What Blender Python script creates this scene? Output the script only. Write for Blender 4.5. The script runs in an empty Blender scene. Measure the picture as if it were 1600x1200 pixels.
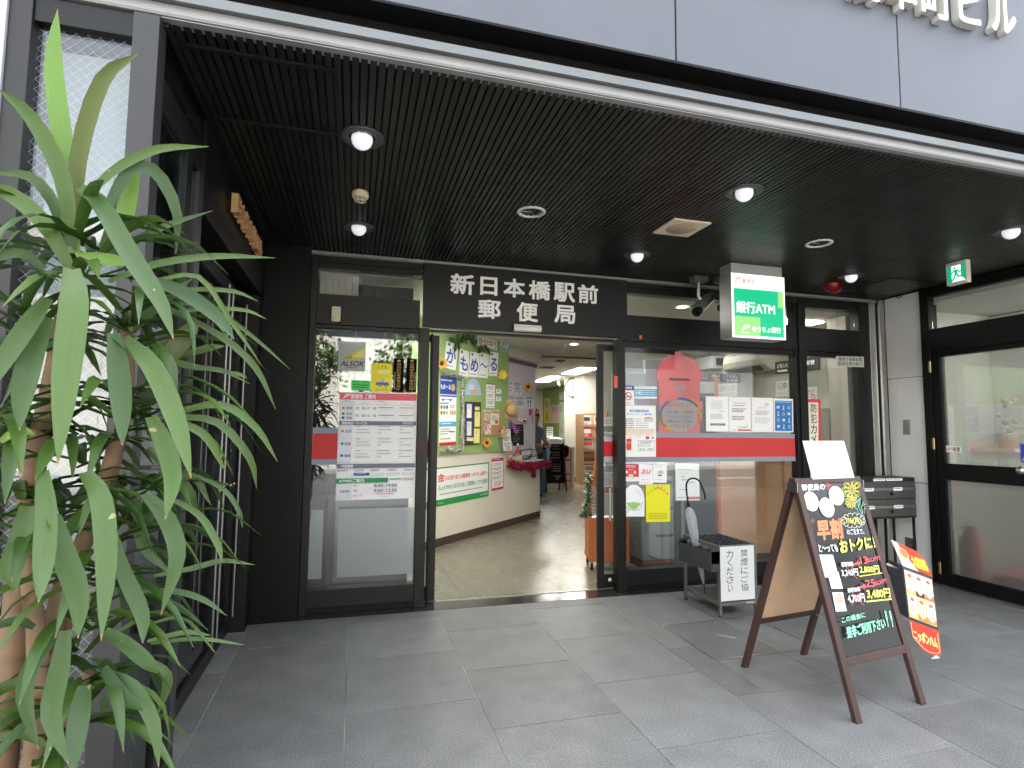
import bpy, math, random
from mathutils import Vector, Matrix
V = Vector
scn = bpy.context.scene
C = scn.collection
RNG = random.Random(7)

# ------------------------------------------------------------------ camera
F_PX = 883.66                      # focal length in pixels of a 1600 px wide frame
YAW, PITCH, ROLL = 0.272624, 0.0800582, 0.0093192
EYE = V((0, 0, 1.45))
cy, sy = math.cos(YAW), math.sin(YAW)
cp, sp = math.cos(PITCH), math.sin(PITCH)
cr, sr = math.cos(ROLL), math.sin(ROLL)
FW = V((sy*cp, cy*cp, sp)); RT0 = V((cy, -sy, 0)); UP0 = RT0.cross(FW)
RT = cr*RT0 + sr*UP0; UP = -sr*RT0 + cr*UP0
cam = bpy.data.cameras.new('camera')
camera = bpy.data.objects.new('camera', cam); C.objects.link(camera)
cam.sensor_width = 36; cam.lens = F_PX/1600*36; cam.clip_start = .05; cam.clip_end = 800
camera.matrix_world = Matrix(((RT.x, UP.x, -FW.x, EYE.x), (RT.y, UP.y, -FW.y, EYE.y), (RT.z, UP.z, -FW.z, EYE.z), (0, 0, 0, 1)))
scn.camera = camera

# ------------------------------------------------------------------ sky, sun, exposure
SUN_EL, SUN_AZ = math.radians(60), math.radians(12)     # azimuth from +Y (behind the building) towards +X
world = bpy.data.worlds.new('World'); scn.world = world; world.use_nodes = True
nt = world.node_tree
bg = nt.nodes['Background']; bg.inputs[1].default_value = .15
sky = nt.nodes.new('ShaderNodeTexSky'); sky.sky_type = 'NISHITA'; sky.sun_disc = False
sky.sun_elevation = SUN_EL; sky.sun_rotation = SUN_AZ; sky.air_density = 1.3; sky.dust_density = 4
hs = nt.nodes.new('ShaderNodeHueSaturation'); hs.inputs['Saturation'].default_value = .30
nt.links.new(sky.outputs[0], hs.inputs['Color']); nt.links.new(hs.outputs[0], bg.inputs[0])
sl = bpy.data.lights.new('sun', 'SUN'); sl.energy = 3.6; sl.angle = math.radians(8); sl.color = (1, .97, .92)
sun = bpy.data.objects.new('sun', sl); C.objects.link(sun)
sd = V((math.sin(SUN_AZ)*math.cos(SUN_EL), math.cos(SUN_AZ)*math.cos(SUN_EL), math.sin(SUN_EL)))
sun.rotation_euler = sd.to_track_quat('Z', 'Y').to_euler(); sun.location = (0, 0, 30)
vs = scn.view_settings
scn.display_settings.display_device = 'sRGB'
vs.view_transform = 'Standard'; vs.look = 'None'; vs.gamma = 1; vs.exposure = 2.92; vs.use_curve_mapping = False
scn.render.engine = 'CYCLES'
cyc = scn.cycles
cyc.use_denoising = True
try: cyc.denoiser = 'OPENIMAGEDENOISE'
except Exception: pass
cyc.max_bounces = 9; cyc.diffuse_bounces = 4; cyc.glossy_bounces = 4; cyc.transparent_max_bounces = 16; cyc.transmission_bounces = 6
cyc.caustics_reflective = False; cyc.caustics_refractive = False; cyc.sample_clamp_indirect = 4

# ------------------------------------------------------------------ measuring helpers: a sight line cut with a real plane
def ray(u, v): return RT*((u-800)/F_PX) - UP*((v-600)/F_PX) + FW
def cut(u, v, p0, n):
    d = ray(u, v); return EYE + d*((V(p0)-EYE).dot(n)/d.dot(n))
def ony(u, v, y): return cut(u, v, (0, y, 0), V((0, 1, 0)))
def onx(u, v, x): return cut(u, v, (x, 0, 0), V((1, 0, 0)))
def onz(u, v, z): return cut(u, v, (0, 0, z), V((0, 0, 1)))

# ------------------------------------------------------------------ materials
def lin(h):
    if not isinstance(h, str): return tuple(h)[:3]
    h = h.lstrip('#'); o = []
    for i in (0, 2, 4):
        c = int(h[i:i+2], 16)/255; o.append(c/12.92 if c <= .04045 else ((c+.055)/1.055)**2.4)
    return tuple(o)
MATS = {}
def mat(name, col, rough=.5, metal=0, var=0, vscale=8, bump=0, bscale=120, emit=0, spec=.5, rvar=0, stretch=None, coat=0, objvar=0, speck=0):
    if name in MATS: return MATS[name]
    m = bpy.data.materials.new(name); m.use_nodes = True; t = m.node_tree; N = t.nodes; L = t.links
    b = N['Principled BSDF']; c = lin(col)
    b.inputs['Base Color'].default_value = (*c, 1); b.inputs['Roughness'].default_value = rough
    b.inputs['Metallic'].default_value = metal; b.inputs['Specular IOR Level'].default_value = spec
    if coat: b.inputs['Coat Weight'].default_value = coat; b.inputs['Coat Roughness'].default_value = .08
    if emit: b.inputs['Emission Color'].default_value = (*c, 1); b.inputs['Emission Strength'].default_value = emit
    if var or bump or rvar or objvar or speck:
        tc = N.new('ShaderNodeTexCoord'); src = tc.outputs['Object']
        if stretch:
            mp = N.new('ShaderNodeMapping'); mp.inputs['Scale'].default_value = stretch; L.new(src, mp.inputs[0]); src = mp.outputs[0]
        def noise(s, det=4):
            n = N.new('ShaderNodeTexNoise'); n.inputs['Scale'].default_value = s; n.inputs['Detail'].default_value = det; L.new(src, n.inputs['Vector']); return n.outputs['Fac']
        fac = None
        def addf(a, amount):
            nonlocal fac
            mr = N.new('ShaderNodeMapRange'); mr.inputs[1].default_value = .25; mr.inputs[2].default_value = .75
            mr.inputs[3].default_value = 1-amount; mr.inputs[4].default_value = 1+amount; mr.clamp = True; L.new(a, mr.inputs[0])
            if fac is None: fac = mr.outputs[0]
            else:
                mu = N.new('ShaderNodeMath'); mu.operation = 'MULTIPLY'; L.new(fac, mu.inputs[0]); L.new(mr.outputs[0], mu.inputs[1]); fac = mu.outputs[0]
        if var: addf(noise(vscale), var)
        if speck: addf(noise(150, 2), speck)
        if objvar:
            oi = N.new('ShaderNodeObjectInfo'); addf(oi.outputs['Random'], objvar)
        if fac is not None:
            vm = N.new('ShaderNodeVectorMath'); vm.operation = 'SCALE'; vm.inputs[0].default_value = c; L.new(fac, vm.inputs['Scale'])
            L.new(vm.outputs[0], b.inputs['Base Color'])
        if rvar:
            mr = N.new('ShaderNodeMapRange'); mr.inputs[3].default_value = max(.02, rough-rvar); mr.inputs[4].default_value = min(1, rough+rvar)
            L.new(noise(vscale*1.7), mr.inputs[0]); L.new(mr.outputs[0], b.inputs['Roughness'])
        if bump:
            bp = N.new('ShaderNodeBump'); bp.inputs['Strength'].default_value = bump; bp.inputs['Distance'].default_value = .002
            L.new(noise(bscale), bp.inputs['Height']); L.new(bp.outputs[0], b.inputs['Normal'])
    MATS[name] = m; return m
def P(h, rough=.55):             # plain printed / painted colour
    return mat('print_'+(h.lstrip('#') if isinstance(h, str) else '_'.join('%.2f' % x for x in h)), h, rough)
def glassmat(name, tint=(.96, .98, .97), r0=.058, rough=0.0):
    m = bpy.data.materials.new(name); m.use_nodes = True; t = m.node_tree; N = t.nodes; L = t.links
    N.remove(N['Principled BSDF']); out = N['Material Output']
    tr = N.new('ShaderNodeBsdfTransparent'); tr.inputs[0].default_value = (*tint, 1)
    gl = N.new('ShaderNodeBsdfGlossy'); gl.inputs['Roughness'].default_value = rough; gl.inputs[0].default_value = (.97, .98, 1, 1)
    lw = N.new('ShaderNodeLayerWeight'); lw.inputs[0].default_value = .5
    pw = N.new('ShaderNodeMath'); pw.operation = 'POWER'; pw.inputs[1].default_value = 5; L.new(lw.outputs['Facing'], pw.inputs[0])
    ma = N.new('ShaderNodeMath'); ma.operation = 'MULTIPLY_ADD'; ma.inputs[1].default_value = 1-r0; ma.inputs[2].default_value = r0; L.new(pw.outputs[0], ma.inputs[0])
    mx = N.new('ShaderNodeMixShader'); L.new(ma.outputs[0], mx.inputs[0]); L.new(tr.outputs[0], mx.inputs[1]); L.new(gl.outputs[0], mx.inputs[2]); L.new(mx.outputs[0], out.inputs[0])
    MATS[name] = m; return m
def film(name, col, cover, trans=.4):    # see-through plastic film: part clear, part diffuse / translucent
    if name in MATS: return MATS[name]
    m = bpy.data.materials.new(name); m.use_nodes = True; t = m.node_tree; N = t.nodes; L = t.links
    N.remove(N['Principled BSDF']); out = N['Material Output']; c = (*lin(col), 1)
    tr = N.new('ShaderNodeBsdfTransparent'); df = N.new('ShaderNodeBsdfDiffuse'); tl = N.new('ShaderNodeBsdfTranslucent')
    df.inputs[0].default_value = c; tl.inputs[0].default_value = c
    a = N.new('ShaderNodeMixShader'); a.inputs[0].default_value = trans; L.new(df.outputs[0], a.inputs[1]); L.new(tl.outputs[0], a.inputs[2])
    b = N.new('ShaderNodeMixShader'); b.inputs[0].default_value = cover; L.new(tr.outputs[0], b.inputs[1]); L.new(a.outputs[0], b.inputs[2]); L.new(b.outputs[0], out.inputs[0])
    MATS[name] = m; return m

# ------------------------------------------------------------------ mesh builder
class MB:
    def __init__(s): s.v = []; s.f = []; s.fm = []; s.mats = []; s.sm = set(); s.lay = 0
    def mi(s, m):
        if m not in s.mats: s.mats.append(m)
        return s.mats.index(m)
    def add(s, vs, fs, m, smooth=False):
        o = len(s.v); s.v += [tuple(v) for v in vs]; k = s.mi(m)
        for f in fs:
            if smooth: s.sm.add(len(s.f))
            s.f.append(tuple(i+o for i in f)); s.fm.append(k)
        return s
    def box(s, x0, x1, y0, y1, z0, z1, m):
        x0, x1 = sorted((x0, x1)); y0, y1 = sorted((y0, y1)); z0, z1 = sorted((z0, z1))
        v = [(x, y, z) for x in (x0, x1) for y in (y0, y1) for z in (z0, z1)]
        return s.add(v, [(0, 1, 3, 2), (4, 6, 7, 5), (0, 4, 5, 1), (2, 3, 7, 6), (0, 2, 6, 4), (1, 5, 7, 3)], m)
    def obox(s, o, a, b, c, m):      # box from a corner and three edge vectors
        o, a, b, c = V(o), V(a), V(b), V(c)
        if a.cross(b).dot(c) < 0: a, b = b, a
        v = [o+a*i+b*j+c*k for i in (0, 1) for j in (0, 1) for k in (0, 1)]
        return s.add(v, [(0, 1, 3, 2), (4, 6, 7, 5), (0, 4, 5, 1), (2, 3, 7, 6), (0, 2, 6, 4), (1, 5, 7, 3)], m)
    def prism(s, pts, d, m, cap=True):
        d = V(d); n = len(pts); p = [V(q) for q in pts]
        nn = sum(((p[i]-p[0]).cross(p[(i+1) % n]-p[0]) for i in range(1, n-1)), V((0, 0, 0)))
        if nn.dot(d) > 0: p = p[::-1]
        v = p+[q+d for q in p]; f = [(i, (i+1) % n+0, ) for i in range(0)]
        f = [((i+1) % n, i, n+i, n+(i+1) % n) for i in range(n)]
        if cap: f += [tuple(range(n)), tuple(range(2*n-1, n-1, -1))]
        return s.add(v, f, m)
    def bar(s, a, b, w, h, m, up=(0, 0, 1)):     # square bar from a to b, w sideways, h along up
        a, b = V(a), V(b); t = (b-a).normalized(); r = t.cross(V(up))
        if r.length < 1e-4: r = t.cross(V((1, 0, 0)))
        r.normalize(); u = r.cross(t).normalized()
        return s.obox(a-r*w/2-u*h/2, b-a, r*w, u*h, m)
    def tube(s, pts, r, m, n=8, cap=True):
        pts = [V(p) for p in pts]; k = len(pts); rs = r if isinstance(r, (list, tuple)) else [r]*k
        t = (pts[1]-pts[0]).normalized(); a = t.orthogonal().normalized(); vs = []
        for i, p in enumerate(pts):
            if i == 0: tt = pts[1]-p
            elif i == k-1: tt = p-pts[i-1]
            else: tt = pts[i+1]-pts[i-1]
            tt.normalize(); a = (a-tt*a.dot(tt)).normalized(); b = tt.cross(a)
            for j in range(n):
                q = 2*math.pi*j/n; vs.append(p+(a*math.cos(q)+b*math.sin(q))*rs[i])
        fs = [(i*n+j, i*n+(j+1) % n, (i+1)*n+(j+1) % n, (i+1)*n+j) for i in range(k-1) for j in range(n)]
        s.add(vs, fs, m, True)
        if cap: s.add(vs[:n], [tuple(range(n-1, -1, -1))], m); s.add(vs[-n:], [tuple(range(n))], m)
        return s
    def lathe(s, c, prof, m, n=24, axis=(0, 0, 1)):    # prof: list of (r, h) along axis
        ax = V(axis).normalized(); a = ax.orthogonal().normalized(); b = ax.cross(a); c = V(c); vs = []
        for r, h in prof:
            for j in range(n):
                q = 2*math.pi*j/n; vs.append(c+ax*h+(a*math.cos(q)+b*math.sin(q))*max(r, 1e-4))
        k = len(prof)
        fs = [(i*n+j, i*n+(j+1) % n, (i+1)*n+(j+1) % n, (i+1)*n+j) for i in range(k-1) for j in range(n)]
        return s.add(vs, fs, m, True)
    def ball(s, c, r, m, nu=12, nv=7, sc=(1, 1, 1)):
        vs = []; c = V(c)
        for i in range(nv+1):
            ph = math.pi*i/nv
            for j in range(nu):
                q = 2*math.pi*j/nu
                vs.append(c+V((math.sin(ph)*math.cos(q)*r*sc[0], math.sin(ph)*math.sin(q)*r*sc[1], math.cos(ph)*r*sc[2])))
        fs = [(i*nu+j, (i+1)*nu+j, (i+1)*nu+(j+1) % nu, i*nu+(j+1) % nu) for i in range(nv) for j in range(nu)]
        return s.add(vs, fs, m, True)
    def build(s, name, parent=None, local=False, bevel=0):
        off = V((0, 0, 0))
        if parent is not None and not local:
            q = parent
            while q: off += q.location; q = q.parent
        me = bpy.data.meshes.new(name)
        me.from_pydata([tuple(V(v)-off) for v in s.v], [], s.f)
        for m in s.mats: me.materials.append(m)
        me.polygons.foreach_set('material_index', s.fm)
        if s.sm:
            for i in s.sm: me.polygons[i].use_smooth = True
        me.update()
        o = bpy.data.objects.new(name, me); C.objects.link(o)
        if parent is not None: o.parent = parent
        if bevel:
            bm = o.modifiers.new('bevel', 'BEVEL'); bm.width = bevel; bm.segments = 2; bm.limit_method = 'ANGLE'
        return o
def tag(o, label=None, cat=None, group=None, kind=None):
    if label: o['label'] = label
    if cat: o['category'] = cat
    if group: o['group'] = group
    if kind: o['kind'] = kind
    return o
def thing(name, label, cat, loc=(0, 0, 0), rz=0, group=None):
    o = bpy.data.objects.new(name, None); C.objects.link(o); o.location = loc; o.rotation_euler = (0, 0, rz); o.empty_display_size = .1
    return tag(o, label, cat, group)
def copy_tree(o, parent=None):
    c = o.copy(); C.objects.link(c)
    if parent is not None: c.parent = parent
    for ch in list(o.children): copy_tree(ch, c)
    return c

def spline(pts, n):
    p = [pts[0]*2-pts[1]]+list(pts)+[pts[-1]*2-pts[-2]]; out = []; m = len(pts)-1
    for i in range(n+1):
        u = m*i/n; k = min(int(u), m-1); f = u-k; a, b, c, d = p[k], p[k+1], p[k+2], p[k+3]
        out.append(.5*((2*b)+(-a+c)*f+(2*a-5*b+4*c-d)*f*f+(-a+3*b-3*c+d)*f**3))
    return out

# ------------------------------------------------------------------ lettering (Blender's built-in face, turned into meshes)
TXT = {}
def glyphs(s, ext=0.0, sp=1.0, res=3):
    k = (s, ext, sp)
    if k in TXT: return TXT[k]
    c = bpy.data.curves.new('t', 'FONT'); c.body = s; c.extrude = ext; c.space_character = sp; c.resolution_u = res
    o = bpy.data.objects.new('t', c); C.objects.link(o); bpy.context.view_layer.update()
    dg = bpy.context.evaluated_depsgraph_get(); me = o.evaluated_get(dg).to_mesh()
    vs = [tuple(v.co) for v in me.vertices]; fs = [tuple(p.vertices) for p in me.polygons]
    bpy.data.objects.remove(o); bpy.data.curves.remove(c)
    xs = [v[0] for v in vs] or [0]; ys = [v[1] for v in vs] or [0]
    TXT[k] = (vs, fs, min(xs), max(xs), min(ys), max(ys)); return TXT[k]
def letter(mb, s, tl, tr, bl, m, bold=0, depth=0.0, sp=1.0, off=0.0):
    """lay the string s into the parallelogram tl, tr, bl (3-D points); bold thickens the strokes; depth gives solid letters"""
    vs, fs, x0, x1, y0, y1 = glyphs(s, .05 if depth else 0, sp)
    if not vs: return
    tl, tr, bl = V(tl), V(tr), V(bl); R = tr-tl; U = tl-bl; n = R.cross(U).normalized()
    w = max(x1-x0, 1e-3); h = max(y1-y0, 1e-3)
    d = bold/100.0
    shifts = [(0, 0)] if not bold else [(-d, -.93*d), (.95*d, -d), (-.9*d, d), (d, .88*d), (.03*d, .05*d)] if bold < 3 else [(-d, -.93*d), (.95*d, -d), (-.9*d, d), (d, .88*d), (.03*d, -.97*d), (-.05*d, .95*d), (-.97*d, .04*d), (.92*d, -.06*d)]
    hw = R.length; hh = U.length; ux = R.normalized(); uy = U.normalized()
    for k, (sx, sy_) in enumerate(shifts):
        q = []
        for a, b, c in vs:
            p = bl + R*((a-x0)/w) + U*((b-y0)/h) + ux*(sx*hh) + uy*(sy_*hh) + n*(off+k*.00002)
            if depth: p = p + n*(depth*(c/.1+.5))
            q.append(p)
        mb.add(q, fs, m)

# ------------------------------------------------------------------ printed sheets lying on a real surface
class Sheet:
    """a sheet lying on the plane (p0, n): corners given by sight lines, contents in 0..1 coordinates (y down)"""
    def __init__(s, p0, n, tl, tr, bl, thick=.0015, lift=.0):
        n = V(n).normalized(); s.n = n; p0 = V(p0)+n*lift
        g = lambda q: q if isinstance(q, Vector) else cut(q[0], q[1], p0, n)
        s.tl, s.tr, s.bl = g(tl), g(tr), g(bl)
        s.R = s.tr-s.tl; s.D = s.bl-s.tl; s.mb = MB(); s.k = 0; s.th = thick
    def at(s, x, y, k=None): return s.tl+s.R*x+s.D*y+s.n*(s.th+.00015*(s.k if k is None else k))
    def base(s, m, poly=None):
        pts = poly or [(0, 0), (1, 0), (1, 1), (0, 1)]
        s.mb.prism([s.tl+s.R*x+s.D*y for x, y in pts], s.n*s.th, m); return s
    def poly(s, pts, m):
        s.k += 1; p = [s.at(x, y) for x, y in pts]; n = len(p)
        nn = sum(((p[i]-p[0]).cross(p[i+1]-p[0]) for i in range(1, n-1)), V((0, 0, 0)))
        s.mb.add(p if nn.dot(s.n) > 0 else p[::-1], [tuple(range(n))], m); return s
    def rect(s, x0, y0, x1, y1, m): return s.poly([(x0, y0), (x1, y0), (x1, y1), (x0, y1)], m)
    def oval(s, cx, cy_, rx, ry, m, n=20, rot=0):
        return s.poly([(cx+rx*math.cos(2*math.pi*i/n)*math.cos(rot)-ry*math.sin(2*math.pi*i/n)*math.sin(rot), cy_+rx*math.cos(2*math.pi*i/n)*math.sin(rot)+ry*math.sin(2*math.pi*i/n)*math.cos(rot)) for i in range(n)], m)
    def ring(s, cx, cy_, rx, ry, w, m, n=24, a0=0, a1=1):
        s.k += 1; vs = []; asp = s.R.length/s.D.length
        for i in range(n+1):
            q = 2*math.pi*(a0+(a1-a0)*i/n); vs += [s.at(cx+rx*math.cos(q), cy_+ry*math.sin(q)), s.at(cx+(rx-w)*math.cos(q), cy_+(ry-w*asp)*math.sin(q))]
        s.mb.add(vs, [(2*i, 2*i+1, 2*i+3, 2*i+2) for i in range(n)], m); return s
    def frame(s, w, m, x0=0, y0=0, x1=1, y1=1):
        h = w*s.R.length/s.D.length
        s.rect(x0, y0, x1, y0+h, m); s.k -= 1; s.rect(x0, y1-h, x1, y1, m); s.k -= 1
        s.rect(x0, y0+h, x0+w, y1-h, m); s.k -= 1; return s.rect(x1-w, y0+h, x1, y1-h, m)
    def line(s, pts, w, m):
        s.k += 1
        q = [s.at(*p) for p in pts]; hw = w*s.R.length/2
        for i in range(len(q)-1):
            t = (q[i+1]-q[i])
            if t.length < 1e-6: continue
            t.normalize(); r = s.n.cross(t)*hw; e = t*hw*.6; z = s.n*.00002*(i % 3)
            s.mb.add([q[i]-e-r+z, q[i+1]+e-r+z, q[i+1]+e+r+z, q[i]-e+r+z], [(0, 1, 2, 3)], m)
        return s
    def text(s, x0, y0, x1, y1, m, t, bold=0, skew=0):
        s.k += 1; letter(s.mb, t, s.at(x0+skew, y0), s.at(x1+skew, y0), s.at(x0, y1), m, bold); s.k += 1; return s
    def vtext(s, x0, y0, x1, y1, m, t, bold=0):
        n = len(t); s.k += 1
        for i, ch in enumerate(t):
            a = y0+(y1-y0)*i/n; b = y0+(y1-y0)*(i+.86)/n
            gx = .18 if ch in 'くいり' else 0; gy = .1 if ch in 'にごー～' else 0
            letter(s.mb, ch, s.at(x0+gx*(x1-x0), a+gy*(b-a)), s.at(x1-gx*(x1-x0), a+gy*(b-a)), s.at(x0+gx*(x1-x0), b), m, bold)
        s.k += 1; return s
    def grey(s, x0, y0, x1, y1, m, rows, seed=1, fill=.8, th=.42):    # print too fine to read: broken strokes
        r = random.Random(seed); s.k += 1; h = (y1-y0)/rows; asp = s.D.length/s.R.length
        for i in range(rows):
            x = x0; xe = x0+(x1-x0)*(fill if i == rows-1 else r.uniform(fill, 1)); y = y0+h*i
            while x < xe-1e-6:
                w = min(r.uniform(.5, 1.6)*h*asp, xe-x)
                s.mb.add([s.at(x, y+h*th), s.at(x+w, y+h*th), s.at(x+w, y), s.at(x, y)], [(0, 1, 2, 3)], m)
                x += w+r.uniform(.12, .35)*h*asp
        return s
    def done(s, name, label, cat, group=None, parent=None):
        o = s.mb.build(name, parent)
        if parent is None: tag(o, label, cat, group)
        elif label: o['label'] = label
        return o
# ------------------------------------------------------------------ materials
TILE = mat('granite_tile', (.205, .207, .205), .46, var=.16, vscale=5, bump=.5, bscale=180, rvar=.1, objvar=.1, speck=.6)
GROUT = mat('grout', (.36, .36, .34), .8, var=.75, vscale=1.6)
DARK = mat('dark_metal', (.011, .0115, .011), .4, spec=.28, var=.12, vscale=3, rvar=.08)
FRAME = mat('frame_metal', (.010, .0105, .010), .38, spec=.28, var=.1, vscale=3, rvar=.08, bump=.06, bscale=300)
BLACK = mat('black', (.005, .005, .005), .5, spec=.2, var=.2, vscale=4)
SLATM = mat('slat_paint', (.015, .0165, .014), .4, spec=.28, var=.25, vscale=4, rvar=.1, objvar=.22)
STEEL = mat('brushed_steel', (.55, .55, .53), .3, 1, var=.1, vscale=2, rvar=.08, stretch=(1, 1, .05))
ALU = mat('aluminium', (.29, .285, .28), .5, .35, var=.08, vscale=2.5, rvar=.08)
ALU2 = mat('aluminium_satin', (.17, .18, .18), .5, .45, var=.1, vscale=2, rvar=.1)
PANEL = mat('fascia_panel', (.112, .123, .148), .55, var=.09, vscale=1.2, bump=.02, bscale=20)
WHITE = mat('white_paint', (.78, .78, .76), .5, var=.04)
CREAM = mat('cream_wall', (.74, .70, .60), .65, var=.04, vscale=3, bump=.1, bscale=200)
CEILIN = mat('office_ceiling', (.72, .70, .64), .7, var=.03)
GREYW = mat('grey_cladding', (.84, .84, .82), .5, var=.05, vscale=3, bump=.03)
GLASS = glassmat('window_glass')
GLASSD = glassmat('tinted_glass', (.62, .68, .66), .05)
PAPER = P('#f4f4f2'); INK = P('#26272a'); GREYINK = P('#9a9a9c'); RED = P('#d3202c'); WHITEP = P('#fbfbfa')

# ------------------------------------------------------------------ ground, pavement
g = MB(); g.box(-200, 200, -200, 200, -.6, -.15, mat('asphalt', (.085, .085, .085), .85, var=.2, vscale=2, bump=.5, bscale=80))
tag(g.build('ground'), kind='structure')
k = MB(); k.box(-40, 40, -3.4, -.92, -.15, -.006, mat('kerb_paving', (.38, .37, .35), .8, var=.12, vscale=3, bump=.3))
tag(k.build('sidewalk'), kind='structure')
k = MB(); k.box(-40, 40, -14.5, -11.4, -.15, -.004, MATS['kerb_paving']); tag(k.build('far_sidewalk'), kind='structure')
k = MB()
for i in range(-9, 10): k.box(i*4.0, i*4.0+2.2, -7.36, -7.24, -.149, -.146, mat('road_paint', (.7, .7, .68), .7, var=.15))
tag(k.build('lane_line'), kind='structure')
pv = MB(); pv.box(-2.9, 8.4, -.92, 4.655, -.12, -.0035, GROUT)
pave = pv.build('pavement'); tag(pave, kind='structure')
TW = .688
MX0, MX1, MY0, MY1 = 2.265, 3.07, 3.235, 3.90         # inspection cover
meshes = {}
def tile(x0, x1, y0, y1):
    if x1-x0 < .03 or y1-y0 < .03: return
    m = MB(); q = .0024
    dz = RNG.uniform(-.0006, .0006)
    m.box(x0+q, x1-q, y0+q, y1-q, -.003, dz, TILE); m.build('paving_tile', pave, bevel=.0015)
for c in range(-4, 12):
    x0, x1 = .006+TW*c, .006+TW*(c+1)
    y = 3.465 if c % 2 else 3.11
    ys = [y+TW*j for j in range(-6, 4)]
    ys = [-.9]+[q for q in ys if -.85 < q < 4.6]+[4.652]
    for a, b in zip(ys, ys[1:]):
        if x1 > MX0 and x0 < MX1 and b > MY0 and a < MY1:      # cut round the cover
            for xa, xb, ya, yb in ((x0, MX0, a, b), (MX1, x1, a, b), (max(x0, MX0), min(x1, MX1), a, MY0), (max(x0, MX0), min(x1, MX1), MY1, b)):
                if xb-xa > .02 and yb-ya > .02: tile(xa, xb, ya, yb)
        else: tile(x0, x1, a, b)
# inspection cover: a paving inlay in a thin steel frame
mc = thing('inspection_cover', 'paved inspection cover in a thin steel frame, flush in the dark tiles', 'floor hatch', ((MX0+MX1)/2, (MY0+MY1)/2, 0))
m = MB()
for a in ((MX0, MX1, MY0, MY0+.008), (MX0, MX1, MY1-.008, MY1), (MX0, MX0+.008, MY0+.008, MY1-.008), (MX1-.008, MX1, MY0+.008, MY1-.008)):
    m.box(a[0], a[1], a[2], a[3], -.003, .0012, STEEL)
m.build('steel_frame', mc)
for xa, xb in ((MX0+.011, 2.757), (2.761, MX1-.011)):
    m = MB(); m.box(xa, xb, MY0+.011, MY1-.011, -.003, -.0002, TILE); m.build('inlay_tile', mc)
m = MB(); m.obox((2.53, 3.63, 0), (.03, .0, 0), (.09, -.10, 0), (0, 0, .0025), STEEL); m.build('lift_slot', mc)
m = MB(); m.obox((2.90, 3.50, 0), (.012, .0, 0), (.09, -.10, 0), (0, 0, .0025), STEEL); m.build('lift_slot', mc)

# threshold strip of polished stone, office floor
th = MB(); th.box(-.36, 5.36, 4.658, 4.872, -.02, .0006, mat('polished_granite', (.035, .033, .032), .12, var=.3, vscale=30, speck=.5))
tag(th.build('threshold_strip'), kind='structure')
th = MB(); th.box(.72, 2.19, 4.874, 4.896, -.02, .006, STEEL); tag(th.build('threshold_trim'), kind='structure')
FLOORIN = mat('vinyl_floor', (.20, .188, .14), .27, var=.03, vscale=3, rvar=.03, speck=.05)
fb = MB(); fb.box(-3.2, 9.5, 4.90, 20.9, -.1, -.003, mat('floor_joint', (.2, .18, .14), .7)); inf = fb.build('office_floor'); tag(inf, kind='structure')
def vt(x0, x1, y0, y1):
    m = MB(); m.box(x0+.0015, x1-.0015, y0+.0015, y1-.0015, -.002, .0005, FLOORIN); m.build('floor_tile', inf)
FT = .92
for i in range(-4, 11):
    for j in range(9): vt(.28+FT*i-.25, .28+FT*(i+1)-.25, 4.902+FT*j, 4.902+FT*(j+1))
m = MB(); m.box(-3.2, 9.5, 13.185, 20.9, -.002, .0005, FLOORIN); m.build('floor_sheet', inf)

# ------------------------------------------------------------------ porch ceiling of narrow metal slats
CEIL = 2.88
cb = MB(); cb.box(-.69, 5.47, 2.16, 4.76, CEIL+.03, CEIL+.07, BLACK); pc = cb.build('porch_ceiling'); tag(pc, kind='structure')
sm = MB(); sm.box(-.0125, .0125, 0, 2.58, 0, .022, SLATM); sm.build('slat', pc); slat0 = pc.children[0]
slat0.location = (-.655, 2.17, CEIL)
NS = int((5.44+.655)/.0345)
LIGHTS = [(0.0, 2.79), (-.003, 4.09), (2.207, 2.783), (2.19, 4.077), (4.42, 2.795), (4.35, 4.06)]
for i in range(1, NS):
    o = slat0.copy(); C.objects.link(o); o.parent = pc; o.location = (-.655+.0345*i, 2.17, CEIL+RNG.uniform(-.0008, .0008))
def rim(name, x0, x1, y0, y1, w=.018, h=.012):
    m = MB()
    for a in ((x0, x1, y0, y0+w), (x0, x1, y1-w, y1), (x0, x0+w, y0+w, y1-w), (x1-w, x1, y0+w, y1-w)): m.box(*a, CEIL-h, CEIL-.0012, DARK)
    return m.build(name, pc)
rim('access_hatch_rim', -.665, -.10, 2.262, 2.80)
m = MB(); m.box(-.69, -.672, 2.16, 4.70, CEIL-.02, CEIL+.02, ALU2.copy() if False else DARK); m.build('edge_trim', pc)
m = MB(); m.box(4.75, 5.3, 4.0, 4.5, CEIL-.006, CEIL-.0012, SLATM); m.build('blank_plate', pc)

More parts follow.
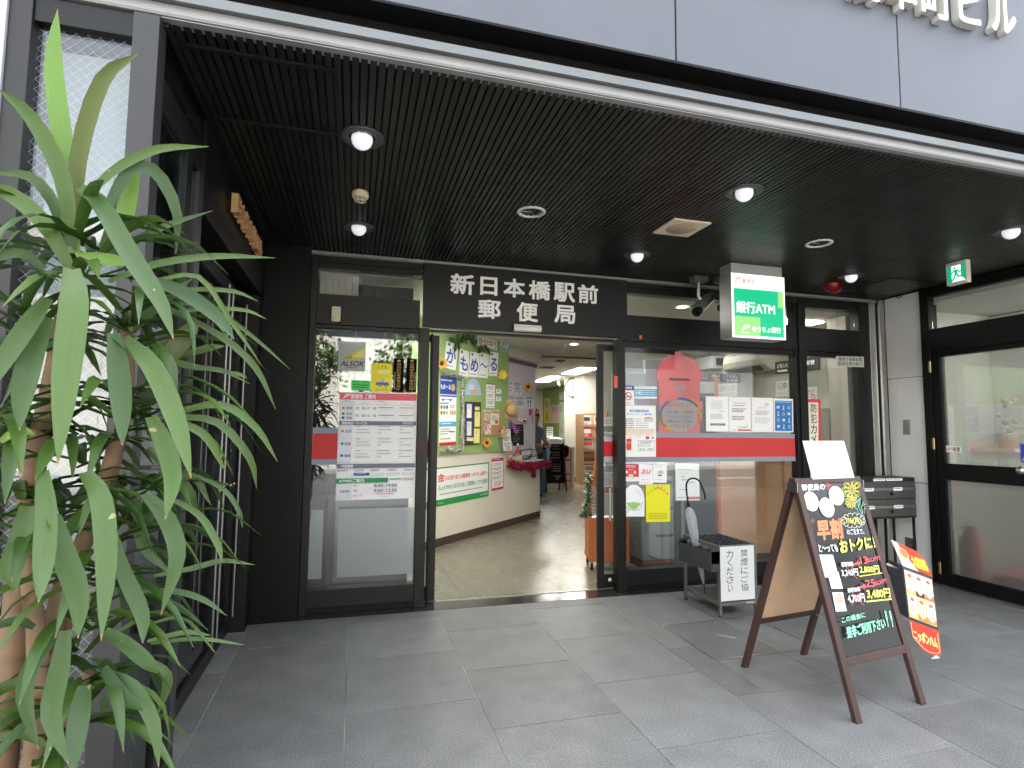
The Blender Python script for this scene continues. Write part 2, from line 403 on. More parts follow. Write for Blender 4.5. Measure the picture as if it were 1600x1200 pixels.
# ------------------------------------------------------------------ fascia over the porch, building above it
fa = thing('fascia', 'pale grey metal fascia with an aluminium drip trim above the porch opening', 'fascia', (1.9, 2.1, 3.0))
for i in range(-2, 4):
    x0 = .05+1.272*i
    w = .016 if i == 0 else .004
    m = MB(); m.box(x0+w, x0+1.272-.004 if i != -1 else x0+1.272-.0, 2.09, 2.13, 3.075, 4.4, PANEL); m.build('cladding_panel', fa, bevel=.003)
m = MB(); m.box(-2.6, 5.2, 2.145, 2.30, 3.11, 4.4, mat('joint_filler', (.17, .17, .17), .8)); m.build('backing', fa)
m = MB(); m.box(-2.6, 6, 2.20, 2.30, 2.98, 3.109, BLACK); m.box(-2.6, 6, 2.092, 2.2, 3.066, 3.0735, BLACK); m.build('shadow_gap', fa)
m = MB(); m.prism([(-2.6, 2.11, 2.930), (-2.6, 2.11, 2.966), (-2.6, 2.135, 2.984), (-2.6, 2.2, 2.984), (-2.6, 2.2, 2.930)], (8.6, 0, 0), ALU2)
m.build('upper_trim', fa)
m = MB(); m.prism([(-2.6, 2.125, 2.890), (-2.6, 2.132, 2.928), (-2.6, 2.2, 2.928), (-2.6, 2.2, 2.882), (-2.6, 2.13, 2.882)], (8.6, 0, 0), ALU); m.build('lower_trim', fa)
m = MB(); m.box(-.69, 5.47, 2.135, 2.166, CEIL-.004, CEIL+.0, ALU); m.build('soffit_edge', fa)
bs = thing('building_sign', 'raised white building name characters at the top edge of the pale grey fascia', 'sign', (2.4, 2.08, 3.65))
GOLDW = mat('letter_white', (.70, .69, .65), .4); LSIDE = mat('letter_side', (.52, .50, .45), .5)
for i, ch in enumerate('日本橋本町ビル'):
    w = .20 if ch not in 'ビル' else .17
    cx_ = 2.575+.236*(i-3); b = 3.565+(.02 if ch in 'ビル' else 0)
    m = MB(); tl = V((cx_-w/2, 2.045, b+.215)); tr = V((cx_+w/2, 2.045, b+.215)); bl = V((cx_-w/2, 2.045, b))
    n0 = len(m.fm); letter(m, ch, tl+V((0, .04, 0)), tr+V((0, .04, 0)), bl+V((0, .04, 0)), LSIDE, 2.0, .038); letter(m, ch, tl, tr, bl, GOLDW, 2.0)
    m.build('letter', bs)
# upper storeys (shade the porch) and the street across the road (seen in the glass)
ub = thing('office_building', 'grey office building whose ground floor porch holds the post office', 'building', (2, 9, 4.4))
m = MB(); m.box(-14, 20, 2.16, 21.2, 4.4, 10.5, GREYW); m.build('upper_storeys', ub)
m = MB(); m.box(-14, 20, 2.31, 21.2, 3.35, 4.398, BLACK); m.build('floor_slab', ub)
m = MB(); m.box(-14, -3.25, 2.16, 21.2, -.1, 3.348, GREYW); m.build('side_block', ub)
m = MB(); m.box(9.6, 20, 2.16, 21.2, -.1, 3.348, GREYW); m.build('side_block', ub)
m = MB(); m.box(5.95, 9.55, 2.2, 2.4, -.1, 3.348, GREYW); m.build('front_pier', ub)

ob = thing('street_building', 'beige panelled office block across the street, seen mirrored in the left shop window', 'building', (0, -15, 0))
BEIGE = mat('beige_panel', (.64, .60, .54), .7, var=.05, vscale=.6, objvar=.05)
m = MB(); m.box(-16.5, 7.0, -25, -15.0, -.1, 7.6, mat('beige_joint', (.30, .27, .23), .8)); m.build('core', ob)
DKG = mat('street_window', (.03, .035, .04), .08, spec=.8)
for i in range(-6, 3):
    for za, zb in ((0, 1.05), (1.07, 2.45), (2.47, 3.85), (3.87, 5.25), (6.92, 7.6)):
        m = MB(); m.box(i*2.4+.012, i*2.4+2.388, -15.0, -14.9, za, zb, BEIGE); m.build('facade_panel', ob)
for fl in range(1):
    z0 = 5.27
    m = MB(); m.box(-14.4, 7.0, -15.0, -14.97, z0+.0, z0+1.63, DKG); m.build('window_band', ob)
    m = MB()
    for i in range(-11, 6): m.box(i*1.2-.03, i*1.2+.03, -14.968, -14.92, z0, z0+1.63, ALU2)
    m.build('window_mullions', ob)

gb0 = thing('street_building', 'darker grey panelled building across the street, mirrored in the right shop window', 'building', (16, -15.5, 0))
GRB = mat('grey_facade', (.17, .175, .185), .5, var=.06, vscale=.7, objvar=.1)
m = MB(); m.box(7.3, 40, -25, -15.4, -.1, 9.5, mat('grey_joint', (.06, .06, .065), .7)); m.build('core', gb0)
for i in range(12):
    for za, zb in ((0, 1.5), (1.53, 3.0), (3.03, 4.5), (6.2, 7.7), (7.73, 9.4)):
        m = MB(); m.box(7.32+i*2.7, 7.32+i*2.7+2.66, -15.4, -15.3, za, zb, GRB); m.build('facade_panel', gb0)
m = MB(); m.box(7.32, 39.7, -15.4, -15.36, 4.53, 6.17, DKG); m.build('window_band', gb0)

LEAFT = mat('street_leaf', (.13, .21, .06), .55, var=.45, vscale=1.2); BARKT = mat('street_bark', (.16, .12, .09), .9, var=.3, vscale=6, bump=.4)
def street_tree(x, y, h, r, seed, label, z0=1.4):
    t = thing('street_tree', label, 'tree', (x, y, 0), 0, 'street trees mirrored in the shop windows'); rr = random.Random(seed)
    m = MB(); m.tube([(x, y, 0), (x+.05, y, h*.4), (x-.04, y+.05, h*.75)], [.09, .07, .04], BARKT, 8)
    ends = []
    for k in range(9):
        a = rr.uniform(0, 6.28); z = rr.uniform(.3, .75)*h; e = V((x+math.cos(a)*r*.75, y+math.sin(a)*r*.75, min(h, z+rr.uniform(.3, .9)))); ends.append(e)
        m.tube([(x, y, z), ((x+e.x)/2, (y+e.y)/2, (z+e.z)/2+.1), e], [.03, .02, .008], BARKT, 5)
    m.build('trunk', t); m = MB()
    for k in range(900):
        e = rr.choice(ends) if rr.random() < .75 else V((x, y, rr.uniform(z0, h)))
        c = e+V((rr.gauss(0, r*.28), rr.gauss(0, r*.28), rr.gauss(0, r*.22)))
        if c.z < z0: continue
        n = V((rr.gauss(0, 1), rr.gauss(0, 1), rr.gauss(.6, .7))).normalized(); a = n.orthogonal().normalized(); b = n.cross(a); q = rr.uniform(0, 6.28); d = (a*math.cos(q)+b*math.sin(q)); e2 = n.cross(d); s = rr.uniform(.05, .10)
        m.add([c-d*s, c+e2*s*.45, c+d*s, c-e2*s*.45], [(0, 1, 2, 3)], LEAFT)
    m.build('crown', t); return t
street_tree(-.85, -2.75, 3.5, .62, 3, 'dense street tree mirrored at the left edge of the left shop window', 1.0)
street_tree(1.0, -2.75, 3.45, .62, 5, 'light green street tree mirrored in the left shop window beside the door', 2.1)
street_tree(5.6, -8.0, 5.2, 1.6, 9, 'taller street tree across the road, farthest from the porch', 1.6)
# ------------------------------------------------------------------ shopfront
SY = 4.80
def S(u, v, y=SY): return ony(u, v, y)
sf = thing('shopfront', 'dark framed glass shopfront of the post office under the slatted porch ceiling', 'shopfront', (2.4, SY, 0))
def fr(name, x0, x1, z0, z1, y0=4.75, y1=4.85, m=FRAME, bev=.002):
    b = MB(); b.box(x0, x1, y0, y1, z0, z1, m); return b.build(name, sf, bevel=bev)
def pane(name, x0, x1, z0, z1, y=SY, parent=sf, m=GLASS):
    b = MB(); b.box(x0, x1, y-.004, y+.004, z0, z1, m); return b.build(name, parent)
# head channel in brushed metal
b = MB(); b.prism([(-.36, 4.735, 2.845), (-.36, 4.72, 2.853), (-.36, 4.72, 2.868), (-.36, 4.74, 2.874), (-.36, 4.74, 2.879), (-.36, 4.86, 2.879), (-.36, 4.86, 2.845)], (5.75, 0, 0), ALU); b.build('head_channel', sf)
fr('head_rail', -.36, 5.30, 2.795, 2.843, 4.752)
fr('jamb', -.36, -.312, 0.002, 2.793, 4.742)
# left bay
fr('transom_rail', -.31, .515, 2.745, 2.793, 4.758)
pane('transom_pane', -.31, .515, 2.532, 2.743)
fr('lintel_panel', -.31, .515, 2.285, 2.530, 4.748)
fr('glazing_bar', -.31, .515, 2.255, 2.283, 4.765)
pane('left_pane', -.31, .515, .19, 2.253)
fr('bottom_rail', -.31, .515, .055, .188, 4.752)
fr('sill', -.31, .515, .002, .053, 4.77, 4.86, BLACK)
fr('mullion', .517, .600, .002, 2.298, 4.748)
fr('mullion', .622, .640, .002, 2.26, 4.80, 4.86, BLACK)
fr('door_head', .60, 2.33, 2.278, 2.298, 4.80, 4.86)
# right of the doorway
fr('mullion', 2.335, 2.418, .002, 2.298, 4.748)
for x0, x1 in ((2.42, 4.335), (4.465, 5.16)):
    fr('transom_rail', x0, x1, 2.745, 2.793, 4.758)
    pane('transom_pane', x0, x1, 2.532, 2.743)
    fr('lintel_panel', x0, x1, 2.285, 2.530, 4.748)
    fr('glazing_bar', x0, x1, 2.235, 2.283, 4.765)
    pane('right_pane', x0, x1, .19, 2.233)
    fr('bottom_rail', x0, x1, .055, .188, 4.752)
    fr('sill', x0, x1, .002, .053, 4.77, 4.86, BLACK)
fr('mullion', 4.337, 4.372, .002, 2.793, 4.752)
fr('mullion', 4.374, 4.463, .002, 2.793, 4.735)
fr('mullion', 5.162, 5.25, .002, 2.793, 4.748)
fr('end_frame', 5.252, 5.30, .002, 2.793, 4.765)
fr('steel_jamb', 5.302, 5.385, .002, 2.843, 4.742, 4.86, STEEL)
fr('steel_jamb', 5.405, 5.468, .002, 2.878, 4.705, 4.86, STEEL)
fr('gap_strip', 5.386, 5.404, .002, 2.878, 4.80, 4.86, BLACK)
fr('top_closure', -.36, 5.47, 2.8805, 3.34, 4.77, 4.86, BLACK)

# name board with nine raised characters
nb = thing('name_board', 'black name board with two rows of raised white characters over the doorway', 'sign', (1.48, 4.72, 2.56))
b = MB(); b.box(.535, 2.418, 4.70, 4.746, 2.300, 2.843, FRAME); b.build('board', nb, bevel=.002)
LW = mat('sign_letter', (.88, .87, .83), .4); LE = mat('sign_letter_edge', (.10, .06, .05), .5)
def crop6(x, y): return (660+x/4.2836, 400+y/4.2836)
for ch, x0, y0, x1, y1 in (('新', 193, 118, 343, 258), ('日', 392, 140, 498, 263), ('本', 548, 150, 683, 278), ('橋', 717, 164, 853, 294), ('駅', 883, 176, 1018, 308), ('前', 1045, 192, 1173, 318),
                           ('郵', 378, 291, 520, 420), ('便', 636, 310, 770, 440), ('局', 888, 328, 1020, 452)):
    a = S(*crop6(x0, y0), 4.69); c = S(*crop6(x1, y1), 4.69); b = MB()
    tl, tr, bl = V((a.x, 4.697, a.z)), V((c.x, 4.697, a.z)), V((a.x, 4.697, c.z))
    letter(b, ch, tl, tr, bl, LE, 2.6, .005); dy = V((0, -.0056, 0)); letter(b, ch, tl+dy, tr+dy, bl+dy, LW, 3.2); b.build('letter', nb)
# door sensor and alarm lamp on the head
ds = thing('door_sensor', 'white automatic door sensor bar under the name board', 'sensor', (1.46, 4.68, 2.31))
a, c = S(803, 506, 4.66), S(846, 519, 4.66)
b = MB(); b.prism([(a.x, 4.70, c.z), (a.x, 4.655, c.z+.004), (a.x, 4.65, c.z+.03), (a.x, 4.662, a.z), (a.x, 4.70, a.z)], (c.x-a.x, 0, 0), WHITE); b.build('housing', ds, bevel=.003)
b = MB(); b.box(a.x-.004, a.x-.0005, 4.652, 4.70, c.z, a.z, INK); b.box(c.x+.0005, c.x+.004, 4.652, 4.70, c.z, a.z, INK); b.build('end_cap', ds)
el = thing('entry_lamp', 'small white rectangular lamp on the dark panel at the far left of the shopfront', 'lamp', (-.16, 4.74, 2.36))
a, c = S(518.5, 479, 4.735), S(532, 503, 4.735)
b = MB(); b.box(a.x-.006, c.x+.006, 4.735, 4.7475, c.z-.006, a.z+.006, BLACK); b.build('backplate', el)
b = MB(); b.box(a.x, c.x, 4.712, 4.734, c.z, a.z, mat('lamp_cover', (.62, .60, .52), .3, var=.1)); b.build('cover', el, bevel=.004)
b = MB(); b.lathe(((a.x+c.x)/2, 4.711, c.z+.018), [(.026, 0), (.02, -.008), (0, -.012)], mat('lamp_warm', (.9, .72, .35), .4), 16, (0, 1, 0)); b.build('lens', el)

# sliding door leaves
def leaf(label, x0, x1, tape=True):
    d = thing('sliding_door', label, 'door', ((x0+x1)/2, 4.885, 0), 0, 'sliding glass door leaves')
    for xa, xb in ((x0, x0+.062), (x1-.062, x1)):
        b = MB(); b.box(xa, xb, 4.866, 4.906, .012, 2.26, FRAME); b.build('stile', d, bevel=.002)
    b = MB(); b.box(x0+.0625, x1-.0625, 4.868, 4.904, .014, .13, FRAME); b.build('rail', d)
    b = MB(); b.box(x0+.0625, x1-.0625, 4.868, 4.904, 2.20, 2.258, FRAME); b.build('rail', d)
    b = MB(); b.box(x0+.0625, x1-.0625, 4.882, 4.890, .131, 2.199, GLASS); b.build('pane', d)
    b = MB(); b.box(x0+.0625, x1-.0625, 4.876, 4.8805, 1.205, 1.345, RED); b.box(x0+.0625, x1-.0625, 4.8762, 4.8806, 1.346, 1.39, P('#b9bcc0')); b.box(x0+.0625, x1-.0625, 4.8762, 4.8806, 1.16, 1.204, P('#b9bcc0')); b.build('safety_stripe', d)
    return d
d1 = leaf('left sliding glass door leaf, pushed open beside the green notice board', -.18, .702)
d2 = leaf('right sliding glass door leaf, pushed open with a long metal pull handle', 2.193, 3.06)
b = MB(); b.tube([(2.302, 4.84, .62), (2.302, 4.84, .92)], .011, STEEL, 10); b.tube([(2.302, 4.84, .64), (2.302, 4.868, .64)], .006, STEEL, 6); b.tube([(2.302, 4.84, .90), (2.302, 4.868, .90)], .006, STEEL, 6); b.build('handle', d2)
b = MB(); b.lathe((2.31, 4.862, .085), [(.0, 0), (.017, .002), (.017, .01)], WHITE, 14, (0, 1, 0)); b.build('guide_cap', d2)

# added dark board keeps the view through the left pane dim, vertical blind behind the transom
bd = MB(); bd.box(-.36, .50, 5.20, 5.24, .001, 2.74, mat('charcoal_board', (.018, .02, .018), .8)); tag(bd.build('pane_darkener'), 'dark board standing behind the left shop window', 'board')
bl = thing('blind', 'pale vertical blind drawn behind the transom pane over the left window', 'blind', (-.2, 4.9, 2.6))
for i in range(6):
    x = -.30+i*.052; b = MB(); b.obox((x, 4.90, 2.45), (.050, .012, 0), (0, .002, 0), (0, 0, .34), mat('blind_cloth', (.52, .48, .42), .8, var=.1, vscale=30)); b.build('blind_slat', bl)
# frosted film low on the left pane
FROST = film('frost_film', (.66, .68, .72), .48, .45)
b = MB(); a = S(496, 797); c = S(645, 896); b.box(-.09, .512, 4.808, 4.8095, c.z, a.z, FROST); tag(b.build('window_film'), 'frosted privacy film on the lower left shop window', 'window film', 'frosted films low on the left window')
b = MB(); b.box(-.306, -.205, 4.808, 4.8095, c.z+.0, a.z, FROST); tag(b.build('window_film'), 'narrow frosted film strip at the left edge of the left shop window', 'window film', 'frosted films low on the left window')
# red-and-grey safety band on the panes
RFILM = film('red_film', '#f26464', .82, .35); GFILM = film('grey_film', '#b4bccb', .84, .3)
def band(x0, x1, zr0, zr1, label):
    b = MB(); b.box(x0, x1, 4.789, 4.790, zr0, zr1, RFILM); b.box(x0, x1, 4.789, 4.790, zr1+.0005, zr1+.045, GFILM); b.box(x0, x1, 4.789, 4.790, zr0-.045, zr0-.0005, GFILM)
    return tag(b.build('safety_band'), label, 'window band', 'red and grey bands on the glass')
r1, r0 = S(1100, 684).z, S(1100, 714).z
band(2.424, 4.333, r0, r1, 'red band with grey edges across the large right shop window')
r1b, r0b = S(500, 677).z, S(500, 717).z
band(-.308, .513, r0b, r1b, 'red band with grey edges on the left shop window behind the service notice')

# ------------------------------------------------------------------ right return wall: grey cladding, switch plate, outlet
WX = 5.47
rw = thing('side_wall', 'pale grey clad pier between the shopfront and the side door', 'wall', (WX, 4.5, 0))
for z0, z1 in ((.0, .952), (.958, 2.016), (2.022, 2.88)):
    b = MB(); b.box(WX, WX+.03, 4.30, 4.70, z0, z1, GREYW); b.build('cladding_panel', rw, bevel=.002)
b = MB(); b.box(WX+.012, WX+.2, 4.295, 4.86, 0, 3.3, BLACK); b.build('backing', rw)
sw = thing('switch_plate', 'small steel cover plate on the pale grey pier', 'switch', (WX, 4.47, 1.47)); p, q = onx(1411, 656, WX), onx(1423, 679, WX)
b = MB(); b.box(WX-.008, WX-.0003, q.y, p.y, q.z, p.z, STEEL); b.build('cover', sw, bevel=.002)
b = MB()
for z in (p.z-.012, q.z+.012): b.lathe((WX-.008, (p.y+q.y)/2, z), [(.005, 0), (.004, -.002), (0, -.0025)], DARK, 8, (1, 0, 0))
b.build('screw', sw)
ol = thing('power_outlet', 'grey double power outlet low on the pale pier behind the letterboxes', 'outlet', (WX, 4.45, .35)); p, q = onx(1415, 839, WX), onx(1433, 862, WX)
b = MB(); b.box(WX-.012, WX-.0003, q.y, p.y, q.z, p.z, mat('outlet_grey', (.13, .12, .115), .5)); b.build('plate', ol, bevel=.003)
b = MB()
for z in (.3, .68):
    for y in (.35, .65): b.box(WX-.0135, WX-.0122, q.y+(p.y-q.y)*y-.004, q.y+(p.y-q.y)*y+.004, q.z+(p.z-q.z)*z-.012, q.z+(p.z-q.z)*z+.012, BLACK)
b.build('socket_slots', ol)
cl = thing('cable_loop', 'thin black cable loop hanging at the top of the pale pier', 'cable', (WX, 4.5, 2.84))
p = onx(1405, 461, WX-.015); b = MB(); b.tube([p+V((0, .035*math.cos(a), .03*math.sin(a))) for a in [math.pi*(1+i/10) for i in range(11)]], .004, BLACK, 6); b.build('cable', cl)

# ------------------------------------------------------------------ right side door (glass, frosted below) and the hall behind
FROSTG = bpy.data.materials.new('frosted_glass'); FROSTG.use_nodes = True
pb = FROSTG.node_tree.nodes['Principled BSDF']; pb.inputs['Base Color'].default_value = (.86, .89, .87, 1); pb.inputs['Transmission Weight'].default_value = .96; pb.inputs['Roughness'].default_value = .36; pb.inputs['IOR'].default_value = 1.25
DX = WX
dr = thing('side_door', 'black framed glass door with a frosted lower pane and round knob at the right edge', 'door', (DX, 3.5, 0))
def db(name, y0, y1, z0, z1, x0=DX-.01, x1=DX+.05, m=BLACK, bev=.002, parent=dr):
    b = MB(); b.box(x0, x1, y0, y1, z0, z1, m); return b.build(name, parent, bevel=bev)
tz0, tz1 = 2.47, 2.79
db('door_frame', 4.205, 4.292, 0, 2.878, DX-.03); db('door_frame', 2.9, 4.204, 2.79, 2.878, DX-.03); db('door_frame', 2.9, 4.204, 2.235, 2.47, DX-.028)
db('door_frame', 2.82, 2.899, 0, 2.878, DX-.03)
db('transom_pane', 2.9, 4.204, 2.471, 2.789, DX+.015, DX+.023, GLASS, 0)
db('stile', 4.125, 4.198, .02, 2.232, DX-.02); db('stile', 2.91, 2.985, .02, 2.232, DX-.02)
db('rail', 2.986, 4.124, 2.19, 2.232, DX-.02); db('rail', 2.986, 4.124, 1.01, 1.165, DX-.02); db('rail', 2.986, 4.124, .02, .135, DX-.02)
db('upper_pane', 2.986, 4.124, 1.166, 2.189, DX+.01, DX+.018, GLASS, 0)
db('frosted_pane', 2.986, 4.124, .136, 1.009, DX+.008, DX+.018, FROSTG, 0)
db('upper_haze', 2.987, 4.123, 1.167, 2.188, DX+.0185, DX+.0195, film('pane_haze', (.62, .63, .58), .30, .5), 0)  # reflection haze of the upper pane, put in as a pale film
db('lower_film', 2.987, 4.123, .137, 1.008, DX+.0185, DX+.0195, film('pane_haze', (.62, .63, .58), .34, .5), 0)
db('door_sill', 2.82, 4.292, .0008, .018, DX-.09, DX+.06, mat('sill_metal', (.3, .3, .29), .35, .8))
BRASS = mat('hinge_brass', (.45, .36, .2), .35, .9)
for z in (2.10, 1.35, .17):
    b = MB(); b.tube([(DX-.034, 4.208, z-.055), (DX-.034, 4.208, z+.055)], .009, BRASS, 8); b.box(DX-.032, DX-.0305, 4.2, 4.23, z-.05, z+.05, BRASS); b.build('hinge', dr)
k = onx(1598, 735, DX-.05); b = MB(); b.lathe((DX-.02, k.y, k.z), [(.016, 0), (.014, -.03), (.032, -.045), (.034, -.06), (.024, -.075), (0, -.08)], STEEL, 18, (1, 0, 0)); b.build('knob', dr)
# ------------------------------------------------------------------ left wing: wired-glass window, side light, dark entrance
lw_ = thing('corner_window', 'dark framed wired-glass corner window with a white shade, behind the tall potted plant', 'window', (-.9, 2.14, 0))
def lb(name, x0, x1, y0, y1, z0, z1, m=DARK, bev=.002, parent=lw_):
    b = MB(); b.box(x0, x1, y0, y1, z0, z1, m); return b.build(name, parent, bevel=bev)
POST = mat('post_grey', (.03, .03, .032), .45, .1, var=.08, vscale=1.5, rvar=.1)
lb('frame_stile', -1.125, -1.062, 2.13, 2.22, 0, 2.88, mat('stile_grey', (.012, .012, .012), .5, .0))
lb('post', -.770, -.690, 2.125, 2.20, 0, 2.875, POST)
lb('frame_rail', -1.061, -.771, 2.14, 2.21, 2.79, 2.875); lb('frame_rail', -1.061, -.771, 2.14, 2.21, 0, .12)
lb('front_pane', -1.061, -.771, 2.166, 2.174, .121, 2.789, GLASS, 0)
WIRE = mat('mesh_wire', (.42, .43, .44), .5, .5)
def wires(name, f, w, h, parent, step=.036):
    b = MB(); n = int((w+h)/step)+1
    for sgn in (0, 1):
        for i in range(n):
            c = i*step; a0 = (max(0, c-h), min(c, h)); a1 = (min(c, w), max(0, c-w))
            if abs(a0[0]-a1[0]) < .01: continue
            p, q = (f(*a0), f(*a1)) if not sgn else (f(w-a0[0], a0[1]), f(w-a1[0], a1[1]))
            b.tube([p, q], .0007, WIRE, 3, False)
    o = b.build(name, parent); o['kind'] = 'stuff'; return o
wires('wire_mesh', lambda a, z: V((-1.061+a, 2.170, .121+z)), .29, 2.667, lw_)
sh = thing('roller_shade', 'white roller shade hanging behind the wired corner window', 'shade', (-.9, 2.3, 1.5))
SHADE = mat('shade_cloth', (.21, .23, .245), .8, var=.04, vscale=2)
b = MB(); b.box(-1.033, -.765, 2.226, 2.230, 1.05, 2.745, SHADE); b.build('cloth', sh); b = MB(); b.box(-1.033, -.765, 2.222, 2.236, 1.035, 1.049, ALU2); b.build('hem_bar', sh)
wp = MB(); wp.box(-1.9, -1.127, 2.12, 2.3, 0, 2.88, mat('white_column', (.42, .43, .46), .5)); tag(wp.build('column'), 'white column edge at the far left of the photo beside the corner window', 'column')
# side light along the porch
sl_ = thing('side_light', 'tall dark glass side panel running back from the corner post beside the plant', 'window', (-.69, 2.5, 0))
lb('side_pane', -.714, -.706, 2.215, 2.535, .10, 2.58, GLASSD, 0, sl_); lb('bottom_rail', -.73, -.692, 2.215, 2.80, 0, .098, DARK, .002, sl_)
lb('cross_rail', -.73, -.692, 2.205, 2.80, 2.585, 2.70, DARK, .002, sl_); lb('upper_pane', -.714, -.706, 2.205, 2.80, 2.702, 2.875, GLASS, 0, sl_)
lb('inner_stile', -.735, -.692, 2.536, 2.615, .1, 2.584, DARK, .002, sl_); lb('outer_stile', -.735, -.692, 2.72, 2.80, .1, 2.584, POST, .002, sl_)
lb('narrow_pane', -.716, -.708, 2.616, 2.719, .1, 2.584, GLASSD, 0, sl_)
# entrance vestibule
DW = mat('vestibule_wall', (.035, .033, .031), .5, var=.15, vscale=2)
vb = thing('entrance_vestibule', 'dark entrance recess with glass doors at the left side of the porch', 'entrance', (-1.6, 3.6, 0))
b = MB(); b.box(-3.2, -3.15, 2.5, 4.9, 0, 2.7, DW); b.box(-3.15, -.74, 4.85, 4.9, 0, 2.7, DW); b.box(-3.15, -.76, 2.45, 2.5, 0, 2.7, DW); b.build('wall', vb)
b = MB(); b.box(-3.15, -.74, 2.5, 4.85, 2.5, 2.55, DW); b.build('ceiling', vb)
lb('lintel', -.76, -.692, 2.805, 4.63, 2.43, 2.86, BLACK, .002, vb); lb('lintel_cap', -.80, -.692, 2.805, 4.63, 2.8605, 2.8775, DARK, 0, vb)
lb('end_jamb', -.80, -.70, 4.50, 4.63, 0, 2.428, DARK, .002, vb)
b = MB(); b.box(-3.15, -.83, 2.5, 4.85, -.02, -.002, mat('vestibule_floor', (.05, .048, .045), .3, var=.2)); b.build('floor', vb)
for x, y in ((-1.15, 3.55), (-1.9, 3.9)):
    d = thing('downlight', 'warm lit recessed downlight in the dark entrance ceiling, '+('nearer the porch' if x > -1.5 else 'deeper inside'), 'downlight', (x, y, 2.5), 0, 'warm downlights in the entrance')
    b = MB(); b.lathe((x, y, 2.499), [(.0, -.001), (.055, -.001)], mat('warm_glow', (1, .52, .28), .4, emit=1.0), 20); b.build('bulb', d)
    b = MB(); b.lathe((x, y, 2.499), [(.055, 0), (.055, -.006), (.07, -.006), (.075, 0)], BRASS, 20); b.build('ring', d)
def gdoor(label, y0, y1):
    d = thing('glass_door', label, 'door', (-.82, y0, 0))
    for ya, yb in ((y0, y0+.06), (y1-.06, y1)): lb('stile', -.845, -.80, ya, yb, .012, 2.40, DARK, .002, d)
    lb('rail', -.844, -.801, y0+.061, y1-.061, .012, .10, DARK, .002, d); lb('rail', -.844, -.801, y0+.061, y1-.061, 2.32, 2.40, DARK, .002, d)
    lb('pane', -.826, -.818, y0+.061, y1-.061, .101, 2.319, GLASSD, 0, d)
    return d
ga = gdoor('nearer dark glass entrance door with a full-height steel pull bar', 2.82, 3.98); gb_ = gdoor('farther dark glass entrance door with a full-height steel pull bar', 3.985, 4.49)
for d, y in ((ga, 3.92), (ga, 3.80), (gb_, 4.40)):
    b = MB(); b.tube([(-.765, y, .14), (-.765, y, 2.33)], .008, mat('bar_steel', (.30, .30, .29), .35, .9), 10); b.build('pull_bar', d)
for z, y in ((1.05, 4.42), (1.05, 4.30)):
    b = MB(); b.lathe((-.80, y, z), [(.014, 0), (.014, .012), (0, .012)], BRASS, 12, (1, 0, 0)); b.build('lock', gb_)
gs = thing('gold_sign', 'row of gold raised characters on the dark lintel over the left entrance', 'sign', (-.69, 3.7, 2.65))
GOLD = mat('gold', (.80, .50, .24), .42, .55, var=.1)
for i, ch in enumerate('日本橋本町ビル'):
    y0 = 3.28+.128*i; b = MB(); tl = V((-.672, y0, 2.715)); tr = V((-.672, y0+.092, 2.715)); bl_ = V((-.672, y0, 2.61))
    letter(b, ch, tl, tr, bl_, GOLD, 1.0, .035); b.build('letter', gs)
# black end pier beside the shopfront
ep = MB(); ep.box(-.70, -.362, 4.64, 4.90, 0.001, 2.878, mat('pier_black', (.004, .0045, .004), .4, spec=.2, var=.3, vscale=2, rvar=.1)); tag(ep.build('black_pier', bevel=.003), 'black metal pier between the left entrance and the shopfront', 'pier')
ob2 = MB(); ob2.box(-3.3, -.37, 4.91, 5.0, -.1, 3.34, BLACK); tag(ob2.build('partition_wall'), kind='structure')

# ------------------------------------------------------------------ hall behind the side door
HW = mat('hall_wall', (.62, .62, .58), .6, var=.05)
h = MB(); h.box(8.6, 8.65, 2.4, 5.0, 0, 2.75, HW); h.box(5.72, 8.6, 4.55, 4.6, 0, 2.75, HW); h.box(5.96, 8.6, 2.4, 2.45, 0, 2.75, HW); hw_o = h.build('hall_wall'); tag(hw_o, kind='structure')
h = MB(); h.box(5.53, 8.65, 2.45, 4.55, 2.75, 2.8, HW); tag(h.build('hall_ceiling'), kind='structure')
h = MB(); h.box(5.53, 8.65, 2.45, 4.55, -.1, .0, mat('hall_floor', (.25, .25, .24), .35, var=.1)); tag(h.build('hall_floor'), kind='structure')
hp = MB(); hp.box(6.75, 6.95, 4.1, 4.54, 0.001, 2.74, mat('hall_pier', (.62, .63, .60), .6)); tag(hp.build('wall_pier'), 'pale wall pier inside the hall behind the glass side door', 'pier')
hl = MB(); hl.box(6.5, 7.6, 3.2, 3.5, 2.72, 2.748, mat('hall_fill_light', (1, .98, .92), .5, emit=4)); tag(hl.build('ceiling_light'), 'plain lit ceiling light in the hall behind the side door', 'ceiling light')  # out-of-view light added to brighten the hall
cbx = thing('meter_cabinet', 'pale steel cabinet with a small black panel on the hall wall behind the side door', 'cabinet', (7.7, 4.5, 1.4))
b = MB(); b.box(7.1, 8.3, 4.40, 4.545, .9, 2.05, mat('cabinet_paint', (.58, .58, .54), .5)); b.build('case', cbx, bevel=.004)
b = MB(); b.box(7.55, 7.75, 4.385, 4.398, 1.62, 1.85, BLACK); b.build('display', cbx); b = MB(); b.box(7.2, 7.45, 4.39, 4.398, 1.55, 1.575, INK); b.box(7.85, 8.15, 4.39, 4.398, 1.55, 1.575, INK); b.build('handle_slot', cbx)
for i, x in enumerate((7.12, 7.42)):
    sh_ = Sheet((0, 4.385, 0), (0, -1, 0), V((x, 4.385, 1.52)), V((x+.27, 4.385, 1.52)), V((x, 4.385, 1.14))); sh_.base(PAPER).grey(.1, .12, .9, .9, GREYINK, 10, 5+i).done('notice', ['white printed notice on the hall cabinet, left of two', 'white printed notice on the hall cabinet, right of two'][i], 'notice')
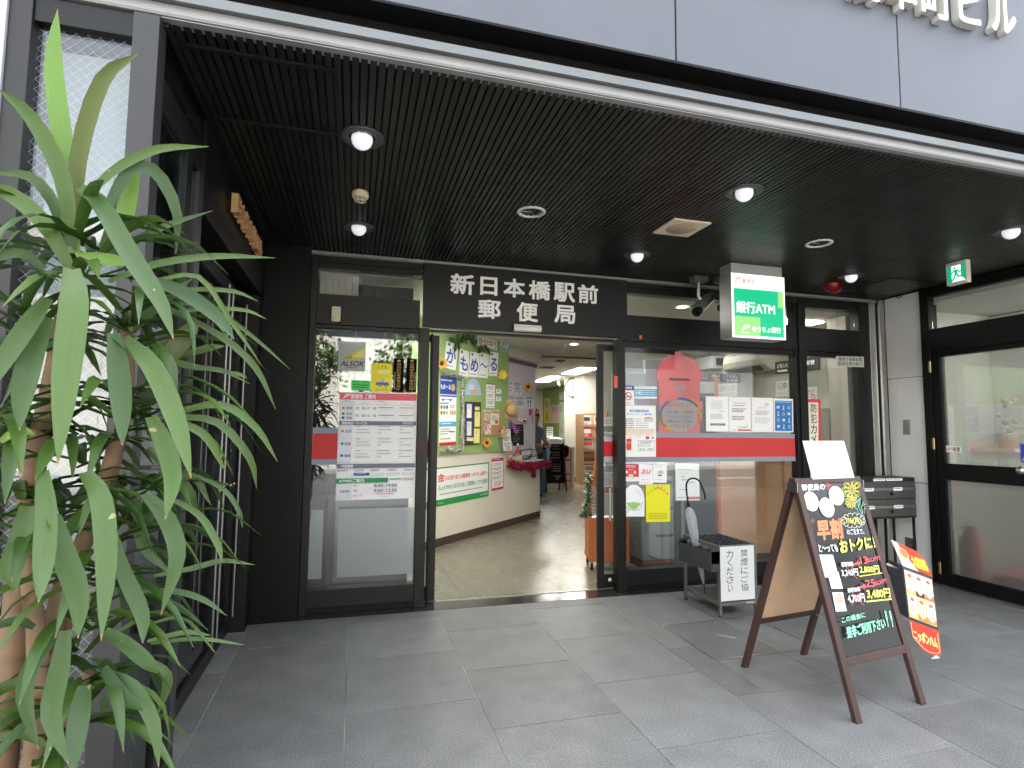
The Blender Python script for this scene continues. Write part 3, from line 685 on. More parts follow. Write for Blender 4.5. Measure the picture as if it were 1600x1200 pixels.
fx = thing('fire_extinguisher', 'red fire extinguisher seen blurred behind the frosted door pane', 'fire extinguisher', (5.75, 4.17, 0))
XR = mat('extinguisher_red', (.55, .02, .03), .35); fxp = (5.75, 4.15)
b = MB(); b.lathe((*fxp, .0), [(0, .002), (.085, .002), (.09, .02), (.09, .40), (.075, .46), (.03, .50), (.03, .53), (0, .53)], XR, 20); b.build('tank', fx)
b = MB(); b.box(fxp[0]-.02, fxp[0]+.02, fxp[1]-.09, fxp[1]+.05, .532, .56, BLACK); b.build('lever', fx); b = MB(); b.tube([(fxp[0], fxp[1]-.05, .53), (fxp[0]-.1, fxp[1]-.07, .42), (fxp[0]-.11, fxp[1]-.06, .18)], .012, BLACK, 8); b.build('hose', fx)
rb_ = thing('alarm_box', 'red box seen as a blur high behind the frosted door pane', 'alarm box', (5.75, 4.4, .8)); b = MB(); b.box(5.73, 5.95, 4.44, 4.53, .78, .92, XR); b.build('case', rb_, bevel=.004)
b = MB(); b.lathe((5.84, 4.438, .85), [(.03, 0), (.03, -.01), (0, -.012)], WHITE, 14, (0, 1, 0)); b.build('button', rb_)
rp = thing('red_crate', 'red plastic crate seen blurred at the foot of the frosted door pane', 'crate', (6.0, 3.8, 0)); b = MB(); b.box(5.72, 6.2, 3.55, 3.95, .002, .16, XR); b.build('body', rp, bevel=.01); b = MB(); b.box(5.70, 6.22, 3.53, 3.97, .162, .18, XR); b.build('rim', rp)
orr = thing('flower_bucket', 'orange and green flower arrangement in the hall behind the side door', 'flowers', (6.6, 4.3, 1.2))
b = MB(); b.lathe((6.55, 4.30, 1.30), [(0, 0), (.07, 0), (.09, .16), (.08, .16)], mat('vase_tan', (.34, .22, .13), .5), 16); b.build('vase', orr); b = MB(); b.box(6.38, 6.72, 4.12, 4.54, 1.27, 1.298, WHITE); b.build('shelf', orr)
for i in range(14):
    q = RNG.uniform(0, 6.28); rr = RNG.uniform(.02, .13); b = MB(); b.ball((6.55+rr*math.cos(q), 4.28+rr*math.sin(q)*.7, 1.46+RNG.uniform(0, .36)), RNG.uniform(.02, .04), [mat('flower_orange', (.45, .17, .06), .6), mat('flower_peach', (.75, .42, .28), .6), mat('flower_leaf', (.06, .12, .03), .6)][i % 3], 8, 5); b.build('bloom', orr)
fl_ = Sheet((WX+.008, 0, 0), (-1, 0, 0), (1469, 696), (1501, 697), (1469.5, 706)); fl_.base(WHITEP).text(.04, .18, .62, .86, P('#d22f5a'), '防犯カメラ', 1.5).text(.64, .18, .97, .86, INK, '設置', 1.5).done('sticker', 'small white camera notice sticker low on the upper pane of the side door', 'sticker')
fl_ = Sheet((WX+.008, 0, 0), (-1, 0, 0), (1594, 693), (1612, 695), (1595, 722)); fl_.base(P('#3552b8')).poly([(.1, .9), (.5, .55), (.9, .9)], P('#d8b048')).done('sticker', 'blue sticker on the side door pane at the right edge of the photo', 'sticker')

# ------------------------------------------------------------------ things on the porch ceiling
BULB = mat('bulb_glass', (.92, .95, 1.0), .25, emit=.07, spec=.6); RINGM = mat('ring_dark', (.09, .09, .085), .5, .4, var=.2, vscale=20, rvar=.1)
names = ['dark ringed globe downlight at the front left of the porch ceiling, beside the hatch', 'dark ringed globe downlight above the left shop window', 'dark ringed globe downlight near the front trim, behind the beige speaker grille', 'small-looking dark ringed globe downlight above the right end of the name board', 'dark ringed globe downlight at the right edge of the photo', 'dark ringed globe downlight above the red alarm lamp']
def globe(x, y):
    t = thing('globe_downlight', '', 'downlight', (x, y, CEIL), 0, 'dark ringed globe downlights in the porch ceiling')
    b = MB(); b.lathe((x, y, CEIL), [(.064, .015), (.066, -.004), (.072, -.009), (.100, -.009), (.106, -.006), (.108, .004)], RINGM, 36); b.build('ring', t)
    b = MB(); b.lathe((x, y, CEIL), [(.066, .012), (.062, .05), (.0, .06)], BLACK, 30); b.build('recess', t)
    b = MB(); b.ball((x, y, CEIL-.010), .052, BULB, 24, 14); b.build('bulb', t); return t
g0 = globe(*LIGHTS[0]); g0['label'] = names[0]
for (x, y), nme in list(zip(LIGHTS, names))[1:]:
    o = copy_tree(g0); o.location = (x, y, CEIL); o['label'] = nme
REFL = mat('reflector', (.6, .6, .58), .2, .85)
def ringlight(x, y, label):
    t = thing('ring_downlight', label, 'downlight', (x, y, CEIL), 0, 'white ringed open downlights in the porch ceiling')
    b = MB(); b.lathe((x, y, CEIL), [(.070, .012), (.072, -.004), (.082, -.010), (.095, -.006), (.096, .003)], mat('ring_white', (.72, .71, .66), .4), 36); b.build('ring', t)
    b = MB(); b.lathe((x, y, CEIL), [(.071, .01), (.055, .05), (.0, .065)], REFL, 30); b.build('reflector', t)
    b = MB(); b.tube([(x-.07, y, CEIL-.002), (x+.03, y+.01, CEIL+.004)], .003, WHITE, 5); b.build('spring', t); return t
ringlight(1.088, 3.459, 'white ringed open downlight in the middle of the porch ceiling over the name board')
ringlight(3.364, 3.412, 'white ringed open downlight to the right of the ATM sign box')
sd_ = thing('smoke_detector', 'cream smoke detector between the two left globe downlights', 'smoke detector', (0, 3.463, CEIL))
CRM = mat('cream_plastic', (.72, .62, .42), .45)
b = MB(); b.lathe((0, 3.463, CEIL), [(.046, 0), (.05, -.006), (.05, -.03), (.044, -.038), (0, -.038)], CRM, 28); b.build('base', sd_, )
b = MB()
for i in range(6):
    q = i*math.pi/3; b.tube([(.034*math.cos(q), 3.463+.034*math.sin(q), CEIL-.037), (.03*math.cos(q), 3.463+.03*math.sin(q), CEIL-.06), (0, 3.463, CEIL-.066)], .0028, CRM, 5)
b.tube([(.031*math.cos(i*math.pi/8), 3.463+.031*math.sin(i*math.pi/8), CEIL-.058) for i in range(17)], .0028, CRM, 5); b.build('cage', sd_)
spk = thing('ceiling_speaker', 'beige square speaker panel in the porch ceiling', 'speaker', (2.2, 3.44, CEIL)); BGE = mat('speaker_beige', (.80, .66, .48), .55, var=.05)
b = MB(); q = [onz(*p, CEIL-.012) for p in ((1023, 366), (1045, 345), (1106, 346), (1085, 370))]; cx0 = sum(p.x for p in q)/4; cy0 = sum(p.y for p in q)/4
b.box(cx0-.145, cx0+.145, cy0-.145, cy0+.145, CEIL-.014, CEIL-.0015, BGE); b.build('panel', spk, bevel=.004)
b = MB(); b.lathe((cx0, cy0, CEIL-.0145), [(.105, 0), (.1, -.004), (.0, -.005)], mat('speaker_grille', (.46, .36, .25), .7, var=.3, vscale=120, bump=.3, bscale=300), 30); b.build('grille', spk)
al = thing('alarm_lamp', 'red fire alarm lamp hanging from the slats near the right end of the shopfront', 'alarm lamp', (4.45, 4.35, CEIL)); RL = mat('alarm_red', (.35, .015, .02), .3)
b = MB(); b.lathe((4.44, 4.36, CEIL-.0), [(.0, -.075), (.055, -.06), (.075, -.03), (.08, 0)], RL, 24); b.build('lens', al)
b = MB(); b.lathe((4.40, 4.30, CEIL-.045), [(.06, -.03), (.065, 0), (.06, .02), (.0, .03)], RL, 20, (.5, .8, -.25)); b.build('horn', al)
# hanging ATM sign box
as_ = thing('atm_sign', 'green and white lit box sign for the bank ATM hanging from the porch ceiling', 'sign', (3.36, 4.1, 2.5))
SB = mat('sign_case', (.36, .36, .35), .45, .4); fy = 4.03
tl, tr, bl2, br2 = ony(1143, 428, fy), ony(1226, 432, fy), ony(1144, 527, fy), ony(1227, 531, fy)
X0, X1, Z0, Z1 = (tl.x+bl2.x)/2, (tr.x+br2.x)/2, (bl2.z+br2.z)/2, (tl.z+tr.z)/2
b = MB(); b.box(X0, X1, fy+.004, fy+.165, Z0, Z1, SB); b.build('case', as_, bevel=.004)
b = MB(); b.box(X0, X1-.02, fy+.0, fy+.155, Z1+.001, CEIL, mat('sign_mount', (.45, .45, .42), .4, .5)); b.build('mount', as_, bevel=.003)
SWH = mat('lit_white', (.80, .84, .80), .3, emit=.16); SG = mat('lit_green', (.003, .32, .15), .3, emit=.18); SLG = mat('lit_light_green', (.20, .46, .15), .3, emit=.16); SR = mat('lit_red', (.7, .04, .10), .3, emit=.1)
fs_ = Sheet((0, fy+.003, 0), (0, -1, 0), V((X0, fy+.003, Z1)), V((X1, fy+.003, Z1)), V((X0, fy+.003, Z0)), .004); fs_.base(SWH)
fs_.rect(.04, .235, .965, .965, SG).rect(.04, .665, .52, .965, SLG).rect(.865, .235, .965, .50, SLG)
fs_.text(.08, .435, .80, .615, SWH, '銀行ATM', 2.2)
fs_.text(.055, .06, .155, .135, SR, 'JP', 2, .02).text(.205, .075, .43, .15, SR, '郵便局', 1)
fs_.text(.165, .80, .30, .885, SWH, 'JP', 2.5, .03).text(.37, .81, .90, .90, SWH, 'ゆうちょ銀行', 1.8).grey(.15, .915, .31, .93, SWH, 1, 3, 1, .9)
fs_.done('sign_face', None, None, None, as_)
# exit sign
es = thing('exit_sign', 'green and white running man exit sign box under the porch ceiling on the right', 'sign', (4.8, 3.45, 2.75))
ex = 4.80; a = onx(1478, 412.5, ex); c = onx(1509, 405.5, ex); d = onx(1481, 447, ex); yA, yB = a.y, c.y; zt = min(CEIL-.002, a.z); zb = d.z
b = MB(); b.box(ex+.001, ex+.05, yB, yA, zb, zt, mat('exit_case', (.70, .68, .58), .4)); b.build('case', es, bevel=.003)
e_ = Sheet((ex, 0, 0), (-1, 0, 0), V((ex, yA, zt)), V((ex, yB, zt)), V((ex, yA, zb)), .002); EG = mat('exit_green', (.0, .34, .16), .3, emit=.15); EW = mat('exit_white', (.80, .88, .86), .3, emit=.2)
e_.base(mat('exit_face', (.75, .74, .64), .4)); e_.rect(.07, .16, .93, .90, EG).rect(.27, .17, .74, .89, EW).poly([(.74, .62), (.93, .90), (.74, .90)], EW)
e_.oval(.44, .27, .06, .055, EG).poly([(.40, .34), (.58, .36), (.56, .58), (.42, .56)], EG).line([(.42, .38), (.28, .50), (.20, .46)], .07, EG).line([(.57, .39), (.68, .50), (.74, .44)], .06, EG).line([(.46, .56), (.40, .72), (.26, .84)], .09, EG).line([(.52, .56), (.62, .68), (.78, .68)], .085, EG).line([(.78, .68), (.80, .76)], .06, EG)
e_.done('sign_face', None, None, None, es)
# two security cameras on one bracket each
def seccam(label, bx, by, tip, body_m, L=.24, r=.042):
    t = thing('security_camera', label, 'security camera', (bx, by, CEIL), 0, 'security cameras beside the ATM sign')
    b = MB(); b.box(bx-.07, bx+.07, by-.05, by+.05, CEIL-.055, CEIL, mat('camera_base', (.20, .22, .21), .4, .5)); b.build('base', t, bevel=.004)
    e = V((bx+.05, by-.03, CEIL-.25)); b = MB(); b.tube([(bx-.01, by-.01, CEIL-.055), (bx-.01, by-.01, CEIL-.19), (bx+.015, by-.018, CEIL-.235), e], .016, mat('camera_arm', (.5, .52, .52), .3, .8), 12); b.build('arm', t)
    tip = V(tip); ax = (tip-e).normalized(); back = e-ax*.10; b = MB(); b.lathe(back, [(0, 0), (r, .002), (r, L)], body_m, 18, ax); b.lathe(back, [(r*1.02, L), (r*1.05, L+.004), (r*1.05, L+.05), (r*.8, L+.055), (r*.75, L+.03), (0, L+.028)], BLACK, 18, ax); b.build('housing', t)
    up = V((0, 0, 1)); sdv = ax.cross(up).normalized(); u2 = sdv.cross(ax); b = MB(); b.obox(back+u2*(r+.002)-sdv*r*1.1, ax*(L+.03), sdv*r*2.2, u2*.006, body_m); b.build('sunshield', t)
    return t
seccam('left grey-green security camera on a bent arm, pointing down to the left', 3.05, 4.50, ony(1072, 503, 4.36), mat('camera_green', (.22, .28, .24), .4, .3))
seccam('right beige security camera half behind the ATM sign box', 3.28, 4.46, ony(1101, 494, 4.33), mat('camera_beige', (.50, .47, .38), .45), .2, .036)
# ------------------------------------------------------------------ notices and stickers on the shop glass (outer face at y = 4.79)
def SH(tl, tr, bl, lift=.006, thick=.0012): return Sheet((0, 4.796, 0), (0, -1, 0), tl, tr, bl, thick, lift)
PALE = P('#dfe3e8'); BLUEI = P('#3b4a8c'); GRN = P('#0f8a56'); BLU = P('#1f3fa8'); SLATE = P('#6d7480'); CORAL = P('#e8606a'); LINE = P('#c6cad0')
# service notice
s = SH((530.6, 612), (652, 614.5), (524, 782)); s.base(PAPER)
s.rect(.0, .008, .995, .073, CORAL).text(.045, .018, .12, .060, WHITEP, 'JP', 2.5, .02).text(.145, .018, .29, .064, WHITEP, '郵便局', 1.5).text(.32, .018, .455, .062, WHITEP, 'ご案内', 1.5)
s.rect(.005, .082, .19, .265, PALE).rect(.19, .118, .995, .121, LINE).grey(.05, .082, .16, .098, GREYINK, 1, 1).grey(.5, .085, .6, .098, GREYINK, 1, 2).grey(.28, .105, .38, .114, GREYINK, 1, 3).grey(.55, .105, .63, .114, GREYINK, 1, 4).grey(.78, .105, .96, .114, P('#d88a94'), 1, 5)
s.rect(.19, .13, .485, .265, WHITEP)
for y, c, t in ((.14, CORAL, '郵便'), (.192, GRN, '貯金'), (.23, BLU, '保険')): s.rect(.04, y, .072, y+.022, c).text(.095, y, .165, y+.024, INK, t, .6)
s.text(.21, .138, .47, .163, INK, '10：00-17：00', .6).text(.21, .208, .47, .232, INK, '10：00-16：00', .6)
for x in (.50, .77):
    for y, c in ((.140, BLUEI if x < .7 else CORAL), (.212, BLUEI if x < .7 else CORAL)): s.grey(x, y, x+.215, y+.018, c, 1, int(x*100+y*1000), .9).grey(x+.05, y+.024, x+.15, y+.031, GREYINK, 1, 7)
s.rect(.0, .272, .995, .312, SLATE).text(.045, .278, .36, .305, WHITEP, '取扱商品・サービス', 1.5).grey(.82, .282, .97, .304, PALE, 2, 9, .9)
s.rect(.005, .316, .175, .66, PALE)
for k_, (y, c, t) in enumerate(((.355, CORAL, '郵便'), (.47, GRN, '貯金'), (.58, BLU, '保険'))):
    s.rect(.04, y, .072, y+.022, c).text(.09, y, .165, y+.026, INK, t, .6); s.rect(.005, y+.075, .995, y+.0765, LINE)
    for j, x in enumerate((.23, .50, .78)):
        for i in range(3): s.grey(x, y-.035+.029*i, x+(.06, .2, .22)[(i+j) % 3], y-.024+.029*i, INK if i < 1 else SLATE, 1, 20*k_+5*j+i, .8)
        for i in range(3): s.rect(x-.02, y-.018+.029*i, x+.2, y-.0172+.029*i, LINE)
s.rect(.0, .668, .995, .708, SLATE).text(.055, .674, .205, .702, WHITEP, '代理業務', 1.5)
for x in (.01, .22, .42, .64, .85): s.grey(x, .722, x+.14, .74, INK, 2, int(x*99), .8)
s.rect(.215, .75, .41, .776, BLU).grey(.235, .757, .38, .768, WHITEP, 1, 6, .95)
for x in (.43, .63, .82): s.rect(x, .75, x+.17, .776, PALE)
s.rect(.0, .80, .65, .843, GRN).text(.035, .806, .345, .838, WHITEP, 'ATMのご案内', 1.8).grey(.67, .808, .84, .83, GRN, 1, 4, .95).grey(.85, .803, .985, .835, P('#c06a78'), 2, 5, .9)
s.rect(.005, .85, .195, .985, PALE).text(.05, .905, .165, .93, INK, '営業時間', .5).text(.21, .86, .255, .88, INK, '平日', .4).text(.21, .903, .265, .922, BLUEI, '土曜日', .4).text(.21, .95, .33, .966, CORAL, '日曜日・祝日', .4)
s.text(.475, .857, .765, .885, P('#3c4146'), '8:00-19:00', .7).text(.475, .902, .765, .93, P('#4a5687'), '9:00-12:30', .7).grey(.50, .945, .74, .962, CORAL, 1, 8, .95).grey(.57, .97, .68, .978, GREYINK, 1, 8, .95)
for y in (.895, .94): s.rect(.2, y, .99, y+.001, LINE)
s.done('service_notice', 'large white service notice with coral and green headings on the left window', 'notice')
# security company sticker
s = SH((529, 533), (571.5, 534.5), (528, 578)); s.base(film('clear_sticker', '#dde4e4', .55, .3))
s.poly([(.10, .62), (.48, .42), (.97, .16), (.97, .56), (.7, .63)], P('#d8c842')).poly([(.5, .53), (.96, .22), (.97, .56)], P('#eadc86')).poly([(.08, .64), (.45, .44), (.52, .60)], P('#a8a032'))
s.text(.08, .68, .93, .86, P('#1e3a52'), 'ALSOK', 2.5, .05).grey(.28, .90, .72, .95, INK, 1, 3, .95)
s.done('security_sticker', 'clear security company sticker with a yellow wedge and blue letters on the left window', 'sticker')
s = SH((549, 593.5), (579, 595), (548.5, 609)); s.base(P('#3fd860')).oval(.5, .22, .07, .14, P('#c8b85a')).grey(.1, .12, .4, .28, P('#1f7a3a'), 1, 3).grey(.6, .12, .9, .28, P('#1f7a3a'), 1, 4).grey(.1, .42, .9, .9, P('#187038'), 2, 5, .95)
s.done('window_sticker', 'small bright green sticker above the service notice', 'sticker')
# yellow child-safety sign (its mascot is left out)
s = SH((581, 567), (613.5, 568.5), (579, 612)); YEL = P('#f4e422'); s.base(YEL, [(0, .06), (.06, 0), (.94, 0), (1, .06), (1, .94), (.94, 1), (.06, 1), (0, .94)])
s.text(.28, .06, .74, .18, INK, 'こども', 1).oval(.62, .30, .32, .075, P('#f6ec86')).text(.24, .87, .76, .96, INK, 'けいさつ', .6)
s.poly([(.22, .72), (.28, .66), (.38, .64), (.45, .57), (.68, .57), (.76, .66), (.86, .68), (.88, .76), (.22, .76)], P('#5c7086')).poly([(.28, .66), (.38, .64), (.45, .57), (.68, .57), (.76, .66)], P('#c9d8e6'))
for x in (.42, .72): s.oval(x, .77, .075, .05, INK).oval(x, .77, .04, .027, PALE)
s.line([(.56, .57), (.56, .66)], .025, INK)
s.done('window_sign', 'yellow children sign with a small patrol car on the left window', 'sign')
for i, (x0, x1, lab) in enumerate(((616, 631, 'black and gold vertical strip beside the yellow children sign'), (636, 651.5, 'black and gold vertical strip at the right edge of the left window'))):
    s = SH((x0, 560), (x1, 561), (x0-1.5, 612)); s.base(film('dark_strip', '#1c1714', .9, .1)); GD = P('#c09a52')
    s.poly([(.5+.26*(1 if j % 2 == 0 else .42)*math.sin(math.pi*j/5), .07-.06*(1 if j % 2 == 0 else .42)*math.cos(math.pi*j/5)) for j in range(10)], GD).vtext(.30, .14, .72, .96, GD, '特別防犯警戒重点地区' if i == 0 else '地域安全協力推進店舗', .6)
    s.grey(.06 if i == 0 else .8, .42, .2 if i == 0 else .94, .95, P('#b8b0a0'), 12, 5+i, .9)
    s.done('window_strip', lab, 'sticker')
# right window ------------------------------------------------------
# postbox-shaped pink window cling
PINK = film('pink_film', '#f7a2a8', .66, .35); PINK2 = film('pink_film_deep', '#ee848c', .76, .35); SILV = film('silver_film', '#b9bcc0', .85, .3)
s = SH((1026, 548), (1096, 551), (1026.5, 677), .004, .0006)
body = [(.04, 1.0), (.045, .36), (.0, .35), (.0, .24), (.04, .235), (.04, .20), (.09, .145), (.19, .085), (.33, .05), (.40, .04), (.41, .0), (.56, .0), (.57, .04), (.66, .05), (.80, .085), (.92, .145), (.97, .20), (.97, .235), (1.0, .24), (1.0, .35), (.955, .36), (.955, .60), (1.0, .61), (1.0, .70), (.955, .71), (.95, 1.0)]
s.base(PINK, body); s.poly([(.04, .225), (.09, .15), (.33, .055), (.40, .045), (.40, .225)], PINK2).rect(.27, .33, .73, .36, P('#6d4a50')).rect(.27, .36, .66, .365, SILV)
s.rect(.37, .415, .645, .435, SILV).rect(.37, .45, .645, .475, SILV).rect(.485, .475, .53, .55, SILV).line([(.03, .235), (.97, .235)], .008, PINK2).line([(.05, .352), (.95, .352)], .008, PINK2).line([(.05, .555), (.95, .545)], .006, PINK2)
s.done('window_cling', 'pink postbox-shaped window cling with a silver postal mark on the right window', 'window cling')
s = SH((1030, 620), (1096, 622), (1030, 678), .0075, .0006); LG = film('notice_film', '#c9c5bf', .85, .3)
s.base(LG, [(.06, .30), (.16, .16), (.34, .06), (.62, .06), (.82, .18), (.90, .30), (.88, .72), (.62, .94), (.36, .94), (.08, .74)])
cols = ['#4a86d8', '#58a868', '#e0b84a', '#e89a52', '#e0b84a', '#9aa84a', '#58a868', '#4a9ad8', '#7a86c8', '#c8a0b0']
for i, c in enumerate(cols): s.ring(.50, .50, .50, .50, .05, film('rb_'+c[1:], c, .85, .3), 6, -.27+.09*i if i < 4 else .30+.066*(i-4)+.02, -.27+.09*(i+1) if i < 4 else .30+.066*(i-3)+.02)
s.text(.16, .14, .76, .27, P('#c87078'), 'お知らせいたします', .5); 
for i, t in enumerate(('日本に夏が、この郵便局', 'では、ポストと切手を全て', '店舗入口にて皆様に', 'ございます')): s.text(.17+.05*(i == 3)*2, .36+.125*i, .80-.1*(i == 3), .45+.125*i, P('#6a74a8'), t, .3)
s.done('round_notice', 'round rainbow-edged notice on the pink postbox cling', 'notice')
NAVY = P('#2b3f94')
s = SH((972, 602), (990, 603), (973, 632)); s.base(WHITEP).rect(0, 0, 1, .24, NAVY).text(.12, .05, .86, .18, WHITEP, '全席禁煙', 1.2).ring(.5, .55, .30, .22, .07, P('#c8283a')).line([(.3, .42), (.7, .68)], .07, P('#c8283a')).rect(.33, .55, .68, .59, INK).grey(.15, .86, .85, .95, GREYINK, 2, 4)
s.done('no_smoking_sticker', 'white no-smoking sticker with a navy top at the left edge of the right window', 'sticker')
s = SH((991, 603.5), (1026, 604), (991, 623)); s.base(WHITEP).rect(0, .2, 1, .82, P('#58b8e8')).grey(.04, .3, .95, .78, P('#d6eef8'), 3, 6, .95).text(.04, .38, .28, .62, WHITEP, '入場', 1.4)
s.done('window_sticker', 'light blue and white sticker next to the no-smoking sticker', 'sticker')
# part-time job poster
s = SH((973.5, 633), (1024.5, 634), (973.5, 714)); s.base(WHITEP); BL2 = P('#2f7ad0')
s.text(.20, .08, .78, .135, BL2, '新日本橋駅前郵便局', 2).text(.10, .155, .90, .19, BL2, 'アルバイト募集！', 2)
for i in range(5): s.text(.07, .255+.042*i, .33, .28+.042*i, INK, '■ '+('職種名', '勤務時間', '勤務曜日', '給与時給', '応募資格')[i], .4).grey(.38, .257+.042*i, .86 if i > 1 else .6, .278+.042*i, SLATE, 1, 30+i, .8)
s.poly([(.64, .24), (.76, .215), (.90, .24), (.90, .315), (.64, .315)], P('#c8b070')).rect(.67, .255, .87, .31, P('#d6dde4'))
for x in (.07, .30, .52, .74): s.rect(x, .46, x+.2, .575, P('#c9a29a')).rect(x+.012, .468, x+.188, .568, P('#faf3e6')).grey(x+.03, .485, x+.17, .55, P('#d8b25a'), 3, int(x*50), .9)
s.text(.12, .605, .26, .62, SLATE, '※応募', .3).grey(.36, .605, .56, .622, SLATE, 1, 3).poly([(.68, .60), (.77, .60), (.80, .63), (.77, .66), (.68, .66)], P('#e04a5a')).rect(.87, .61, .92, .65, SLATE)
s.poly([(.09, .67), (.12, .645), (.22, .645), (.25, .67), (.24, .70), (.24, .845), (.22, .87), (.12, .87), (.09, .845), (.10, .70)], P('#e0442e')).rect(.13, .72, .21, .735, P('#f6c8b8'))
s.rect(.45, .68, .95, .885, SLATE).rect(.458, .686, .942, .879, WHITEP).text(.50, .70, .88, .73, INK, '新日本橋駅前郵便局', .8).grey(.50, .745, .9, .77, SLATE, 1, 5).grey(.48, .785, .92, .81, SLATE, 1, 6).text(.50, .835, .88, .865, INK, '担当：総務', .8)
s.done('job_poster', 'white part-time job poster with blue heading and a small red postbox on the right window', 'poster')
# four sheets in a row
def sheet4(x0, x1, y0, y1, lab, f):
    s = SH((x0, y0), (x1, y0+1), (x0+.5, y1)); s.base(WHITEP); f(s); s.done('notice_sheet', lab, 'notice', 'four notices taped in a row on the right window')
def f1(s): s.text(.28, .12, .74, .14, SLATE, '個人情報の取扱い', .3).grey(.22, .17, .8, .38, LINE, 7, 1).grey(.6, .41, .82, .45, GREYINK, 2, 2).grey(.2, .50, .8, .66, GREYINK, 6, 3).rect(.19, .77, .84, .83, P('#4a4a50')).grey(.24, .785, .8, .815, PALE, 1, 3, .95)
def f2(s): s.text(.2, .16, .82, .19, P('#c03848'), '年齢確認書類の提示', .8).grey(.2, .24, .85, .28, INK, 1, 2).grey(.14, .33, .86, .46, INK, 3, 5, .7).grey(.14, .55, .86, .68, INK, 3, 8, .7).text(.36, .85, .86, .88, INK, '新日本橋駅前郵便局長', .5).rect(.38, .93, .98, .97, P('#c8202c')).grey(.1, .935, .32, .96, RED, 1, 3, .95).grey(.7, .80, .92, .82, GREYINK, 1, 3)
def f3(s): s.grey(.62, .16, .82, .26, GREYINK, 3, 2).grey(.1, .07, .2, .09, GREYINK, 1, 1).text(.3, .28, .7, .31, SLATE, '夏期休業のお知らせ', .3).grey(.18, .38, .86, .52, GREYINK, 4, 4).grey(.14, .57, .86, .76, LINE, 6, 6)
def f4(s):
    B = P('#3f87cc'); LB = P('#dcecf8'); s.rect(.06, .06, .94, .97, B).grey(.1, .09, .9, .13, LB, 1, 4, .95)
    for j in range(4):
        for i in range(3):
            x, y = .12+.27*i, .19+.19*j; s.rect(x, y, x+.22, y+.15, P('#2f74ba'))
            if (i+j) % 3 == 0: s.rect(x+.04, y+.03, x+.18, y+.11, LB)
            elif (i+j) % 3 == 1: s.oval(x+.11, y+.04, .04, .025, LB).poly([(x+.05, y+.14), (x+.11, y+.06), (x+.17, y+.14)], LB)
            else: s.ring(x+.11, y+.075, .07, .05, .025, LB, 12)
sheet4(1102.5, 1138, 619, 674, 'white notice with a dark bar at its foot, leftmost of the four sheets', f1)
sheet4(1138.8, 1173, 620, 674.5, 'white notice with a red bar at its foot, second of the four sheets', f2)
sheet4(1174.2, 1207.5, 621, 675, 'plain white typed notice, third of the four sheets', f3)
sheet4(1208.5, 1239, 622.5, 675, 'blue pictogram sheet, rightmost of the four sheets', f4)
# payment stickers and posters low down
s = SH((973, 725), (997.5, 725.5), (973.5, 752)); s.base(WHITEP).rect(0, 0, 1, .74, P('#d8384e')).grey(.14, .08, .85, .22, WHITEP, 2, 3, .95).grey(.34, .30, .70, .36, WHITEP, 1, 4, .95).oval(.24, .46, .07, .09, WHITEP).oval(.76, .46, .07, .09, WHITEP).rect(.36, .42, .64, .52, P('#e8703a')).rect(.36, .58, .64, .72, P('#e8dcb8')).grey(.1, .82, .9, .92, LINE, 1, 4)
s.done('payment_sticker', 'red and white sticker, leftmost of the three under the red band', 'sticker')
s = SH((998, 725), (1019.5, 726), (998.5, 757)); s.base(WHITEP).text(.16, .24, .78, .46, P('#e87850'), 'au', 3, .08).grey(.12, .52, .88, .56, GREYINK, 1, 2).grey(.1, .74, .9, .8, LINE, 1, 3).grey(.1, .88, .9, .93, P('#e8c0b8'), 1, 4)
s.done('payment_sticker', 'white sticker with orange letters, in the middle of the three under the red band', 'sticker')
s = SH((1020.5, 726), (1042, 726.5), (1020, 754)); s.base(WHITEP).grey(.12, .1, .84, .18, LINE, 1, 3).poly([(.26, .42), (.46, .30), (.62, .30), (.82, .42), (.64, .52), (.44, .52)], P('#c8c8d0')).rect(.34, .55, .64, .63, P('#a83844')).grey(.12, .82, .88, .9, LINE, 1, 5)
s.done('payment_sticker', 'white sticker with a small grey emblem, rightmost of the three under the red band', 'sticker')
s = SH((973.5, 757), (1007, 757.5), (973.2, 807)); s.base(WHITEP, [(0, 1), (0, .44), (.05, .26), (.16, .12), (.34, .02), (.5, 0), (.66, .02), (.84, .12), (.95, .26), (1, .44), (1, 1)])
s.poly([(.16, .58), (.5, .54), (.84, .58), (.74, .68), (.62, .76), (.5, .79), (.36, .76), (.24, .68)], P('#9cd07a')).ring(.5, .48, .44, .34, .02, P('#78b884'), 20, .02, .48).grey(.3, .8, .9, .82, GREYINK, 1, 3, .95).ring(.17, .80, .10, .07, .015, P('#c07a6a')).ring(.5, .46, .36, .32, .012, P('#9aa8d0'), 12, .78, .95)
s.done('window_sticker', 'white arched sticker with a green mound low on the right window', 'sticker')
s = SH((1009, 757), (1046.5, 757), (1009.5, 816)); s.base(P('#f2ee1c')); cs = [('こ', '#4a8a4a'), ('ど', '#4a8a4a'), ('も', '#3a8a6a'), ('1', '#e08a7a'), ('1', '#e08a7a'), ('0', '#e86a6a'), ('番', '#e05a5a')]
for i, (ch, c) in enumerate(cs):
    a = math.radians(200-220*i/6) if False else 0; x = .06+.13*i; y = .25-.20*math.sin(math.pi*(i+.6)/7.2); s.text(x, y, x+.095, y+.075, P(c), ch, .8)
for i in range(4): s.grey(.10, .77+.043*i, .90, .795+.043*i, P('#5a5a20'), 1, 60+i, .95)
s.done('window_sign', 'bright yellow upright children emergency sign low on the right window', 'sign')
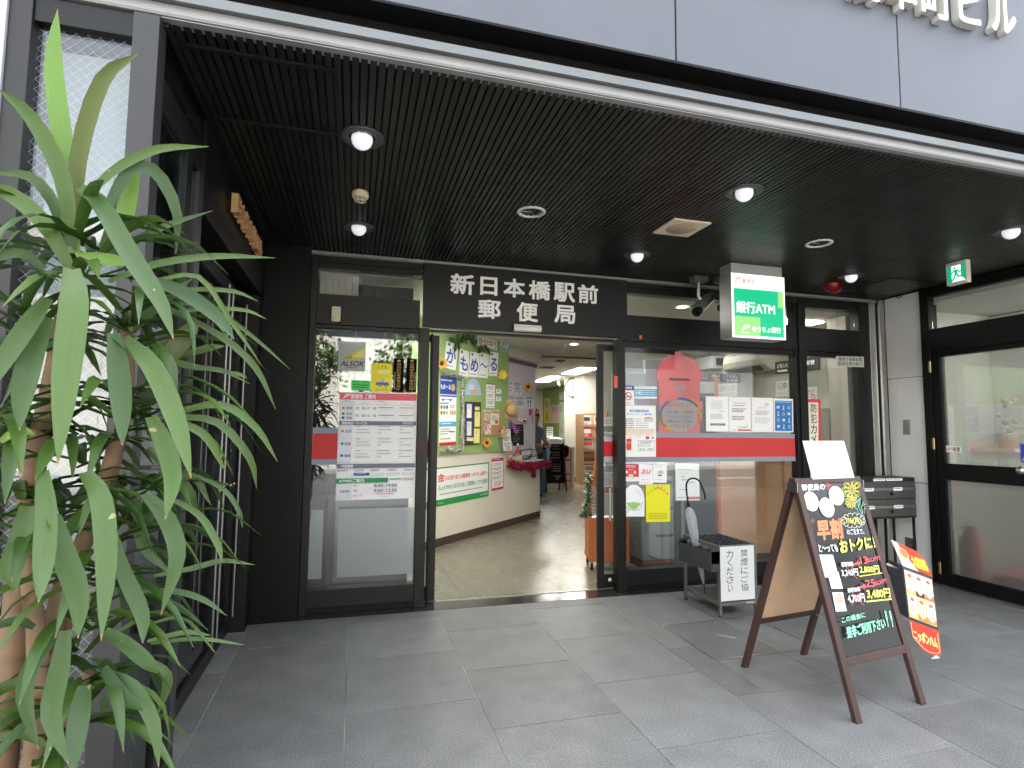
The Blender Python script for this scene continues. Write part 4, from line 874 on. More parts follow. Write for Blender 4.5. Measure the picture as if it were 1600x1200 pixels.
s = SH((1055, 724), (1092, 724.5), (1056, 782), -.0225+.006-.0); s.base(WHITEP).grey(.1, .16, .86, .19, INK, 1, 2).text(.14, .25, .56, .28, INK, '「ゆうパック」', .5).text(.2, .33, .38, .37, INK, '・電話', .4).text(.2, .42, .58, .46, INK, '・電話受付', .4).grey(.42, .5, .9, .53, INK, 1, 5).grey(.14, .7, .6, .73, INK, 1, 6).rect(.5, .90, 1, .97, P('#d83a50')).grey(.08, .91, .4, .95, P('#d83a50'), 1, 4, .95)
s.done('notice_sheet', 'white notice with a red corner behind the glass, over the umbrella handle', 'notice')
s = SH((1306, 556.5), (1349, 557.5), (1306.5, 573), .05, .004); s.base(mat('plate_white', (.62, .63, .60), .4)).text(.08, .10, .93, .46, INK, '警視庁通報装置', .8).text(.06, .54, .94, .90, INK, '警備保障作動中', .3)
s.done('alarm_plate', 'small white lettered plate at the top of the narrow right pane', 'plate')
s = SH((1256.5, 623.5), (1282, 624), (1256.5, 770), .006); s.base(P('#e2414a')).rect(.0, .035, .86, 1, P('#f3eedb')); s.vtext(.40, .05, .76, .95, INK, '防犯カメラ作動中', .9)
s.done('camera_strip', 'long white strip with red edge warning of cameras on the narrow right pane', 'sign')
s = SH((959.5, 587), (965, 587.5), (959.5, 606), .05); s.base(P('#e8604a')).done('door_tag', 'small orange tag on the frame right of the doorway', 'tag')
s = SH((999, 524), (1003, 524), (999, 530), .07); s.base(P('#d8643a')).done('frame_mark', 'tiny orange mark on the dark panel beside the name board', 'tag')
# ------------------------------------------------------------------ sandwich board
WOOD = mat('dark_wood', (.058, .027, .022), .45, var=.25, vscale=6, stretch=(1, 1, .12), bump=.15, bscale=60, rvar=.1)
PLY = mat('plywood', (.72, .48, .29), .55, var=.14, vscale=2.2, stretch=(3, 3, .6), bump=.05)
BOARD = mat('chalk_black', (.010, .011, .012), .16, var=.3, vscale=4, rvar=.06)
AB = V((2.694, 2.779, 0)); AA = math.radians(8.05)
aex = V((math.cos(AA), math.sin(AA), 0)); aey = V((-math.sin(AA), math.cos(AA), 0)); HT = 1.19
ab = thing('sandwich_board', 'dark wood sandwich board with bright chalk writing standing on the porch tiles', 'sandwich board', AB, 0)
def apt(x, y, z): return AB+aex*x+aey*y+V((0, 0, z))
FU = (apt(0, -.055, HT)-apt(0, -.378, 0)).normalized(); FN = aex.cross(FU).normalized()     # front face: up-slope and outward
BU = (apt(0, -.02, HT)-apt(0, .378, 0)).normalized(); BN = BU.cross(aex).normalized()
SLF = (apt(0, -.055, HT)-apt(0, -.378, 0)).length; SLB = (apt(0, -.02, HT)-apt(0, .378, 0)).length
def fp(x, s_, d=0): return apt(x, -.378, 0)+FU*s_+FN*d
def bp(x, s_, d=0): return apt(x, .378, 0)+BU*s_+BN*d
def fpx(u, v):
    q = cut(u, v, apt(0, -.378, 0), FN)-apt(0, -.378, 0); return q.dot(aex), q.dot(FU)
W0, W1 = -.287, .268
for x in (W0, W1-.042): b = MB(); b.obox(fp(x, 0, -.028), aex*.042, FU*SLF, FN*.028, WOOD); b.build('leg', ab, bevel=.003)
for x in (W0+.0, W1-.042): b = MB(); b.obox(bp(x, 0, -.028), aex*.042, BU*SLB, BN*.028, WOOD); b.build('leg', ab, bevel=.003)
zb = fpx(1372, 1024)[1]
b = MB(); b.obox(fp(W0+.0425, zb-.02, -.027), aex*(W1-W0-.085), FU*.042, FN*.027, WOOD); b.build('rail', ab, bevel=.003)
b = MB(); b.obox(fp(W0+.0425, SLF-.036, -.027), aex*(W1-W0-.085), FU*.034, FN*.027, WOOD); b.build('rail', ab, bevel=.003)
zq = zb+.022
b = MB(); b.obox(fp(W0+.040, zq-.004, -.018), aex*(W1-W0-.08), FU*(SLF-.034-zq), FN*.010, BOARD); b.build('chalk_panel', ab)
for q_ in (.31, SLB-.05): b = MB(); b.obox(bp(W0+.0425, q_, -.026), aex*(W1-W0-.085), BU*.032, BN*.026, WOOD); b.build('rail', ab)
b = MB(); b.obox(bp(W0+.02, .335, -.018), aex*(W1-W0-.04), BU*(SLB-.38), BN*.008, PLY); b.build('plywood_panel', ab)
for x in (W0-.004, W1): b = MB(); b.obox(apt(x, -.075, HT-.08), aex*.004, aey*.07, V((0, 0, .055)), STEEL); b.build('hinge', ab)
b = MB(); b.tube([apt(W1-.03, -.30, .27), apt(W1-.05, -.05, .245), apt(W1-.03, .27, .29)], .003, mat('cord', (.45, .40, .30), .8), 6); b.build('stay_cord', ab)
for x in (W0+.021, W1-.021):
    for f in (fp, bp): b = MB(); q = f(x, .004, -.014); b.box(q.x-.015, q.x+.015, q.y-.012, q.y+.012, .0, .008, INK); b.build('foot', ab)
# chalk writing lies on the panel
class Chalk(Sheet):
    def __init__(s):
        s.n = FN; s.mb = MB(); s.k = 0; s.th = 0; o = apt(0, -.378, 0)-FN*.008
        s.p0 = o; s.tl = V((0, 0, 0)); s.R = V((1, 0, 0)); s.D = V((0, 1, 0))
    def at(s, x, y, k=None): return cut(x, y, s.p0, FN)+FN*(.0008+.00012*s.k)
    def q(s, tl, tr, bl, m, t, bold=2.5): s.k += 1; letter(s.mb, t, s.at(*tl), s.at(*tr), s.at(*bl), m, bold*1.3); s.k += 1; return s
    def stroke(s, pts, w, m):
        s.k += 1; P_ = [s.at(*p) for p in pts]; hw = w/2
        for i in range(len(P_)-1):
            t = P_[i+1]-P_[i]
            if t.length < 1e-6: continue
            t.normalize(); r = FN.cross(t)*hw; e = t*hw*.5; z = FN*.00002*(i % 3)
            s.mb.add([P_[i]-e-r+z, P_[i+1]+e-r+z, P_[i+1]+e+r+z, P_[i]-e+r+z], [(0, 1, 2, 3)], m)
        return s
    def loop(s, cx, cy_, rx, ry, w, m, rot=0, n=14): return s.stroke([(cx+rx*math.cos(6.2832*i/n)*math.cos(rot)-ry*math.sin(6.2832*i/n)*math.sin(rot), cy_+rx*math.cos(6.2832*i/n)*math.sin(rot)+ry*math.sin(6.2832*i/n)*math.cos(rot)) for i in range(n+1)], w, m)
CW = mat('chalk_white', (.80, .80, .82), .8); CY = mat('chalk_yellow', (.80, .82, .16), .8); CO = mat('chalk_orange', (.80, .28, .14), .8); CR = mat('chalk_red', (.80, .12, .14), .8); CG = mat('chalk_green', (.30, .78, .50), .8)
ck = Chalk(); z8 = lambda x, y: (1235+x/8.575, 740+y/8.571); y7 = lambda x, y: (1270+x/7.5, 850+y/7.5)
ck.q(z8(140, 142), z8(452, 128), z8(150, 232), CW, '郵便局の', 2.2).stroke([z8(465, 132), z8(520, 125)], .008, CR).stroke([z8(468, 165), z8(535, 155)], .008, CR).stroke([z8(500, 165), z8(508, 210)], .008, CR)
ck.q(z8(345, 630), z8(670, 610), z8(375, 885), CO, '早割', 3.4)
ck.stroke([z8(272, 628), z8(292, 668)], .004, CO).stroke([z8(290, 606), z8(312, 645)], .004, CO).stroke([z8(640, 600), z8(636, 632)], .004, CO).stroke([z8(664, 598), z8(660, 630)], .004, CO)
for i in range(13):
    a = 6.2832*i/13; ck.loop(*z8(838+130*math.cos(a), 628+72*math.sin(a)), 3.6, 3.4, .0028, CW)
ck.mb.add([ck.at(*z8(838+122*math.cos(6.2832*i/18), 628+66*math.sin(6.2832*i/18)), ) + FN*.0006 for i in range(18)], [tuple(range(17, -1, -1))], BOARD); ck.k += 8
ck.q(z8(715, 588), z8(925, 590), z8(745, 685), CY, '7/6(月)', 2.2).q(z8(930, 650), z8(985, 648), z8(935, 685), CW, 'まで', 1.5)
ck.q(z8(738, 745), z8(965, 735), z8(752, 822), CW, 'のご注文で、', 1.4).q(z8(360, 950), z8(610, 945), z8(380, 1050), CW, 'と～っても', 2.4).q(z8(640, 900), z8(1100, 838), z8(668, 1060), CY, 'おトクに！', 3.2)
def flower(cx, cy_, R_, rp, n):
    for i in range(n):
        a = 6.2832*i/n; ck.loop(*z8(cx+R_*math.cos(a), cy_+R_*1.1*math.sin(a)), rp*1.35/8.57, rp*.8/8.57, .0026, CY, a)
        ck.loop(*z8(cx+R_*math.cos(a), cy_+R_*1.1*math.sin(a)), rp*.8/8.57, rp*.4/8.57, .002, CY, a)
    for k_ in range(5): ck.stroke([z8(cx-26+10*k_, cy_-22), z8(cx-20+10*k_, cy_+24)], .004, CO)
flower(810, 215, 78, 40, 10); flower(790, 380, 46, 26, 9)
for a in ([(860, 330), (890, 450), (940, 550)], [(915, 320), (905, 400), (890, 450)], [(980, 410), (930, 440), (940, 545)], [(830, 450), (870, 480), (885, 540)], [(975, 450), (960, 500), (968, 548)], [(905, 330), (880, 380)], [(960, 380), (935, 420)]): ck.stroke([z8(*p) for p in a], .003, CG)
ck.q(y7(305, 215), y7(445, 205), y7(315, 270), CW, '通常価格', 2).stroke([y7(460, 238), y7(515, 225)], .012, CR).stroke([y7(498, 205), y7(530, 225), y7(512, 248)], .008, CR).q(y7(525, 155), y7(605, 148), y7(540, 235), CR, '13', 3).q(y7(608, 170), y7(755, 140), y7(615, 218), CR, '%OFF!', 2.2)
ck.q(y7(305, 300), y7(495, 290), y7(320, 385), CW, '3,240円', 2.2).q(y7(518, 262), y7(745, 255), y7(530, 345), CY, '2,800円', 2.6).stroke([y7(520, 380), y7(785, 340)], .005, CY).stroke([y7(355, 265), y7(490, 400)], .004, CR).stroke([y7(440, 275), y7(350, 395)], .003, CR)
ck.q(y7(375, 520), y7(520, 500), y7(385, 572), CW, '通常価格', 2).stroke([y7(525, 508), y7(575, 492)], .012, CR).stroke([y7(560, 470), y7(592, 492), y7(572, 520)], .008, CR).q(y7(585, 425), y7(690, 415), y7(600, 505), CR, '25', 3).q(y7(690, 440), y7(825, 405), y7(698, 490), CR, '%OFF!', 2.2)
ck.q(y7(375, 595), y7(568, 580), y7(392, 695), CW, '4,700円', 2.2).q(y7(598, 535), y7(865, 520), y7(612, 645), CY, '3,480円', 2.8).stroke([y7(600, 675), y7(888, 645)], .008, CY).stroke([y7(430, 570), y7(565, 715)], .004, CR).stroke([y7(525, 570), y7(425, 720)], .003, CR)
ck.q(y7(300, 860), y7(570, 795), y7(315, 925), CG, 'この機会に', 2).q(y7(355, 975), y7(800, 860), y7(378, 1105), CG, '是非ご利用下さい', 2.6)
for x in (815, 868): ck.stroke([y7(x, 790), y7(x+20, 880)], .013, CG).stroke([y7(x+20, 880), y7(x+38, 968)], .006, CG)
o = ck.mb.build('chalk_writing', ab)
# papers taped to the board
WPAP = mat('bright_paper', (.80, .80, .81), .6)
for nm, cs_, lab in (('paper_oval', (z8(268, 374), z8(478, 455), z8(608, 298)), None),):
    for (cx, cy_), (rx, ry, rot) in zip(cs_, ((11.0, 16.0, -.35), (11.0, 16.2, -.38), (11.3, 15.6, -.38))):
        b = MB(); pts = [cut(cx+rx*math.cos(a)*math.cos(rot)-ry*math.sin(a)*math.sin(rot), cy_+rx*math.cos(a)*math.sin(rot)+ry*math.sin(a)*math.cos(rot), ck.p0, FN)+FN*.004 for a in [6.2832*i/28 for i in range(28)]]
        b.prism(pts, FN*.001, WPAP); b.build(nm, ab)
def pap(c, f=None, name='taped_paper'):
    s = Sheet(ck.p0+FN*.003, FN, *[y7(*p) for p in c], .0012); s.base(WPAP)
    if f: f(s)
    s.done(name, None, None, None, ab)
pap(((65, 125), (232, 125), (135, 392)), lambda s: s.ring(.5, .5, .36, .32, .03, P('#e2cfc4')).ring(.5, .52, .2, .18, .02, P('#e8d4b8')).grey(.3, .45, .75, .6, P('#d8b8a0'), 3, 4))
pap(((165, 325), (298, 325), (218, 525)))
pap(((225, 568), (350, 565), (270, 792)), lambda s: s.rect(.05, .06, .95, .66, P('#e8c8bc')).grey(.1, .12, .9, .62, P('#c85a50'), 5, 3).rect(.08, .1, .35, .3, WPAP))
nt_ = Sheet(fp(0, 0, .001), FN, V(fp(-.150, SLF+.215, .004)), V(fp(.208, SLF+.215, .004)), V(fp(-.150, SLF-.012, .004)), .001); nt_.base(WPAP).text(.34, .27, .60, .33, GREYINK, '郵便局からの', .3).grey(.1, .42, .9, .47, LINE, 1, 3).grey(.3, .62, .7, .68, GREYINK, 1, 4).grey(.15, .76, .85, .82, LINE, 1, 5)
nt_.done('taped_notice', 'blank-looking white paper standing up from the top of the sandwich board', 'notice')

# ------------------------------------------------------------------ leaflet box hung on the side of the board
LR = apt(W1+.02, -.17, .52)
lf = thing('leaflet_box', 'black-sided leaflet box with red and white food leaflets hung beside the sandwich board', 'leaflet box', LR, 0)
y9 = lambda x, y: (1385+x/7.27, 850+y/7.27)
LBX = mat('box_marbled', (.045, .05, .075), .4, var=.7, vscale=35, rvar=.1)
ldir = (onz(1475, 985, .30)-onz(1420, 965, .30)); 
LY = 2.62; T = {k_: ony(*y9(*p), LY) for k_, p in dict(tl=(185, 255), bl=(248, 850), btl=(25, 245), bbl=(98, 880)).items()}
fd = V((.90, -.44, 0)).normalized()        # the leaflet face runs to the right and towards the street
fnm = fd.cross(V((0, 0, 1))).normalized()
o0 = T['tl']; top_z = o0.z
def lpx(x, y): return cut(*y9(x, y), o0, fnm)
a0, a1, a2, a3 = lpx(185, 255), lpx(525, 380), lpx(250, 850), lpx(598, 945)
wdt = ((a1-a0).length+(a3-a2).length)/2; xr = fd; up_ = (a0-a2).normalized(); face_o = a2; fh = (a0-a2).length; rgt = (a1-a0).normalized()
fnm = rgt.cross(up_).normalized()
b = MB(); b.obox(face_o-fnm*.002, rgt*.004, up_*fh, -fnm*.17, LBX); b.obox(face_o+rgt*(wdt-.004)-fnm*.002, rgt*.004, up_*fh, -fnm*.17, LBX); b.obox(face_o-fnm*.172, rgt*wdt, up_*fh, fnm*.004, LBX); b.obox(face_o+rgt*.0045-fnm*.002, rgt*(wdt-.009), up_*.004, -fnm*.168, LBX)
b.build('case', lf); b = MB(); b.obox(face_o+rgt*.0045-fnm*.01, rgt*(wdt-.009), up_*(fh-.001), fnm*.004, mat('case_front', (.08, .085, .12), .4)); b.build('front_plate', lf)
b = MB(); b.obox(face_o-rgt*.06+up_*(fh-.03)-fnm*.08, rgt*.06, up_*.012, fnm*.012, STEEL); b.build('hook', lf)
RDL = P('#e04632'); CRM2 = P('#f6ecd8')
s = Sheet(face_o+fnm*.001, fnm, face_o+up_*fh*.95+rgt*.006+fnm*.0, face_o+up_*fh*.95+rgt*(wdt-.006), face_o+up_*fh*.05+rgt*.006, .0015); s.base(P('#f3e2b0'))
cols = ['#f6f0e4', '#f8f4ea', '#f4efe6', '#faf6ec', '#f2d9a0', '#faf6ee']; bot = ['#f2c47a', '#5a3428', '#e07a3a', '#f4d07a', '#e89038', '#f0a050']
for j in range(2):
    for i in range(3):
        x0, y0 = .015+.33*i, .015+.495*j; s.rect(x0, y0, x0+.31, y0+.475, P(cols[j*3+i])).rect(x0, y0+.36, x0+.31, y0+.475, P(bot[j*3+i])).oval(x0+.155, y0+.24, .13, .19, CRM2).oval(x0+.155, y0+.08, .08, .04, P('#b8785a'))
        for r_ in range(4): s.grey(x0+.07, y0+.15+.055*r_, x0+.24, y0+.18+.055*r_, P('#4a3a34'), 1, 7*i+3*j+r_, .9)
s.done('leaflet', None, None, None, lf)
s = Sheet(face_o, fnm, face_o+up_*(fh+.135)-rgt*.055+fnm*.0, face_o+up_*(fh+.135)+rgt*(wdt-.055), face_o+up_*(fh+.004), .002)
s.base(P('#f0e6d8'), [(.02, .0), (.86, .12), (1.0, .4), (1.0, 1), (0, 1)]); s.poly([(.2, .03), (.86, .12), (1, .42), (1, 1), (.55, 1), (.34, .55)], RDL).oval(.28, .42, .17, .22, P('#e8b48a')).oval(.28, .42, .11, .15, P('#d88a58')).text(.46, .40, .96, .84, P('#f8d84a'), '大感謝祭', 3, .03)
s.done('header_card', None, None, None, lf)
s = Sheet(face_o, fnm, face_o-up_*.004+rgt*.004, face_o-up_*.004+rgt*(wdt), face_o-up_*.155+rgt*.004, .002)
s.base(RDL, [(0, 0), (1, 0), (1, .82), (.86, .95), (.62, 1), (.38, .95), (.05, .62)]); s.line([(.04, .05), (.07, .58), (.4, .88), (.62, .93), (.84, .88), (.96, .78), (.95, .1)], .018, P('#f8e8a0')).text(.10, .28, .90, .68, P('#f6ea9a'), 'ニッポンハム', 2.5)
s.done('tongue_card', None, None, None, lf)

# ------------------------------------------------------------------ umbrella stand, umbrella
UM = mat('stand_metal', (.17, .175, .175), .45, .6, var=.12, vscale=10, rvar=.1); UD = mat('stand_dark', (.055, .06, .065), .45, .3, var=.15)
UX0, UX1, UY0, UY1, UH = 2.80, 3.15, 3.93, 4.43, .555
us = thing('umbrella_stand', 'low grey metal umbrella stand with a white no-smoking notice on its front', 'umbrella stand', ((UX0+UX1)/2, (UY0+UY1)/2, 0))
for x in (UX0, UX1-.022):
    for y in (UY0, UY1-.022): b = MB(); b.box(x, x+.022, y, y+.022, .012, UH, UM); b.build('leg', us, bevel=.002); b = MB(); b.box(x+.002, x+.02, y+.002, y+.02, .0005, .0118, INK); b.build('foot', us)
for z in (.085, UH-.03):
    for q_ in ((UX0+.0225, UX1-.0225, UY0+.001, UY0+.018), (UX0+.0225, UX1-.0225, UY1-.018, UY1-.001), (UX0+.001, UX0+.018, UY0+.0225, UY1-.0225), (UX1-.018, UX1-.001, UY0+.0225, UY1-.0225)):
        b = MB(); b.box(*q_, z, z+.026, UM); b.build('rail', us, bevel=.002)
b = MB(); nx, ny = 5, 7
for i in range(1, nx): x = UX0+.02+(UX1-UX0-.04)*i/nx; b.box(x-.004, x+.004, UY0+.0185, UY1-.0185, UH-.035, UH-.006, UD)
for j in range(1, ny): y = UY0+.02+(UY1-UY0-.04)*j/ny; b.box(UX0+.0185, UX1-.0185, y-.004, y+.004, UH-.034, UH-.007, UD)
b.build('grid', us)
b = MB(); b.box(UX0+.0185, UX1-.0185, UY0+.0185, UY1-.0185, .088, .095, mat('stand_tray', (.09, .08, .07), .6, var=.3, vscale=12)); b.build('tray', us)
b = MB(); b.box(UX0-.075, UX0-.002, UY0-.01, UY0-.004, UH-.20, UH-.02, UD); b.box(UX0-.075, UX0-.002, UY1-.06, UY1-.054, UH-.20, UH-.02, UD); b.box(UX0-.079, UX0-.074, UY0-.01, UY1-.054, UH-.20, UH-.05, UD)
for i in range(5): y = UY0-.01+(UY1-UY0-.05)*i/4; b.box(UX0-.0735, UX0-.002, y+.0, y+.004, UH-.14, UH-.045, UD)
for z in (UH-.165, UH-.115): b.box(UX0-.0735, UX0-.002, UY0-.0035, UY1-.06, z, z+.006, BLACK)
b.build('compact_rack', us)
b = MB(); b.box(UX0+.028, UX1-.028, UY0+.0185, UY0+.024, .12, UH-.04, BLACK); b.build('back_plate', us)
tlp, trp, blp = ony(1128, 858, UY0-.004), ony(1174, 853, UY0-.004), ony(1128.5, 942, UY0-.004)
s = Sheet((0, UY0-.004, 0), (0, -1, 0), V((UX0+.008, UY0-.004, UH-.012)), V((UX1-.03, UY0-.004, UH-.012)), V((UX0+.008, UY0-.004, .125)), .003); s.base(mat('notice_plate', (.85, .85, .80), .35)); INK2 = P('#55565a')
s.vtext(.60, .07, .81, .86, INK2, '禁煙にご協', .35).vtext(.17, .07, .38, .86, INK2, '力ください', .35).rect(.72, 1.035, .98, 1.075, P('#a8a89c'))
o = s.done('notice_plate', 'white no-smoking notice plate', None, None, us)
ump = thing('umbrella', 'furled clear plastic umbrella with a black hooked handle standing in the umbrella stand', 'umbrella', (2.84, 4.27, .1))
top = ony(1075, 786, 4.22); tip = V((UX0+.085, 4.24, .10)); axu = (tip-top)
PLAS = film('umbrella_plastic', '#e6eaee', .5, .3)
b = MB(); hk = [top]
hkpx = [(1075, 786), (1073, 770), (1072.5, 757), (1077, 749), (1085, 747.5), (1092, 751), (1097, 761), (1101, 772)]
b.tube(spline([ony(*p, 4.22) for p in hkpx]+[ony(1102, 780, 4.22)], 26), .0075, BLACK, 8); b.build('handle', ump)
b = MB(); b.tube([top, top+axu*.92], .004, STEEL, 6); b.build('shaft', ump)
b = MB(); n = 20; prof = [(.05, .012), (.08, .026), (.16, .036), (.34, .032), (.6, .024), (.82, .013), (.90, .006)]
ax_ = axu.normalized(); e1 = ax_.orthogonal().normalized(); e2 = ax_.cross(e1); vsu = []
for t, r in prof:
    for j in range(n): q = 6.2832*j/n; rr = r*(1+.28*math.cos(8*q+t*3)); vsu.append(top+axu*t+(e1*math.cos(q)+e2*math.sin(q))*rr)
b.add(vsu, [(i*n+j, i*n+(j+1) % n, (i+1)*n+(j+1) % n, (i+1)*n+j) for i in range(len(prof)-1) for j in range(n)], PLAS, True); b.build('canopy', ump)
b = MB(); b.tube([top+axu*.90, tip], .005, BLACK, 6); b.build('tip', ump)
b = MB(); b.lathe(top-ax_*.0, [(.0, -.002), (.011, 0), (.011, .03), (0, .032)], BLACK, 12, ax_); b.build('collar', ump)

# ------------------------------------------------------------------ letterbox bank on a stand
lbx = thing('letterbox_bank', 'black letterbox bank with four grey doors in the corner by the pale pier', 'letterboxes', (5.1, 4.5, 0))
MBK = mat('letterbox_black', (.02, .02, .02), .4, rvar=.05); MGR = mat('letterbox_door', (.14, .145, .14), .32, .5, var=.08, rvar=.05)
ly = 4.36; A_ = ony(1431, 746, ly); LX1 = A_.x; LZ1 = A_.z; LX0 = LX1-.72; LZ0 = ony(1430, 809, ly).z
b = MB(); b.box(LX0, LX1, ly+.012, ly+.26, LZ0, LZ1, MBK); b.build('case', lbx, bevel=.003)
wd = (LX1-LX0-.03)/2
for i in range(2):
    for j in range(2):
        x0 = LX0+.012+i*(wd+.006); z0 = LZ0+.022+j*((LZ1-LZ0-.06)/2+.004); z1 = z0+(LZ1-LZ0-.06)/2-.004
        b = MB(); b.box(x0, x0+wd, ly, ly+.0115, z0, z1-.075, MGR); b.box(x0, x0+wd, ly+.004, ly+.0116, z1-.058, z1, MGR); b.box(x0, x0+wd, ly-.006, ly-.0003, z1-.082, z1-.058, mat('letterbox_flap', (.42, .43, .42), .3, .8)); d_ = b.build('door', lbx, bevel=.001)
        b = MB(); b.lathe((x0+.035, ly-.0005, z1-.115), [(.016, 0), (.016, -.012), (0, -.014)], BLACK, 14, (0, 1, 0)); b.build('lock', d_)
        s = Sheet((0, ly-.0065, 0), (0, -1, 0), V((x0+.06, ly-.0065, z1-.054)), V((x0+.17, ly-.0065, z1-.054)), V((x0+.06, ly-.0065, z1-.086)), .001); s.base(WHITEP).grey(.1, .25, .9, .75, INK, 1, i*2+j, .95); s.done('name_label', None, None, None, d_)
for x0, x1 in ((LX0+.2, LX0+.345), (LX0+.36, LX0+.56)):
    s = Sheet((0, ly+.0115, 0), (0, -1, 0), V((x0, ly+.0115, LZ1-.006)), V((x1, ly+.0115, LZ1-.006)), V((x0, ly+.0115, LZ1-.03)), .001); s.base(WHITEP).grey(.06, .25, .94, .75, INK, 1, int(x0*100), .95); s.done('name_label', None, None, None, lbx)
for x in (LX0+.01, LX1-.028):
    for y in (ly+.02, ly+.235): b = MB(); b.box(x, x+.018, y, y+.018, .0005, LZ0-.0005, MBK); b.build('leg', lbx)
pl = MB(); c0 = onz(1461, 1029, .004)
pl.add([c0+V((-.035, 0, 0)), c0+V((0, .02, .002)), c0+V((.05, .005, .001)), c0+V((.035, -.012, .006)), c0+V((0, -.012, .002))], [(0, 4, 3, 2, 1)], WPAP); pl.add([c0+V((0, .0, .003)), c0+V((.04, -.004, .004)), c0+V((.03, .014, .012)), c0+V((.005, .012, .008))], [(0, 1, 2, 3)], WPAP)
tag(pl.build('paper_scrap'), 'small scrap of white paper lying on the tiles right of the sandwich board', 'litter')
# ------------------------------------------------------------------ inside the post office
BASEB = mat('baseboard', (.075, .045, .035), .5)
LAMP = mat('lamp_panel', (1, .97, .90), .5, emit=5.2)
ic = MB(); ic.box(-3.2, 9.5, 4.92, 9.55, 2.752, 2.80, CEILIN); ic.box(-3.2, 9.5, 9.5, 20.9, 2.99, 3.05, CEILIN); ic.box(-3.2, 9.5, 9.50, 9.55, 2.7525, 2.989, CEILIN); tag(ic.build('office_ceiling'), kind='structure')
w = MB(); w.box(-3.2, 9.5, 20.8, 20.9, 0, 3.0, CREAM); w.box(9.4, 9.5, 4.9, 20.8, 0, 3.0, CREAM); w.box(-3.25, -3.2, 5.0, 20.9, 0, 3.0, CREAM); tag(w.build('office_wall'), kind='structure')
m = MB(); a, c = V((2.3, 9.30, 0)), V((5.2, 10.05, 0)); m.box(1.5, 9.3, 9.40, 9.499, 2.735, 2.7515, BASEB); tag(m.build('ceiling_strip'), kind='structure')
# counter wall: plane through (1.035, 7.062), running back to the right
CA = V((1.035, 7.062, 0)); ce = V((.703, .711, 0)).normalized(); cn = V((ce.y, -ce.x, 0))
def cw(s_, z, d=0): return CA+ce*s_+cn*d+V((0, 0, z))
def cc(u, v, d=0):
    q = cut(u, v, CA+cn*d, cn); return (q-CA).dot(ce), q.z
cwl = thing('counter_wall', 'cream counter front running diagonally into the post office, dark baseboard below', 'counter', cw(1.4, 0))
def ob_(name, s0, s1, z0, z1, d0, d1, m, parent=None, bev=0):
    b = MB(); b.obox(cw(s0, z0, d0), ce*(s1-s0), cn*(d1-d0), V((0, 0, z1-z0)), m); return b.build(name, parent, bevel=bev)
ob_('front_panel', -2.6, 1.70, .101, 1.11, -.12, 0, CREAM, cwl); ob_('front_panel', 1.70, 2.855, .101, .93, -.12, 0, CREAM, cwl)
ob_('end_panel', 2.74, 2.856, .0, .93, -.70, -.121, CREAM, cwl); ob_('baseboard', -2.6, 2.86, .001, .10, -.11, .006, BASEB, cwl)
ob_('ledge', 1.71, 2.90, .931, .955, -.55, .05, CREAM, cwl); ob_('back_panel', 1.70, 1.74, .956, 2.58, -.55, -.13, CREAM, cwl)
sf_ = ob_('soffit_box', 1.755, 2.89, 2.575, 2.751, -1.2, 0, mat('soffit', (.60, .57, .50), .7)); tag(sf_, 'cream boxed soffit hanging over the lilac notice panel', 'soffit')
GREEN = mat('green_board', (.29, .44, .15), .8, var=.06, vscale=4, bump=.1, bscale=150)
gb2 = thing('notice_board', 'green notice board above the counter front, covered with paper signs and sunflowers', 'notice board', cw(.6, 1.1))
ob_('board', -2.6, 1.745, 1.125, 2.75, -.10, 0, GREEN, gb2); ob_('bottom_rail', -2.6, 1.745, 1.1115, 1.1245, -.10, .012, mat('rail_grey', (.35, .36, .33), .5), gb2)
LIL = mat('lilac_panel', (.74, .68, .80), .8, var=.08, vscale=60); LD = -.16
lp = thing('lilac_panel', 'lilac dotted panel behind the service ledge under the soffit', 'panel', cw(2.2, 1))
LS1 = cc(836.5, 640, LD)[0]
ob_('panel', 1.745, LS1, .956, 2.52, LD-.03, LD, LIL, lp); ob_('top_strip', 1.745, LS1, 2.521, 2.574, LD-.03, LD+.03, mat('lilac_deep', (.25, .13, .27), .7), lp)
b = MB()
for i in range(int((LS1-1.79)/.05)):
    for j in range(30): b.obox(cw(1.77+.05*i, .98+.05*j, LD+.0004), ce*.008, V((0, 0, .008)), cn*.0006, mat('lilac_dot', (.36, .26, .44), .8))
o = b.build('dots', lp); o['kind'] = 'stuff'
c1 = lambda x, y: (680+x/6.667, 510+y/6.667); c3 = lambda x, y: (680+x/6.667, 640+y/6.667); c2 = lambda x, y: (760+x/6, 540+y/6); c7 = lambda x, y: (660+x/4, 660+y/4)
def CS(tl, tr, bl, d=.002, th=.001): return Sheet(CA, cn, tl, tr, bl, th, d)
KB = P('#2a50b8'); YEL2 = P('#f2e27a'); PINKP = P('#e8a8b8')
def sign1(tl, tr, bl, ch, lab, bold=2.5, m=KB, poly=None, box=(.12, .26, .9, .78)):
    s = CS(c1(*tl), c1(*tr), c1(*bl)); s.base(PAPER, poly); s.text(*box, m, ch, bold).rect(.12, .05, .34, .15, SLATE).grey(.1, .88, .9, .95, KB, 1, 3); s.done('paper_sign', lab, 'paper sign', 'hand-lettered sheets on the green board')
sign1((118, 150), (240, 192), (88, 425), 'か', 'slanted white sheet with the blue letter か at the left of the green board')
